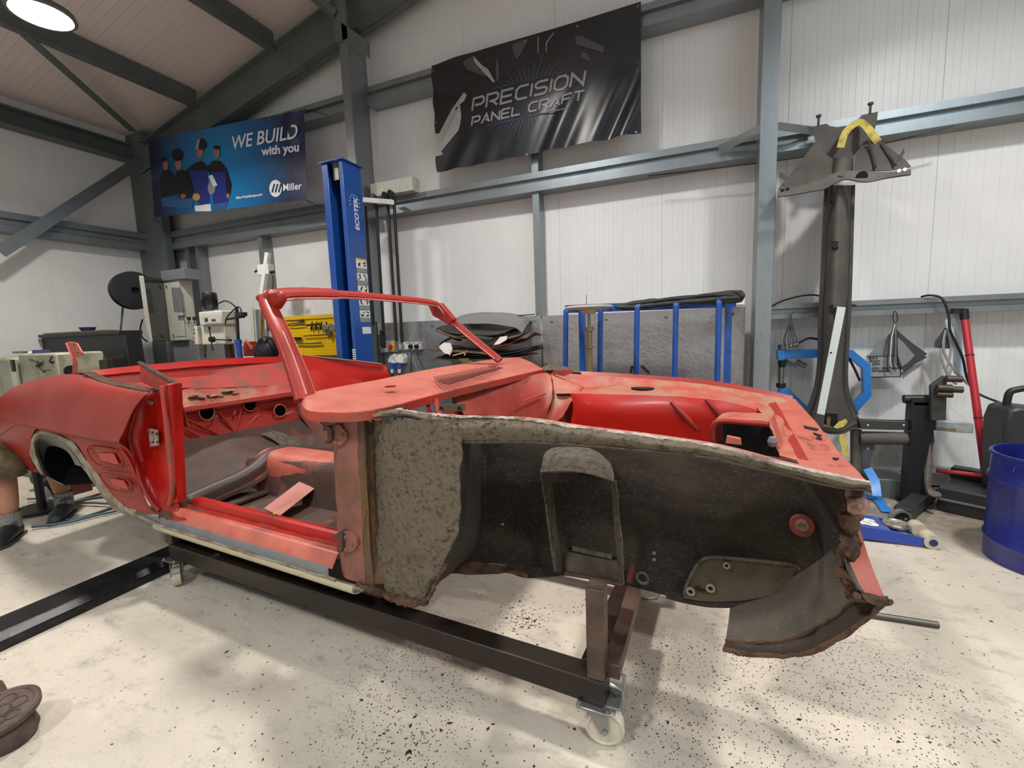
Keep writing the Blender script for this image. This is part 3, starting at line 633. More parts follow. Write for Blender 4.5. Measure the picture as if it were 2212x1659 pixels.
sheet('wheelhouse_flare', FIL, [[CP(x, y, l=-.03) for x, y in ring], [CP(x*.6+u*.4, y*.6+v*.4, l=.0) for (x, y), (u, v) in zip(ring, hole)], [CP(x, y, l=.03) for x, y in hole]], 4, 4, smooth=60)
hc = (128, 1000)
def towards(q, k): return (q[0]*(1-k)+hc[0]*k, q[1]*(1-k)+hc[1]*k)
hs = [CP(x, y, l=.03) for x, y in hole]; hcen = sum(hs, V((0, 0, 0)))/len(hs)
sheet('inner_wheelhouse', SHADE, [hs, [p+DL*.2+(p-hcen)*.25 for p in hs], [p+DL*.42+(p-hcen)*.1 for p in hs], [hcen+DL*.48+(p-hcen)*.4 for p in hs], [hcen+DL*.5+(p-hcen)*.02 for p in hs]], 4, 3, smooth=60)  # near-black all over, the wheel well's shade is in the colour
# grey filler patch behind the arch down to the sill
sheet('sill_rear_patch', FIL, cp([[(224, 1064, .0), (262, 1090, .0), (300, 1111, .0), (346, 1116, .0)], [(232, 1083, .0), (262, 1103, .0), (300, 1120, .0), (346, 1130, .0)], [(243, 1100, .01), (275, 1114, .01), (308, 1128, .01), (345, 1140, .01)]]), 4, 3, smooth=60)
# ---- convertible well rim and tail deck
rim = [CP(x, y, l=l) for x, y, l in ((186, 806, .09), (205, 815, .09), (222, 823, .075), (252, 832, .055), (289, 838, .04), (328, 845, .02), (346, 838, .02))]
b = MB(); b.prof([(-.035, -.006), (.02, -.008), (.02, .006), (-.035, .008)], spline(rim, 6), closed=True); b.build('well_rim', RUST, car, rough=.003, rs=60)
zq = 1.16
ed = [K(-2.95, .22, 1.17), K(-2.62, .12, 1.18), K(-2.5, .35, 1.19), K(-2.42, .75, 1.195), K(-2.36, 1.15, 1.19), K(-2.33, 1.55, 1.17)]
tl = [K(-3.0, .2, 1.13), K(-3.02, .3, 1.15), K(-3.02, .55, 1.17), K(-3.0, .85, 1.175), K(-2.98, 1.2, 1.17), K(-2.9, 1.55, 1.14)]
def sp(rows): return [[CP(x, y, s=s) for (x, y, s) in r] for r in rows]
sheet('deck_edge_flange', RED2, sp([[(196, 801, -2.52), (300, 789, -2.49), (440, 778, -2.42), (540, 772, -2.38), (643, 769, -2.32)], [(200, 812, -2.48), (300, 803, -2.45), (440, 791, -2.38), (540, 785, -2.34), (640, 781, -2.28)]]), 5, 2, th=.012, rough=.003, rs=14)
wl = sheet('rear_well_wall', REDD, sp([[(200, 812, -2.5), (300, 803, -2.47), (440, 790, -2.40), (540, 784, -2.36), (670, 780, -2.24)], [(205, 824, -2.49), (300, 826, -2.46), (373, 817, -2.43), (500, 808, -2.36), (664, 798, -2.22)],
    [(215, 840, -2.40), (300, 856, -2.38), (395, 841, -2.34), (516, 836, -2.28), (668, 829, -2.15)]]), 5, 1, smooth=25)
sheet('rear_shelf', DUST, sp([[(215, 838, -2.41), (300, 855, -2.39), (395, 840, -2.35), (516, 835, -2.29), (668, 829, -2.14)], [(300, 893, -2.22), (350, 887, -2.22), (396, 881, -2.22), (516, 864, -2.2), (670, 841, -2.12)]]), 6, 4, rough=.008, rs=18)
sheet('shelf_lip', RED, sp([[(300, 893, -2.20), (396, 881, -2.20), (516, 864, -2.18), (670, 840, -2.10)], [(300, 901, -2.19), (396, 890, -2.19), (516, 872, -2.17), (670, 849, -2.09)]]), 4, 2, th=.02)
bk = sheet('rear_bulkhead', RED, sp([[(300, 902, -2.24), (396, 890, -2.24), (516, 872, -2.22), (670, 849, -2.14)], [(300, 930, -2.24), (396, 918, -2.24), (516, 902, -2.22), (670, 876, -2.14)], [(300, 967, -2.22), (396, 951, -2.22), (500, 934, -2.20), (670, 901, -2.12)]]), 4, 4)
hl = []
for (x, y, rp) in ((447, 891, 15), (540, 874, 13), (605.5, 887, 12)):
    s0_ = -2.23 if rp > 12 else -2.17; c = CP(x, y, s=s0_); r1 = CP(x+rp, y, s=s0_)-c; r2 = CP(x, y-rp, s=s0_)-c; hl.append((c, DS, (r1, r2), .06))
cut(bk, hl)
for (x, y, rp) in ((447, 891, 15), (540, 874, 13), (605.5, 887, 12)):
    s0_ = -2.20 if rp > 12 else -2.15; c = CP(x, y, s=s0_); r1 = CP(x+rp, y, s=s0_)-c; r2 = CP(x, y-rp, s=s0_)-c
    b = MB(); b.tube([c+r1*1.1*math.cos(2*PI*k/20)+r2*1.1*math.sin(2*PI*k/20) for k in range(20)], .006, 6, closed=True); b.build('hole_rim', REDD if rp > 12 else PINK, bk, smooth=60)
b = MB(); b.sheet([[K(-2.34, -.0+.2, .5), K(-2.34, 1.6, .5)], [K(-2.34, .2, 1.0), K(-2.34, 1.6, 1.0)]], .01); b.build('boot_shade_sheet', SHADE, car)  # black sheet standing for the shade behind the bulkhead holes
for (x0, y0, x1, y1) in ((398, 903, 470, 938), (470, 886, 503, 930), (521, 882, 511, 930), (575, 880, 528, 925), (590, 890, 555, 920), (508, 884, 504, 898), (398, 925, 430, 942)):
    a = CP(x0, y0, s=-2.215); c = CP(x1, y1, s=-2.20); b = MB(); b.tube([a, (a+c)/2+DS*.004, c], [.006, .010, .006], 8); b.build('pressed_rib', RED, bk, smooth=60)
sheet('rear_seat_pan', FLR, [[CP(300, 964, s=-2.24), CP(396, 949, s=-2.22), CP(500, 933, s=-2.20), CP(640, 904, s=-2.16), CP(690, 896, s=-2.13)],
    [K(-2.08, .15, .545), K(-2.06, .45, .555), K(-2.05, .80, .60), K(-2.04, 1.2, .56), K(-2.03, 1.55, .55)], [K(-1.92, .15, .46), K(-1.90, .45, .47), K(-1.90, .80, .545), K(-1.88, 1.2, .48), K(-1.88, 1.55, .48)],
    [K(-1.80, .15, .41), K(-1.78, .45, .40), K(-1.76, .80, .50), K(-1.76, 1.2, .40), K(-1.76, 1.55, .40)], [K(-1.72, .15, .37), K(-1.70, .4, .37), K(-1.66, .78, .46), K(-1.66, 1.2, .37), K(-1.66, 1.55, .37)]], 6, 4, rough=.006, rs=9, smooth=60)
for (x, y) in ((436, 970), (586, 934)):
    c = CP(x, y, s=-2.09); c = c+DS*.04; b = MB(); b.lathe([(.0, .004), (.030, .004), (.045, 0), (.030, -.004), (0, -.004)], c, (.35, -.1, .93), 18); q = b.build('seat_belt_boss', FLR, car, smooth=60)
    b = MB(); b.lathe([(0, .006), (.016, .006), (.016, .001), (0, .001)], c, (.35, -.1, .93), 16); b.build('bolt_hole', SHADE, q)
    b = MB(); b.lathe([(.016, .003), (.021, .003), (.021, .008), (.016, .008)], c, (.35, -.1, .93), 16, closed=True); b.build('hole_rim', LIP, q)
# kick-up crossmember : round-topped beam that humps over the tunnel
bp = [CP(372, 1090, l=.16), CP(404, 1080, l=.26), CP(470, 1051, l=.42), CP(520, 1029, l=.55), CP(556, 1006, l=.66), CP(580, 984, l=.76), CP(606, 972, l=.86), CP(645, 972, l=.98), CP(690, 977, l=1.12), CP(735, 975, l=1.3), CP(770, 968, l=1.5)]
b = MB(); b.prof([(-.055, -.05), (-.055, .0), (-.045, .022), (-.02, .033), (.02, .033), (.045, .022), (.055, 0), (.055, -.05)], spline(bp, 6)); b.build('floor_crossmember', FLB, car, smooth=50)
bpl = spline([p-V((0, 0, .055))+DS*.06 for p in bp], 6)
b = MB(); b.prof([(-.01, -.012), (-.01, .012), (.03, .01), (.03, -.012)], bpl); b.build('crossmember_flange', FLR, car, smooth=50, rough=.004, rs=30)
# floor pan with pressed foot wells, and the tunnel
def fz(s, l):
    z = .335+.02*math.exp(-((l-.15)/.05)**2)
    tw = .17-.03*min(1, max(0, -s/1.8)); u = abs(l-.84)/tw; h = .235-.05*min(1, max(0, (s+.5)/-1.2)) if s < -.3 else .25
    if u < 1.35: z = max(z, .335+h*max(0, min(1, (1.35-u)/.45))**.8)
    d = max(abs(s+.95)-.42, 0)**2*20+max(abs(l-.45)-.15, 0)**2*60; z -= .035*max(0, 1-d)
    return z
b = MB(); b.sheet([[K(-1.72+1.85*j/44, .13+1.42*i/64, fz(-1.72+1.85*j/44, .13+1.42*i/64)) for i in range(65)] for j in range(45)], .004); fp = b.build('floor_pan', FLR, car, smooth=60, rough=.003, rs=12)
tr = [CP(606, 992, l=.68), CP(640, 990, l=.72), CP(700, 1003, l=.75)]
b = MB(); b.sheet(dense([[K(-1.62+1.5*j/8, .84+o, .335+h+.006) for (o, h) in ((-.17, .06), (-.145, .16), (-.09, .215), (0, .225), (.09, .215), (.14, .17))] for j in range(9)], 4, 2), .003); b.build('tunnel_cover', PINK, car, smooth=60)
b = MB(); pb = [CP(548, 885+155, s=-1.66)]
# seat bracket plate on the pan
sheet('seat_bracket', UNDL, [[K(-2.02, 1.02, .595), K(-2.03, 1.15, .59)], [K(-1.92, 1.05, .55), K(-1.93, 1.2, .55)], [K(-1.80, 1.08, .47), K(-1.81, 1.24, .47)]], 3, 3, th=.006)
# ---- rear lock pillar and door shut
sheet('lock_pillar_skin', RED2, cp([[(327, 846, .0), (345, 840, .02), (364, 832, .03)], [(298, 870, .0), (325, 868, .03), (366, 872, .05)], [(273, 908, -.035), (315, 908, .045), (369, 910, .055)], [(255, 950, -.06), (308, 950, .045), (372, 950, .055)],
    [(282, 998, -.035), (315, 1000, .045), (375, 1000, .055)], [(303, 1050, -.01), (330, 1045, .045), (379, 1045, .05)], [(326, 1088, 0), (345, 1078, .035), (382, 1080, .04)], [(346, 1113, .0), (360, 1106, .01), (384, 1104, .02)]]), 4, 4, smooth=60)
sheet('lock_pillar_panel', RED2, [[CP(362, 832, l=.02), CP(378, 829, l=.05), CP(393, 827, l=.09)], [CP(373, 950, l=.03), CP(385, 950, l=.055), CP(398, 950, l=.09)], [CP(384, 1086, l=.03), CP(393, 1084, l=.055), CP(403, 1076, l=.09)]], 3, 5, th=.02)
b = MB(); b.tube([CP(x, y, l=.012) for x, y in ((350, 834), (358, 900), (364, 960), (370, 1020), (372, 1060), (366, 1090))], .013, 8, sm=5); b.build('weatherstrip_channel', REDD, car, smooth=60)
b = MB(); b.tube([CP(x, y, l=-.008) for x, y in ((329, 848), (303, 870), (288, 905), (279, 945), (292, 1000), (308, 1050), (328, 1085), (345, 1103))], .011, 8, sm=5); b.build('shut_line_roll', RED, car, smooth=60)
q = [CP(x, y, l=.035) for x, y in ((323, 925), (342, 928), (344, 962), (328, 964))]; b = MB(); b.prism(q, DL*-.008); st = b.build('striker_plate', mat('bare_striker', 'B5ADA4', .5, .3, c2='8A6A5A', sc2=40, lo=.45, hi=.6), car)
for (x, y) in ((330, 934), (339, 937), (332, 954), (340, 955)): c = CP(x, y, l=.026); b = MB(); b.cyl(c, c-DL*.004, .005, n=8); b.build('striker_hole', SHADE, st)
b = MB(); b.prism([CP(x, y, l=.03) for x, y in ((308, 868), (318, 863), (332, 866), (330, 874), (318, 872))], DL*-.006); b.build('filler_smear', LIP, car)
b = MB(); c = CP(282, 1053, l=-.012); b.cyl(c, c-DL*.006, .008, n=8); b.build('drain_hole', SHADE, car)
pt = [CP(302, 784, s=-2.05), CP(386, 833, s=-1.22), CP(386, 850, s=-1.22), CP(372, 858, s=-1.3), CP(303, 824, s=-2.05)]
b = MB(); b.prism(pt, DL*.01); b.build('quarter_inner_panel', REDD, car)
b = MB(); b.tube([pt[0]+V((0, 0, .0)), pt[1]], .013, 8); b.build('inner_panel_capping', RUST, car, rough=.003, rs=50)
sheet('well_side_wall', REDD, [[CP(x, y, l=l) for x, y, l in ((188, 806, .09), (222, 823, .08), (289, 838, .045), (346, 838, .03))], [K(-2.45, .16, 1.08), K(-2.2, .18, 1.06), K(-1.8, .16, 1.05), K(-1.3, .12, 1.05)], [K(-2.4, .2, .92), K(-2.2, .2, .9), K(-1.8, .2, .88), K(-1.3, .15, .88)]], 5, 4)
b = MB(); b.sheet(dense([[K(-2.95, .1, 1.115), K(-2.97, .4, 1.13), K(-2.97, .8, 1.14), K(-2.95, 1.2, 1.13), K(-2.9, 1.55, 1.11)], [K(-2.7, .1, 1.15), K(-2.7, .4, 1.165), K(-2.68, .8, 1.175), K(-2.66, 1.2, 1.17), K(-2.6, 1.58, 1.14)],
    [K(-2.53, .12, 1.165), K(-2.52, .4, 1.178), K(-2.47, .8, 1.185), K(-2.42, 1.2, 1.18), K(-2.36, 1.6, 1.155)]], 4, 4), .004, toward=(0, 0, 5)); b.build('tail_deck', RED, car, smooth=60)
b = MB(); b.sheet(dense([[K(-3.0, .06, 1.08), K(-3.03, .8, 1.1), K(-2.95, 1.58, 1.08)], [K(-3.10, .06, .85), K(-3.14, .8, .85), K(-3.05, 1.58, .85)], [K(-3.0, .1, .55), K(-3.05, .8, .5), K(-2.95, 1.55, .55)]], 6, 4), .004, toward=K(-6, .8, 1)); b.build('tail_panel', RED, car, smooth=60)
hb = [CP(x, y, l=.75) for x, y in ((160, 815), (163, 785), (158, 768), (146, 740))]
ORG = mat('sunburnt_red_paint', 'C4604C', .45)
b = MB(); b.prof([(-.018, -.004), (.018, -.004), (.018, .004), (-.018, .004)], hb, up=(.5, -.5, .2)); q = b.build('boot_hinge_arm', ORG, car)
pl = [CP(x, y, l=.745) for x, y in ((145, 741), (151, 738), (165, 741), (177, 762), (176, 768), (166, 772), (158, 768))]; b = MB(); b.prism(pl, DL*.012); q = b.build('boot_hinge_plate', ORG, car, bevel=.002)
for (x, y) in ((159, 745), (167, 762)): c = CP(x, y, l=.742); b = MB(); b.cyl(c, c+DL*.003, .007, n=10); b.build('hinge_hole', SHADE, q)
# ---- far side of the body
sheet('far_quarter_panel', RED2, cp([[(643, 768, 1.58), (700, 774, 1.60), (770, 781, 1.62), (824, 786, 1.62), (833, 792, 1.62)], [(641, 784, 1.56), (700, 792, 1.58), (770, 800, 1.60), (822, 806, 1.6), (836, 806, 1.6)], [(638, 800, 1.54), (700, 806, 1.56), (760, 818, 1.58), (822, 830, 1.6), (837, 822, 1.6)]]), 4, 3, th=.02)
sheet('far_quarter_lower', RED2, cp([[(636, 796, 1.52), (700, 803, 1.55), (765, 818, 1.57), (800, 832, 1.58)], [(636, 840, 1.42), (700, 850, 1.5), (765, 860, 1.52), (800, 862, 1.55)]]), 3, 3)
b = MB(); b.tube([CP(x, y, l=1.6) for x, y in ((645, 767), (700, 773), (770, 780), (826, 787))], .009, 6); b.build('far_edge_bead', mat('dusty_edge', '7A5A50', .8), car)
b = MB(); b.sheet(dense([[K(-2.2, 1.56, .86), K(-1.9, 1.56, .9), K(-1.3, 1.56, .92)], [K(-2.2, 1.56, .6), K(-1.9, 1.55, .6), K(-1.25, 1.56, .6)], [K(-1.9, 1.56, .36), K(-1.6, 1.56, .36), K(-1.25, 1.56, .36)]], 4, 4), .004); b.build('far_inner_quarter', PIN, car)
b = MB(); b.bb((0, 0, 0), (1, 1, 1)); b.v = [K(-1.3+p.x*1.4, 1.52+p.y*.13, .34+p.z*.12) for p in b.v]; b.build('far_sill', PIN, car)
b = MB(); b.prof([(-.05, -.005), (.05, -.005), (.05, .02), (-.05, .02)], [CP(634, 852, l=1.5), CP(660, 890, l=1.5), CP(690, 930, l=1.5), CP(716, 966, l=1.5)], up=(0, -1, .3)); b.build('far_brace_panel', PIN, car, rough=.005, rs=12)
# ---- sill
def line(l, z, s0=-1.3, s1=-.02, n=12, jit=0, ls=0, zs=0): return [K(s0+(s1-s0)*i/n, l+(random.uniform(-jit, jit) if jit else 0), z+(random.uniform(-jit, jit) if jit else 0)) for i in range(n+1)]
def strip(name, m, secs, s0=-1.3, s1=-.02, n=24, **k):
    b = MB(); b.sheet([[K(s0+(s1-s0)*i/n, l, z) for i in range(n+1)] for (l, z) in secs], .004, toward=K(-.6, -2, 2)); return b.build(name, m, car, **k)
strip('sill_inner_ridge', RED2, [(.14, .36), (.135, .50), (.10, .512), (.088, .505), (.082, .465)], s0=-1.22, s1=-.05)
strip('sill_channel', REDD, [(.083, .470), (.076, .452), (.06, .448), (.045, .452), (.035, .462)], s0=-1.3, s1=-.05, rough=.005, rs=40)
strip('sill_step', PINK, [(.05, .462), (.035, .466), (.02, .458), (-.005, .425), (-.012, .415)], s0=-1.34, s1=-.06, smooth=60)
strip('outer_sill_patch', FIL, [(-.010, .420), (-.016, .405), (-.016, .385), (-.012, .374)], s0=-1.36, s1=-.08, smooth=60)
strip('sill_weld_seam', LIP, [(-.014, .380), (-.022, .374), (-.016, .366), (-.012, .362)], s0=-1.40, s1=-.04, rough=.005, rs=60)
strip('sill_lower_tube', PALE, [(-.012, .368), (-.018, .352), (-.012, .334), (.01, .322), (.06, .315)], s0=-1.44, s1=.05, smooth=60)
b = MB(); b.sheet(dense([[CP(338, 1095, l=-.002), CP(352, 1104, l=-.004), CP(366, 1106, l=.0)], [CP(345, 1120, l=-.012), CP(362, 1122, l=-.012), CP(376, 1122, l=-.01)]], 3, 3), .006); b.build('torn_sill_corner', RUST, car, rough=.008, rs=40)
sheet('pillar_foot', RED, cp([[(352, 1085, .01), (366, 1088, .02), (385, 1088, .03)], [(350, 1105, -.004), (366, 1110, .0), (390, 1105, .03)], [(356, 1122, -.012), (376, 1124, -.01), (402, 1122, .0)]]), 4, 4, smooth=60)
# ---- front hinge pillar and dirty splash plate
hp = sheet('hinge_pillar', PIN, cp([[(716, 905, .06), (726, 903, .0), (750, 900, -.01), (772, 898, -.005)], [(722, 1000, .06), (731, 1000, .0), (755, 1000, -.01), (776, 1000, -.005)], [(727, 1100, .06), (736, 1100, .0), (760, 1100, -.01), (781, 1100, -.005)], [(731, 1190, .05), (740, 1190, .0), (764, 1190, -.01), (785, 1190, .0)], [(738, 1236, .03), (746, 1250, .0), (768, 1256, -.0), (789, 1262, .0)]]), 4, 4, smooth=60, rough=.003, rs=20)
def hinge(pts, bolts, arm):
    b = MB(); P = [CP(x, y, l=-.022) for x, y in pts]; b.prism(P, DL*.016); h = b.build('door_hinge', PIN, car, bevel=.002)
    for (x, y) in bolts: c = CP(x, y, l=-.022); b = MB(); b.lathe([(0, .006), (.007, .005), (.009, 0)], c, -DL, 10); b.build('bolt_head', PIN, h)
    P = [CP(x, y, l=-.035) for x, y in arm]; b = MB(); b.prism(P, DL*.03); b.build('hinge_arm', FLB, h, bevel=.002)
hinge([(712, 923), (718, 917), (733, 917), (747, 934), (748, 950), (737, 962), (722, 962), (712, 952)], [(722, 925), (740, 941), (726, 955)], [(697, 921), (709, 919), (716, 928), (716, 950), (706, 960), (698, 956), (707, 948), (706, 932), (697, 931)])
hinge([(735, 1154), (742, 1149), (758, 1150), (770, 1164), (771, 1180), (762, 1192), (746, 1194), (736, 1188)], [(746, 1161), (761, 1175), (748, 1186)], [(719, 1157), (732, 1150), (739, 1154), (740, 1186), (733, 1196), (727, 1190), (729, 1164), (720, 1168)])
sheet('splash_flange', mat('rust_streaked_dirt', '5E4A38', .9, c2='7A5426', sc2=6, lo=.48, hi=.62, c3='45382C', sc3=12, lo3=.5, hi3=.62, bump=.9, bs=50, stretch=(1, 1, .35)), cp([[(769, 897, -.004), (786, 902, -.01), (796, 910, .03), (806, 915, .05)], [(774, 1000, -.005), (790, 1000, -.01), (798, 1000, .03), (808, 1000, .05)], [(780, 1100, -.005), (795, 1100, -.01), (800, 1100, .03), (812, 1105, .05)], [(785, 1190, .0), (800, 1195, -.005), (806, 1200, .02), (820, 1200, .03)], [(789, 1264, .0), (806, 1264, -.0), (815, 1262, .01), (835, 1262, .01)]]), 4, 4, rough=.006, rs=30)
sheet('splash_plate', DIRT, cp([[(803, 908, .05), (830, 912, .0), (880, 908, -.02), (940, 905, -.015), (1000, 902, -.0)], [(806, 960, .05), (832, 960, .0), (880, 960, -.02), (940, 955, -.02), (996, 955, -.005)], [(808, 1040, .05), (834, 1040, .0), (880, 1040, -.025), (940, 1040, -.02), (995, 1040, -.005)],
    [(810, 1120, .045), (838, 1120, .0), (885, 1120, -.025), (940, 1120, -.02), (992, 1120, -.005)], [(818, 1200, .03), (845, 1200, .0), (885, 1200, -.02), (935, 1190, -.015), (985, 1165, .0)], [(832, 1266, .01), (856, 1268, .0), (885, 1262, -.01), (920, 1245, -.01), (958, 1215, .0)], [(838, 1284, .01), (860, 1290, .0), (884, 1296, -.0), (900, 1300, -.0), (912, 1302, .0)]]), 7, 6, th=.006, smooth=70, rough=.011, rs=22)
b = MB(); b.tube([CP(x, y, l=-.012) for x, y in ((770, 1262), (800, 1272), (835, 1286), (870, 1297), (912, 1303), (935, 1275), (962, 1218))], [.008, .012, .010, .016, .012, .007, .005], 18, sm=20); b.build('splash_rusty_edge', RUST, car, rough=.010, rs=40, rough2=.005, rs2=110, smooth=50)
# well side behind the splash plate and the inner wing (apron)
sheet('splash_return', UND, [[CP(x, y, l=l) for x, y, l in ((998, 948, .0), (994, 1060, .0), (990, 1150, .0), (955, 1225, .0), (912, 1300, .0))], [CP(x, y, l=.16) for x, y in ((1012, 955), (1012, 1060), (1008, 1150), (985, 1205), (945, 1262))], [CP(x, y, l=.40) for x, y in ((1040, 955), (1044, 1060), (1042, 1150), (1030, 1195), (985, 1232))]], 5, 4, smooth=60, rough=.004)
LA = .44
ap = sheet('inner_wing', UND, [[CP(x, y, l=l) for x, y, l in r] for r in (
    [(1000, 930, .40), (1080, 930, .42), (1180, 935, .43), (1330, 945, .43), (1480, 955, .42), (1640, 985, .38), (1760, 1010, .30), (1832, 1035, .2)],
    [(1000, 1010, .40), (1080, 1010, .44), (1180, 1010, .45), (1340, 1020, .45), (1490, 1030, .44), (1650, 1060, .40), (1770, 1080, .31), (1832, 1090, .2)],
    [(1000, 1100, .40), (1080, 1100, .43), (1180, 1100, .46), (1345, 1110, .46), (1490, 1120, .45), (1650, 1130, .42), (1765, 1140, .34), (1822, 1140, .22)],
    [(985, 1170, .40), (1080, 1170, .42), (1180, 1170, .44), (1345, 1180, .46), (1490, 1200, .45), (1650, 1205, .43), (1740, 1190, .38), (1808, 1190, .26)],
    [(978, 1222, .38), (1080, 1218, .40), (1190, 1240, .42), (1345, 1262, .44), (1480, 1295, .44), (1600, 1300, .43), (1720, 1255, .40), (1790, 1215, .30)])], 6, 5, smooth=70, rough=.009, rs=7)
sheet('chassis_leg_lip', RUST, [[CP(x, y, l=.36) for x, y in ((978, 1222), (1010, 1214), (1060, 1218), (1100, 1224), (1135, 1234))], [CP(x, y, l=.33) for x, y in ((975, 1236), (1010, 1241), (1060, 1240), (1100, 1234), (1140, 1243))]], 4, 3, th=.01, rough=.005)
sheet('inner_wing_skirt', UND, [[CP(x, y, l=.41) for x, y in ((1100, 1215), (1140, 1222), (1190, 1228), (1220, 1232))], [CP(x, y, l=.39) for x, y in ((1085, 1228), (1130, 1248), (1180, 1246), (1225, 1240))]], 4, 3, th=.008, smooth=60)
holes = []
for (x, y, rp) in ((1253, 1153, 6), (1413, 1195, 3), (1413, 1209, 3), (1086, 1133, 3)):
    c = CP(x, y, l=.45); holes.append((c, c-CAM, rp*.0021, .09))
cut(ap, holes)
# strut tower : hood, side flanges, inner panels
sheet('strut_tower_hood', UNDL, [[CP(x, y, l=l) for x, y, l in ((1178, 975, .40), (1200, 967, .40), (1245, 964, .40), (1290, 975, .40), (1318, 1000, .40))], [CP(x, y, l=l) for x, y, l in ((1172, 996, .30), (1205, 990, .28), (1245, 990, .27), (1290, 1000, .28), (1324, 1020, .30))], [CP(x, y, l=l) for x, y, l in ((1166, 1019, .24), (1205, 1017, .21), (1248, 1019, .20), (1290, 1027, .21), (1326, 1039, .24))]], 6, 5, th=.006, smooth=60, rough=.004)
for q in ([((1168, 1020, .25), (1180, 1090, .26), (1189, 1160, .28), (1200, 1235, .31)), ((1190, 1020, .33), (1198, 1090, .35), (1207, 1160, .37), (1214, 1238, .40))], [((1318, 1038, .28), (1324, 1100, .29), (1330, 1180, .31), (1338, 1262, .33)), ((1329, 1038, .25), (1335, 1100, .26), (1342, 1180, .28), (1346, 1264, .30))]):
    sheet('strut_tower_flange', UNDL, [[CP(x, y, l=l) for x, y, l in r] for r in q], 5, 3, th=.006, rough=.003)
sheet('strut_tower_back', UND, [[CP(x, y, l=.42) for x, y in ((1212, 1015), (1322, 1040))], [CP(x, y, l=.425) for x, y in ((1226, 1180), (1334, 1205))]], 3, 3, th=.004, smooth=60)
sheet('strut_tower_foot', mat('brown_grime', '352A24', .7, c2='54483A', sc2=5, lo=.5, hi=.65, bump=.4, bs=40), [[CP(x, y, l=.40) for x, y in ((1222, 1190), (1336, 1212))], [CP(x, y, l=.38) for x, y in ((1222, 1238), (1340, 1262))]], 3, 3, th=.01, smooth=60)
b = MB(); b.bar(CP(1236, 1184, l=.39), CP(1322, 1203, l=.39), .01, .014); b.build('cross_strap', UNDL, car)
b = MB(); b.tube([CP(x, y, l=.37) for x, y in ((1220, 1238), (1270, 1246), (1342, 1262))], .008, 8); b.build('lower_bead', FLB, car, rough=.003)
cx_, cy_ = 1388, 1248; c = CP(cx_, cy_, l=.40); b = MB(); b.lathe([(.014, 0), (.022, -.004), (.026, .004), (.018, .006)], c, -DL, 16, closed=True); q = b.build('grommet_ring', UNDL, car); b = MB(); b.lathe([(0, .002), (.015, .002), (.015, 0)], c, -DL, 16); b.build('grommet_hole', SHADE, q)
b = MB(); b.prism([CP(x, y, l=.40) for x, y in ((1360, 1228), (1368, 1216), (1370, 1230), (1364, 1258), (1354, 1256))], -DL*.004); b.build('scraped_red_patch', mat('scraped_dull_red', '6E221E', .6, c2='4A2420', sc2=20), car)
c = CP(1733, 1135, l=.335); b = MB(); b.lathe([(0, .004), (.030, .004), (.034, 0)], c, CAM-c, 20); q = b.build('red_bung', mat('dull_red_bung', '7A2A26', .6, c2='5A3A30', sc2=20), car); b = MB(); b.lathe([(0, .008), (.017, .007), (.019, .003)], c, CAM-c, 14); b.build('bung_core', mat('bung_grey', '8A6258', .6, c2='5A4038', sc2=60, lo=.45, hi=.55), q)
# pressed oval plate low on the inner wing
ov = [(1478, 1285), (1484, 1262), (1502, 1226), (1520, 1208), (1545, 1204), (1600, 1208), (1660, 1214), (1708, 1220), (1726, 1229), (1724, 1262)]
b = MB(); b.tube([CP(x, y, l=.388) for x, y in ov], .006, 8, sm=5); b.build('access_plate_bead', UNDL, car, smooth=60)
sheet('access_plate', mat('oily_brown_plate', '433A28', .6, c2='5E5236', sc2=4, lo=.5, hi=.65, c3='3A2218', sc3=7, lo3=.6, hi3=.7, bump=.4, bs=30), [[CP(x, y, l=.395) for x, y in ((1506, 1226), (1540, 1208), (1640, 1214), (1722, 1228))], [CP(x, y, l=.40) for x, y in ((1486, 1262), (1540, 1250), (1640, 1250), (1724, 1248))], [CP(x, y, l=.385) for x, y in ((1476, 1292), (1540, 1300), (1640, 1292), (1718, 1262))]], 5, 5, th=.004, smooth=60)
for (x, y, rr) in ((1492, 1276, .015), (1535, 1269, .015), (1570, 1220, .011)):
    c = CP(x, y, l=.38); b = MB(); b.lathe([(rr*.55, 0), (rr, .0), (rr, .008), (rr*.55, .008)], c, -DL, 14, closed=True); q = b.build('threaded_boss', mat('pale_boss', '8A7E6E', .5, .3), car, smooth=40); b = MB(); b.lathe([(0, .003), (rr*.55, .003), (rr*.5, 0)], c, -DL, 12); b.build('boss_hole', SHADE, q)
b = MB(); b.prism([CP(x, y, l=.382) for x, y in ((1498, 1268), (1508, 1264), (1516, 1270), (1526, 1276), (1514, 1277))], -DL*.003); b.build('rust_hole', SHADE, car)
sheet('lower_flange_step', UND, [[CP(x, y, l=.40) for x, y in ((1440, 1276), (1500, 1288), (1560, 1292), (1640, 1286))], [CP(x, y, l=.385) for x, y in ((1440, 1292), (1500, 1308), (1560, 1313), (1640, 1308))]], 4, 2, th=.01, rough=.003)
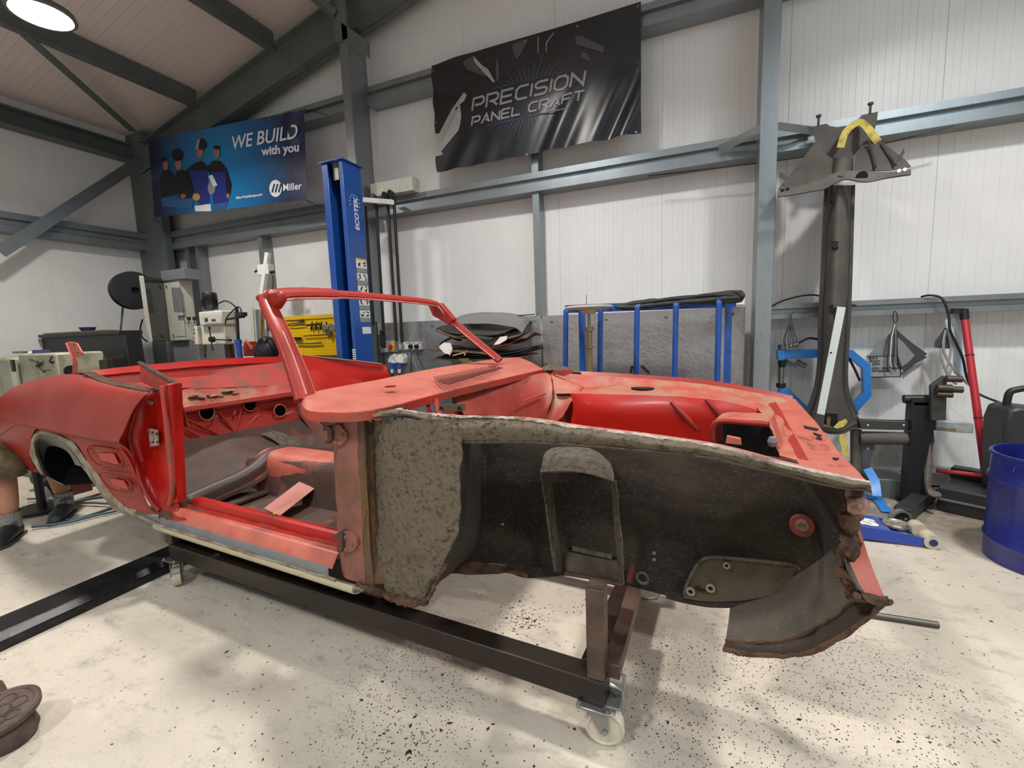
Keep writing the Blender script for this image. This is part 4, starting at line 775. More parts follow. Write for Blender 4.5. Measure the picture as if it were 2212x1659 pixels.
# ---- wing rail : long dirty strip with torn white edge
top = [(664, 889), (748, 898), (820, 888), (857, 884), (905, 892), (950, 896), (993, 900), (1120, 903), (1240, 921), (1400, 941), (1554, 965), (1700, 1003), (1800, 1026), (1880, 1043)]
bot = [(674, 894), (748, 905), (820, 902), (857, 902), (905, 908), (955, 945), (998, 954), (1120, 953), (1240, 959), (1400, 972), (1518, 985), (1690, 1021), (1807, 1050), (1881, 1055)]
sheet('wing_rail', DIRT, [[CP(x, y, l=.01 if i > 4 else -.0) for i, (x, y) in enumerate(top)], [CP((x+u)/2, (y+v)/2, l=-.018) for (x, y), (u, v) in zip(top, bot)], [CP(x, y, l=.005) for x, y in bot]], 5, 4, th=.005, smooth=60, rough=.004, rs=30)
sheet('wing_rail_underside', UNDL, [[CP(x, y, l=.0) for x, y in bot[6:]], [CP(x, y+3-(2 if i > 5 else 0), l=.10) for i, (x, y) in enumerate(bot[6:])], [CP(x, y-10, l=.2) for x, y in bot[6:]]], 4, 3, th=.004, smooth=60)
wt = [(x, y-1) for x, y in top[3:]]
wr = []; rr = random.Random(3)
for i, p in enumerate(spline([CP(x, y, l=.008) for x, y in wt], 16)): wr.append(p)
b = MB(); rows = [[p+V((0, 0, rr.uniform(-.002, .001)))+DL*.012 for p in wr], [p+V((0, 0, rr.uniform(.0, .002))) for p in wr], [p+V((0, 0, -.001-rr.uniform(0, .006)))-DL*.006 for p in wr]]
b.sheet(rows, .002); b.build('torn_paint_edge', TORN, car, smooth=0)
sheet('rail_top_flange', DUST, [[CP(x, y-1, l=.01) for x, y in top[5:]], [CP(x, y-1, l=.01)+DL*.07+V((0, 0, -.012)) for x, y in top[5:]]], 5, 2, th=.003)
# ---- front end
sheet('front_panel', PINK, [[CP(1655, 866, l=1.58), CP(1672, 900, l=1.28), CP(1698, 948, l=.88), CP(1722, 992, l=.40), CP(1728, 1004, l=.12)],
    [CP(1690, 866, l=1.6), CP(1720, 905, l=1.25), CP(1752, 960, l=.8), CP(1790, 1005, l=.35), CP(1800, 1024, l=.08)], [CP(1718, 862, l=1.62), CP(1762, 912, l=1.2), CP(1805, 967, l=.75), CP(1850, 1016, l=.28), CP(1872, 1040, l=.03)]], 6, 5, th=.006, smooth=50, rough=.004, rs=9)
sheet('front_panel_ridge', RED, [[CP(1660, 872, l=1.5), CP(1678, 905, l=1.25), CP(1700, 948, l=.88), CP(1722, 990, l=.42)], [CP(1676, 868, l=1.5), CP(1696, 903, l=1.25), CP(1722, 950, l=.86), CP(1748, 996, l=.40)]], 5, 2, th=.03)
for q in ([(1735, 925), (1768, 932), (1764, 936), (1738, 930)], [(1756, 940), (1775, 946), (1772, 950), (1758, 944)], [(1764, 950), (1776, 953), (1774, 957), (1762, 953)], [(1798, 996), (1812, 998), (1808, 1001), (1799, 999)]):
    P = [CP(x, y, l=.9-(y-930)*.008) for x, y in q]; b = MB(); b.prism([p+V((0, 0, .012)) for p in P], (0, 0, -.004)); b.build('panel_slot', SHADE, car)
sheet('front_inner_slope', DUST, [[CP(1630, 876, l=1.45), CP(1652, 900, l=1.15), CP(1668, 940, l=.8), CP(1684, 985, l=.45)], [CP(1662, 878, l=1.42), CP(1680, 905, l=1.15), CP(1702, 950, l=.8), CP(1722, 994, l=.38)]], 5, 3, th=.005, rough=.008, rs=14)
sheet('radiator_support_strip', PINK, [[CP(1812, 1052, s=1.70), CP(1811, 1120, s=1.70), CP(1822, 1180, s=1.71), CP(1838, 1235, s=1.72), CP(1860, 1291, s=1.74)], [CP(1838, 1052, s=1.74), CP(1848, 1110, s=1.75), CP(1865, 1170, s=1.76), CP(1888, 1235, s=1.78), CP(1914, 1296, s=1.80)]], 5, 3, th=.006)
b = MB(); L_ = [CP(x, y, s=1.66) for x, y in ((1838, 1055), (1846, 1080), (1840, 1110), (1834, 1150), (1838, 1180), (1826, 1200), (1822, 1230), (1836, 1262), (1858, 1296))]
b.tube(L_, [.013, .018, .022, .018, .022, .017, .010, .012, .010], 24, sm=22); b.build('torn_corner_flange', RUST, car, rough=.016, rs=30, rough2=.007, rs2=95, smooth=50)
b = MB(); c = CP(1848, 1085, s=1.64)
for (x, y, r_) in ((1846, 1066, .018), (1854, 1088, .021), (1846, 1098, .014)):
    c = CP(x, y, s=1.65); b.lathe([(r_*math.sin(PI*q/14), r_*math.cos(PI*q/14)) for q in range(15)], c, (0, 0, 1), 24)
b.build('foam_lump', mat('old_pink_foam', '96746A', .8, c2='5A4036', sc2=40, lo=.42, hi=.6), car, rough=.010, rs=45, rough2=.004, rs2=120, smooth=50)
vt = [(1578, 1300, .405), (1650, 1280, .405), (1720, 1242, .37), (1775, 1205, .315), (1812, 1180, .25), (1830, 1232, .16), (1850, 1272, .08)]
vm = [(1574, 1340, .34), (1655, 1330, .33), (1735, 1300, .31), (1800, 1262, .27), (1840, 1242, .22), (1850, 1262, .14), (1868, 1286, .08)]
vb = [(1567, 1384, .24), (1640, 1390, .24), (1730, 1374, .23), (1800, 1334, .21), (1850, 1298, .18), (1872, 1290, .13), (1880, 1296, .08)]
vf = [(1562, 1402, .18), (1640, 1416, .17), (1745, 1410, .16), (1820, 1374, .14), (1875, 1334, .11), (1906, 1308, .08), (1920, 1300, .06)]
ge = lambda q: [CP(x, y, l=l) for x, y, l in q]
sheet('front_valance', mat('dusty_grey_brown_sheet', '544C42', .8, c2='3E372F', sc2=3.5, lo=.42, hi=.7, c3='6A6054', sc3=60, lo3=.56, hi3=.7, bump=.4, bs=60), [ge(vt), ge(vm), ge(vb)], 5, 5, th=.004, smooth=70)
sheet('valance_flange', MATS['brown_grime'], [ge(vb), [CP((x+u)/2, (y+v)/2, l=(l+k)/2+.012) for (x, y, l), (u, v, k) in zip(vb, vf)], ge(vf)], 6, 3, th=.006, smooth=60, rough=.006, rs=20)
b = MB(); b.tube(ge(vf), .006, 8, sm=6); b.build('valance_rusty_edge', RUST, car, rough=.006, rs=40)
b = MB(); b.tube(ge(vb), .005, 8, sm=6); b.build('valance_crease', RUST, car, rough=.005, rs=30)
b = MB(); b.prism([CP(x, y, l=.05) for x, y in ((1866, 1290), (1880, 1288), (1905, 1296), (1922, 1297), (1920, 1306), (1900, 1312), (1872, 1300))], DL*.02); b.build('valance_corner_tab', RUST, car, rough=.004, rs=30)
# ---- engine bay seen over the rail
sheet('far_wing_rail', RED, cp([[(1174, 797, 1.60), (1240, 801, 1.62), (1330, 806, 1.64), (1420, 812, 1.65), (1520, 820, 1.65), (1620, 836, 1.65), (1712, 855, 1.65)], [(1176, 803, 1.58), (1240, 809, 1.60), (1330, 814, 1.62), (1420, 821, 1.63), (1520, 831, 1.63), (1620, 847, 1.63), (1714, 864, 1.63)]]), 4, 2, th=.012)
sheet('far_rail_web', DUST, cp([[(1176, 802, 1.56), (1240, 808, 1.58), (1330, 814, 1.6), (1420, 820, 1.61), (1520, 830, 1.61), (1620, 846, 1.61), (1714, 864, 1.61)], [(1200, 826, 1.52), (1255, 832, 1.54), (1330, 832, 1.55), (1420, 832, 1.56), (1520, 840, 1.57), (1620, 856, 1.57), (1712, 872, 1.58)]]), 4, 3, th=.004, rough=.003)
fs_ = sheet('far_apron_top', DUST, [[CP(x, y, l=l) for x, y, l in r] for r in ([(1200, 824, 1.54), (1255, 832, 1.54), (1330, 831, 1.55), (1420, 832, 1.56), (1520, 839, 1.57), (1620, 855, 1.57), (1712, 872, 1.58)], [(1200, 850, 1.38), (1245, 850, 1.36), (1330, 852, 1.33), (1420, 855, 1.32), (1520, 861, 1.32), (1600, 877, 1.34), (1660, 896, 1.36)])], 4, 4, th=.004, rough=.003)
fw = sheet('far_apron_wall', RED2, [[CP(x, y, l=l) for x, y, l in r] for r in ([(1232, 850, 1.36), (1262, 851, 1.34), (1330, 852, 1.32), (1420, 855, 1.31), (1520, 861, 1.31), (1590, 872, 1.32), (1655, 893, 1.35)], [(1238, 880, 1.33), (1270, 880, 1.30), (1330, 884, 1.28), (1420, 888, 1.28), (1520, 894, 1.28), (1590, 905, 1.30), (1650, 925, 1.32)],
    [(1230, 940, 1.3), (1270, 942, 1.28), (1330, 945, 1.27), (1420, 955, 1.27), (1520, 975, 1.27), (1590, 990, 1.27), (1650, 1010, 1.27)], [(1230, 1080, 1.24), (1270, 1085, 1.24), (1330, 1090, 1.24), (1420, 1100, 1.24), (1520, 1110, 1.24), (1590, 1120, 1.24), (1650, 1140, 1.24)])], 5, 4, th=.004, smooth=60)
c = CP(1388, 840, l=1.46); b = MB(); e1 = CP(1413, 840, l=1.46)-c; e2 = CP(1388, 840, l=1.46)
nz = V((0, 0, 1)); b.prism([c+V((0, 0, .006))+DS*.066*math.cos(2*PI*k/24)+DL*.05*math.sin(2*PI*k/24) for k in range(24)], (0, 0, -.004)); b.build('strut_top_hole', SHADE, car)
for seg in (((1449, 868), (1507, 928)), ((1525, 863), (1560, 903))):
    b = MB(); b.tube([CP(*seg[0], l=1.27), CP((seg[0][0]+seg[1][0])/2, (seg[0][1]+seg[1][1])/2, l=1.265), CP(*seg[1], l=1.27)], [.010, .016, .010], 10); b.build('pressed_rib', RED, fw, smooth=60)
# battery box opening near the front corner
sheet('duct_top', DUST, [[CP(x, y, l=l) for x, y, l in ((1556, 898, .95), (1575, 890, .98), (1640, 893, .98), (1662, 900, .95))], [CP(x, y, l=l) for x, y, l in ((1540, 912, .75), (1570, 907, .76), (1640, 910, .76), (1664, 914, .72))]], 4, 4, th=.004, rough=.005)
b = MB(); b.tube([CP(x, y, l=.72) for x, y in ((1539, 952), (1538, 930), (1544, 915), (1560, 910), (1610, 913), (1662, 917))], .011, 8, sm=5); b.build('duct_rim', RED, car, smooth=60)
sheet('duct_shade_sheet', SHADE, [[CP(x, y, l=1.05) for x, y in ((1548, 908), (1664, 908))], [CP(x, y, l=1.05) for x, y in ((1548, 1000), (1690, 1005))]], 2, 2)  # flat black backing, the opening's inner shade given as colour
sheet('duct_side_left', RED, [[CP(1539, 914, l=.72), CP(1560, 905, l=1.0)], [CP(1538, 960, l=.72), CP(1560, 950, l=1.0)]], 2, 2)
sheet('duct_side_right', DUST, [[CP(1664, 906, l=.72), CP(1672, 893, l=.95)], [CP(1690, 985, l=.5), CP(1702, 985, l=.7)]], 3, 3, rough=.005)
sheet('duct_floor', UND, [[CP(1530, 960, l=1.0), CP(1700, 1000, l=1.0)], [K(1.2, .62, .72), K(1.5, .62, .72)]], 2, 2)
q = [CP(x, y, l=.35) for x, y in ((1567, 958), (1570, 942), (1600, 948), (1602, 962))]; b = MB(); b.prism(q, DL*.02); b.build('hinge_bracket', PINK, car, bevel=.002)
c = CP(1669, 954, l=.55); b = MB(); b.lathe([(0, .02), (.012, .015), (.017, 0), (.012, -.015), (0, -.02)], c, (0, 0, 1), 12); b.build('rubber_plug', mat('pale_grey_rubber', '6E6A6C', .6), car)
# ---- cowl, plenum and firewall
front = [(652, 872), (664, 886), (720, 891), (780, 889), (845, 878), (905, 862), (982, 842), (1080, 819), (1174, 798)]
rear = [(655, 856), (683, 845), (740, 834), (813, 821), (870, 809), (937, 796), (1010, 784), (1086, 773), (1122, 772)]
def czz(i): return .06+i*.19
cf = [CP(x, y, z=1.085) for x, y in front]; crr = [CP(x, y, z=1.115) for x, y in rear]
cf[0] = CP(648, 866, l=.06); crr[0] = CP(650, 852, l=.09)
cw_ = sheet('cowl_panel', PINK, [crr, [a*.5+c*.5+V((0, 0, .008)) for a, c in zip(cf, crr)], cf], 6, 5, th=.004, smooth=60)
cf2 = [p+V((0, 0, -.035))-DS*.006 for p in cf]
sheet('cowl_front_lip', REDD, [cf, cf2], 6, 2, th=.01, rough=.003, rs=30)
# curved fresh-air louvres on the cowl, slot shade painted as dark red lines
for k in range(26):
    u = k/25; ax = 985+u*(1075-985)*.98; a0 = (938+u*132, 814-u*26+0); 
    ln = 30*(1-u*.55); x0_, y0_ = a0; x1_, y1_ = x0_+ln*1.05, y0_+ln*.62-u*0
    pts = [(x0_, y0_), (x0_+ln*.35, y0_+ln*.30), (x0_+ln*.75, y0_+ln*.46), (x1_+2, y0_+ln*.52)]
    P = [CP(x, y, z=1.122) for x, y in pts]; b = MB(); b.tube(P, .0034, 5, sm=3); b.build('louvre', mat('louvre_shadow_line', '6A2A24', .6), cw_)
for (x, y) in ((843, 835), (1063, 792)):
    c = CP(x, y, z=1.126); b = MB(); b.lathe([(0, .001), (.018, .001), (.018, 0)], c, n=16); q = b.build('wiper_hole', SHADE, cw_); b = MB(); b.lathe([(.018, -.002), (.024, -.002), (.023, .003), (.018, .002)], c, n=20, closed=True); b.build('wiper_hole_rim', RED, q)
sheet('cowl_corner_turn', PINK, [[CP(641, 846, l=.12), CP(647, 853, l=.08), CP(652, 858, l=.06)], [CP(643, 868, l=.10), CP(650, 876, l=.05), CP(660, 884, l=.03)], [CP(650, 882, l=.08), CP(660, 888, l=.04), CP(672, 892, l=.02)]], 4, 4, smooth=60)
b = MB(); b.prof([(-.02, -.006), (.02, -.006), (.02, .004), (-.02, .004)], spline([CP(x, y, l=l) for x, y, l in ((662, 889, .0), (700, 896, -.01), (760, 900, -.01), (830, 892, .0), (870, 884, .03))], 6)); b.build('cowl_lower_edge', LIP, car, rough=.004, rs=40)
# plenum / rounded firewall bulge
bx = [[CP(x, y, l=l) for x, y, l in r] for r in ([(984, 850, .62), (1040, 836, .85), (1110, 820, 1.15), (1172, 806, 1.42), (1190, 812, 1.45)], [(982, 858, .60), (1040, 848, .82), (1110, 838, 1.1), (1172, 830, 1.36), (1193, 838, 1.38)],
    [(990, 876, .58), (1045, 872, .80), (1110, 868, 1.05), (1172, 862, 1.3), (1192, 860, 1.34)], [(1004, 898, .57), (1050, 900, .78), (1110, 900, 1.03), (1165, 895, 1.26), (1185, 885, 1.31)], [(1010, 930, .60), (1050, 940, .8), (1110, 940, 1.05), (1165, 930, 1.28), (1180, 920, 1.34)])]
sheet('firewall_plenum', DUST, bx, 5, 5, th=.004, smooth=60)
b = MB(); b.tube([CP(1128, 867, l=1.04), CP(1178, 850, l=1.28)], [.005, .007], 8); b.build('pressed_rib', REDD, car, smooth=60)
b = MB(); b.sheet([[K(.18, .12, .98), K(.18, .55, 1.0), K(.18, 1.5, 1.05)], [K(.14, .12, .45), K(.1, .55, .40), K(.1, 1.5, .40)]], .005); b.build('firewall', REDD, car)
sheet('brace_plate', mat('dirty_olive_plate', '6A5A48', .6), cp([[(948, 874, .22), (1003, 872, .22)], [(946, 888, .22), (1004, 888, .22)]]), 2, 2, th=.004)
for (x, y) in ((954, 881), (992, 881)): c = CP(x, y, l=.215); b = MB(); b.cyl(c, c-DL*.003, .006, n=8); b.build('plate_hole', SHADE, car)
for (x0_, x1_) in ((918, 924), (938, 944)):
    sheet('plenum_web', REDD, cp([[(x0_, 862, .34), (x1_, 860, .34)], [(x0_+6, 892, .30), (x1_+10, 892, .30)]]), 2, 2)
sheet('far_bulkhead_corner', DUST, [[CP(x, y, l=l) for x, y, l in ((1190, 806, 1.5), (1220, 815, 1.53), (1262, 834, 1.53))], [CP(x, y, l=l) for x, y, l in ((1196, 845, 1.42), (1225, 835, 1.45), (1255, 842, 1.42))], [CP(x, y, l=l) for x, y, l in ((1190, 880, 1.34), (1212, 880, 1.34), (1238, 862, 1.35))], [CP(x, y, l=l) for x, y, l in ((1172, 915, 1.3), (1195, 915, 1.3), (1215, 900, 1.3))]], 5, 4, th=.004, smooth=60, rough=.006)
sheet('far_scuttle_side', REDD, [[CP(1150, 800, l=1.56), CP(1215, 806, l=1.58), CP(1290, 824, l=1.58)], [CP(1150, 860, l=1.5), CP(1215, 870, l=1.5), CP(1290, 880, l=1.5)], [CP(1150, 960, l=1.45), CP(1215, 960, l=1.45), CP(1290, 960, l=1.45)]], 3, 3)
b = MB(); b.prof([(-.012, -.003), (.012, -.003), (.012, .003), (-.012, .003)], [CP(x, y, l=1.5) for x, y in ((1172, 806), (1190, 812), (1200, 803), (1236, 803))], up=(0, -1, 0)); b.build('hood_hinge_bracket', REDD, car)
b = MB(); b.sheet(dense([[CP(1168, 794, l=1.55), CP(1200, 788, l=1.6), CP(1254, 800, l=1.62)], [CP(1176, 801, l=1.52), CP(1210, 800, l=1.55), CP(1254, 805, l=1.6)]], 3, 3), .01); b.build('sealer_lump', UNDL, car, rough=.008, rs=30)
# ---- windscreen frame
fr = [(663, 866, .05), (650, 825, .07), (632, 775, .09), (610, 722, .10), (588, 676, .12), (580, 652, .14)]
hd = [(598, 640, -.50), (640, 635, -.52), (720, 636, -.54), (800, 641, -.55), (880, 648, -.55), (935, 655, -.54)]
fp_ = [(952, 664, 1.46), (972, 688, 1.50), (1005, 718, 1.54), (1045, 751, 1.56), (1080, 779, 1.58)]
P = [CP(x, y, l=l) for x, y, l in fr]+[CP(x, y, s=s) for x, y, s in hd]+[CP(x, y, l=l) for x, y, l in fp_]
PP = spline(P, 8)
def sec(i):
    u = i/len(PP)
    if u < .36: return 1.30-.35*(u/.36)
    if u < .50: return .95
    return .72 if u < .72 else min(1.15, .72+(u-.72)*4)
b = MB(); prf = [(-.034, -.013), (-.041, .0), (-.034, .013), (.0, .017), (.028, .013), (.036, .0), (.028, -.013), (.0, -.017)]
# section axes: in-plane direction of the screen opening and its normal
C_ = K(-.3, .8, 1.3)
vs = []; n = len(prf)
for i, p in enumerate(PP):
    d = (PP[min(i+1, len(PP)-1)]-PP[max(i-1, 0)]).normalized(); inw = (C_-p); inw = (inw-d*inw.dot(d)).normalized()
    pn = d.cross(inw).normalized(); k = sec(i)
    vs += [p+inw*(a*k)+pn*(c_*k) for a, c_ in prf]
fs = [(i*n+j, i*n+(j+1) % n, (i+1)*n+(j+1) % n, (i+1)*n+j) for i in range(len(PP)-1) for j in range(n)]+[tuple(range(n)), tuple(range(len(vs)-n, len(vs)))]
b.add(vs, fs); wf = b.build('windscreen_frame', RED, car, smooth=60)
def inoff(i, a, cc): p = PP[i]; d = (PP[min(i+1, len(PP)-1)]-PP[max(i-1, 0)]).normalized(); q = (C_-p); q = (q-d*q.dot(d)).normalized(); return p+q*a+(CAM-p).normalized()*cc
b = MB(); b.tube([inoff(i, .017*sec(i), .014*sec(i)) for i in range(3, len(PP)-2)], .0085, 6); b.build('glazing_rebate', mat('deep_red_rebate', '7A0E08', .5), car, smooth=60)
b = MB(); b.tube([inoff(i, .034*sec(i), .012*sec(i)) for i in range(3, len(PP)-2)], .0055, 6); b.build('glazing_lip', mat('worn_pink_seam', 'B8766C', .5), car, smooth=60)
b = MB(); b.tube([p+(C_-p).normalized()*.006+(CAM-p).normalized()*.026 for p in PP[3:26]], .005, 6); b.build('pillar_seam', mat('worn_pink_seam', 'C98A82', .5), car, smooth=60)
b = MB(); b.prism([CP(x, y, l=.13) for x, y in ((546, 644), (551, 636), (566, 630), (600, 627), (606, 646), (592, 668), (572, 672))], DL*.045); b.build('frame_corner', RED, car, bevel=.016)
b = MB(); b.prism([CP(x, y, l=1.44) for x, y in ((922, 655), (950, 654), (980, 690), (968, 702), (948, 690), (934, 682))], DL*.05); b.build('frame_corner', RED, car, bevel=.008)
sheet('screen_pillar_foot', RED, cp([[(634, 790, .10), (646, 792, .085), (658, 800, .10)], [(638, 830, .10), (654, 834, .06), (676, 842, .10)], [(642, 862, .11), (658, 868, .05), (676, 862, .06)], [(650, 872, .12), (663, 884, .05), (690, 880, .03)]]), 4, 4, th=.01, smooth=60)
sheet('dash_end_panel', RED, cp([[(644, 848, .14), (660, 880, .10)], [(652, 868, .14), (664, 888, .10)]]), 2, 2)
sheet('kick_panel', PIN, [[CP(648, 870, l=.2), CP(670, 890, l=.1), CP(700, 900, l=.05)], [CP(652, 905, l=.2), CP(680, 930, l=.12), CP(712, 960, l=.04)]], 3, 3) if False else None
# loose debris left in the shell
r_ = random.Random(5); fl_ = MB()
for (x0_, x1_, y0_, y1_, n_) in ((412, 480, 858, 870, 14), (485, 620, 843, 858, 22)):
    for k in range(n_):
        x = r_.uniform(x0_, x1_); y = r_.uniform(y0_, y1_); c = CP(x, y, s=-2.26)+V((0, 0, .014)); ra_ = r_.uniform(.012, .035); fl_.lathe([(0, .010), (ra_*.7, .008), (ra_, .0), (ra_*.7, -.006), (0, -.006)], c, (r_.uniform(-.2, .2), r_.uniform(-.2, .2), 1), 12)
o = fl_.build('dirt_flakes', mat('dry_dirt_flake', '8A7A5E', .9, c2='5A4A38', sc2=30), None, rough=.012, rs=30); o['kind'] = 'stuff'
tag(o, 'scattered dry dirt crumbs on the shelf behind the rear seats of the red car', 'debris')
st_ = [CP(570, 1098, l=.42), CP(604, 1114, l=.36), CP(722, 1022, l=.86), CP(720, 985, l=.95)]
b = MB(); G = [[st_[0]+(st_[3]-st_[0])*u, st_[1]+(st_[2]-st_[1])*u] for u in [i/6 for i in range(7)]]
b.sheet(G, .003); tag(b.build('metal_strip', mat('chalky_pink_primer', 'B27468', .6, c2='A06258', sc2=4, lo=.5, hi=.65)), 'loose pinkish metal strip leaning on the tunnel inside the red car', 'metal strip')
c = CP(598, 1108, z=.35); b = MB(); b.box(c, (.03, .05, .01), .5); tag(b.build('dead_leaf', mat('dry_leaf', 'A88A5A', .8), rough=.01, rs=30), 'dry curled leaf on the car floor by the foot of the loose strip', 'leaf')
# ================================================================ things along the back wall
def pb(b, x0, y0, x1, y1, d, dep):
    """box whose front face spans two photo corners on the plane y=d"""
    p, q = W(x0, y0, d), W(x1, y1, d); return b.bb((p.x, d, p.z), (q.x, d+dep, q.z))
def poly(pts, d, dep, b=None):
    b = b or MB(); b.prism([W(x, y, d) for x, y in pts], (0, dep, 0)); return b
# splash sheets
ALU = mat('brushed_aluminium_sheet', 'B4B3B1', .30, .65, c2='A09E9C', sc2=1.2, lo=.4, hi=.65, bump=.10, bs=1.6, bd=.3, r2=.42)
for (xa, xb, z0, z1, lb) in ((-5.3, -3.62, .25, 1.46, 'aluminium sheet on the wall behind the drill and the yellow tool board'), (-3.48, -1.50, .25, 1.48, 'bright aluminium wall sheet behind the sockets and the pile of trim boards'), (-1.48, .36, .25, 1.475, 'bright aluminium wall sheet behind the blue rack')):
    r = root('wall_sheet', ((xa+xb)/2, 4.39, z0), lb, 'metal sheet')
    b = MB(); b.bb((xa, 4.385, z0), (xb, 4.395, z1)); b.build('sheet', ALU, r)
    for i in range(4):
        x = xa+.1+(xb-xa-.2)*i/3; b = MB(); b.lathe([(0, .008), (.010, .006), (.014, 0)], (x, 4.385, z1-.06), (0, -1, 0), 10); b.build('screw', STEEL, r)
b = MB(); b.bb((-5.2, 3.95, .86), (-3.55, 4.38, .90)); b.bb((-5.2, 3.98, 0), (-5.12, 4.06, .86)); b.bb((-3.7, 3.98, 0), (-3.62, 4.06, .86))
tag(b.build('workbench', MGREY, bevel=.003), 'grey steel workbench along the back wall below the yellow tool board', 'bench')
# ---- tall machine cabinet at the corner
CG = mat('cabinet_cream', 'B5B3A6', .45, c2='A5A396', sc2=5, lo=.5, hi=.7); GL = mat('dark_window', '30383A', .15, spec=.7)
D = 3.75
r = root('machine_cabinet', W(390, 1000, D)*1, 'tall cream and grey machine cabinet with its narrow door ajar, in the far left corner', 'machine cabinet'); r.location.z = 0
b = MB(); p, q = W(352, 600, D), W(401, 735, D); DP_ = q.x/W(418, 650, 1.0).x-D; b.bb((p.x, D, q.z), (q.x, D+DP_, p.z)); b.build('cabinet', CG, r, bevel=.006)
b = MB(); p2 = W(350, 586, D); q2 = W(403, 602, D); b.bb((p2.x, D-.02, q2.z), (q2.x, D+DP_+.02, p2.z)); b.build('top_cap', MGREY, r, bevel=.004)
b = MB(); b.bb((p.x-.2, D+.05, 0), (q.x+.14, D+DP_, q.z)); b.build('lower_body', MGREY, r, bevel=.006)
b = MB(); pb(b, 366, 612, 400, 726, D-.006, .008); b.build('front_panel', CG, r, bevel=.002)
b = MB()
for i in range(4): pb(b, 374+i*5, 621, 376.5+i*5, 674, D-.009, .004)
b.build('printed_scale', mat('scale_grey', '6A6C6C', .5), r)
b = MB(); pb(b, 384, 682, 400, 684, D-.008, .002); pb(b, 384, 686, 399, 687, D-.008, .002); pb(b, 385, 690, 396, 691, D-.008, .002); b.build('printed_data', mat('ink_grey', '4A4A4A', .5), r)
for (x, y) in ((359, 618), (398, 668), (375, 724), (397, 606)): c = W(x, y, D-.01); b = MB(); b.lathe([(0, .012), (.010, .010), (.012, 0)], c, (0, -1, 0), 10); b.build('panel_screw', STEEL, r)
b = MB(); dq = [W(305, 596, 3.35), W(351, 603, D), W(366, 736, D), W(325, 738, 3.35)]; b.prism(dq, (.01, .012, 0)); dr = b.build('door', GL, r)
b = MB(); b.bar(dq[0], dq[3], .035, .03, up=(0, 1, 0)); b.build('door_edge_strip', CG, dr); b = MB(); b.bar(dq[1], dq[2], .035, .03, up=(0, 1, 0)); b.build('door_edge_strip', CG, dr)
# ---- hose reel on the column
c = W(288, 628, 3.62); r = root('hose_reel', c, 'black air hose reel mounted beside the machine cabinet', 'hose reel')
ax = V((.97, -.25, 0)).normalized()
b = MB(); b.lathe([(.04, -.09), (.235, -.09), (.24, -.07), (.20, -.065), (.19, 0), (.20, .065), (.24, .07), (.235, .09), (.215, .095), (.20, .075), (.10, .07), (.05, .085), (0, .085)], c, -ax if False else ax*-1, 36); b.build('drum', BLK, r, smooth=40)
b = MB()
for k in range(4): b.tube([c+ax*(.05-.03*k)+V((0, 0, 0))+(V((ax.y, -ax.x, 0))*math.cos(2*PI*i/32)+V((0, 0, 1))*math.sin(2*PI*i/32))*.205 for i in range(32)], .014, 6, closed=True)
b.build('wound_hose', mat('black_rubber', '141518', .55), r, smooth=60)
b = MB(); b.box(W(266, 652, 3.55), (.09, .06, .09)); b.build('roller_guide', STEEL, r, bevel=.004)
b = MB(); b.bar(c, (-7.0, 4.2, c.z+.02), .08, .05); b.build('mount_arm', GRY, r)
HOSE = mat('blue_grey_hose', '3C5560', .5)
b = MB(); b.tube([W(266, 655, 3.55), W(262, 700, 3.5), W(257, 745, 3.48), W(254, 785, 3.45), (W(254, 785, 3.45).x, 3.45, .02)], .012, 8, sm=6); tag(b.build('air_hose', HOSE), 'blue grey air hose hanging down from the black hose reel', 'hose')
b = MB(); b.tube([W(308, 690, 3.5), W(303, 710, 3.5), W(307, 728, 3.5), W(318, 738, 3.6)], .009, 8, sm=6); tag(b.build('cable', BLK), 'short black cable curving down beside the machine cabinet door', 'cable')
# ---- pillar drill
D = 3.35
o = W(470, 735, D); r = root('pillar_drill', (o.x, D+.2, 0), 'cream geared pillar drill with black motor and three-spoke feed lever', 'pillar drill')
b = MB(); pb(b, 428, 674, 480, 701, D, .20); b.build('gearbox_head', CREAM, r, bevel=.012)
b = MB(); pb(b, 431, 700, 488, 744, D+.04, .18); b.build('quill_housing', CREAM, r, bevel=.012)
b = MB(); pb(b, 440, 681, 477, 697, D-.004, .006); np_ = b.build('name_plate', mat('plate_silver', 'BDBCB4', .4), r)
a = W(443, 695, D-.006); text('M', mat('ink_dark', '26282C', .5), 'lettering', np_, a, (1, 0, 0), (0, 0, 1), size=.045, bold=.05, depth=.001, nrm=(0, -1, 0)); a = W(457, 694, D-.006); text('SR25', MATS['ink_dark'], 'lettering', np_, a, (1, 0, 0), (0, 0, 1), size=.024, width=.07, bold=.03, depth=.001, nrm=(0, -1, 0))
c = W(455.5, 668, D+.2); b = MB(); b.lathe([(0, 0), (.075, 0), (.075, .02), (.07, .03), (.07, .12), (.078, .13), (.078, .17), (.068, .19), (0, .19)], c, n=24); mo = b.build('motor', BLK, r, smooth=40)
b = MB()
for k in range(16):
    a_ = 2*PI*k/16; b.box(c+V((math.cos(a_)*.073, math.sin(a_)*.073, .075)), (.012, .004, .09), a_)
b.build('cooling_fins', BLK, mo); b = MB(); b.box(c+V((-.085, -.02, .07)), (.04, .07, .08)); b.build('terminal_box', BLK, mo, bevel=.004)
c = W(462, 733, D); b = MB(); b.lathe([(0, .05), (.028, .045), (.032, 0)], c, (0, -1, 0), 16); hb_ = b.build('feed_hub', BLK, r, smooth=40)
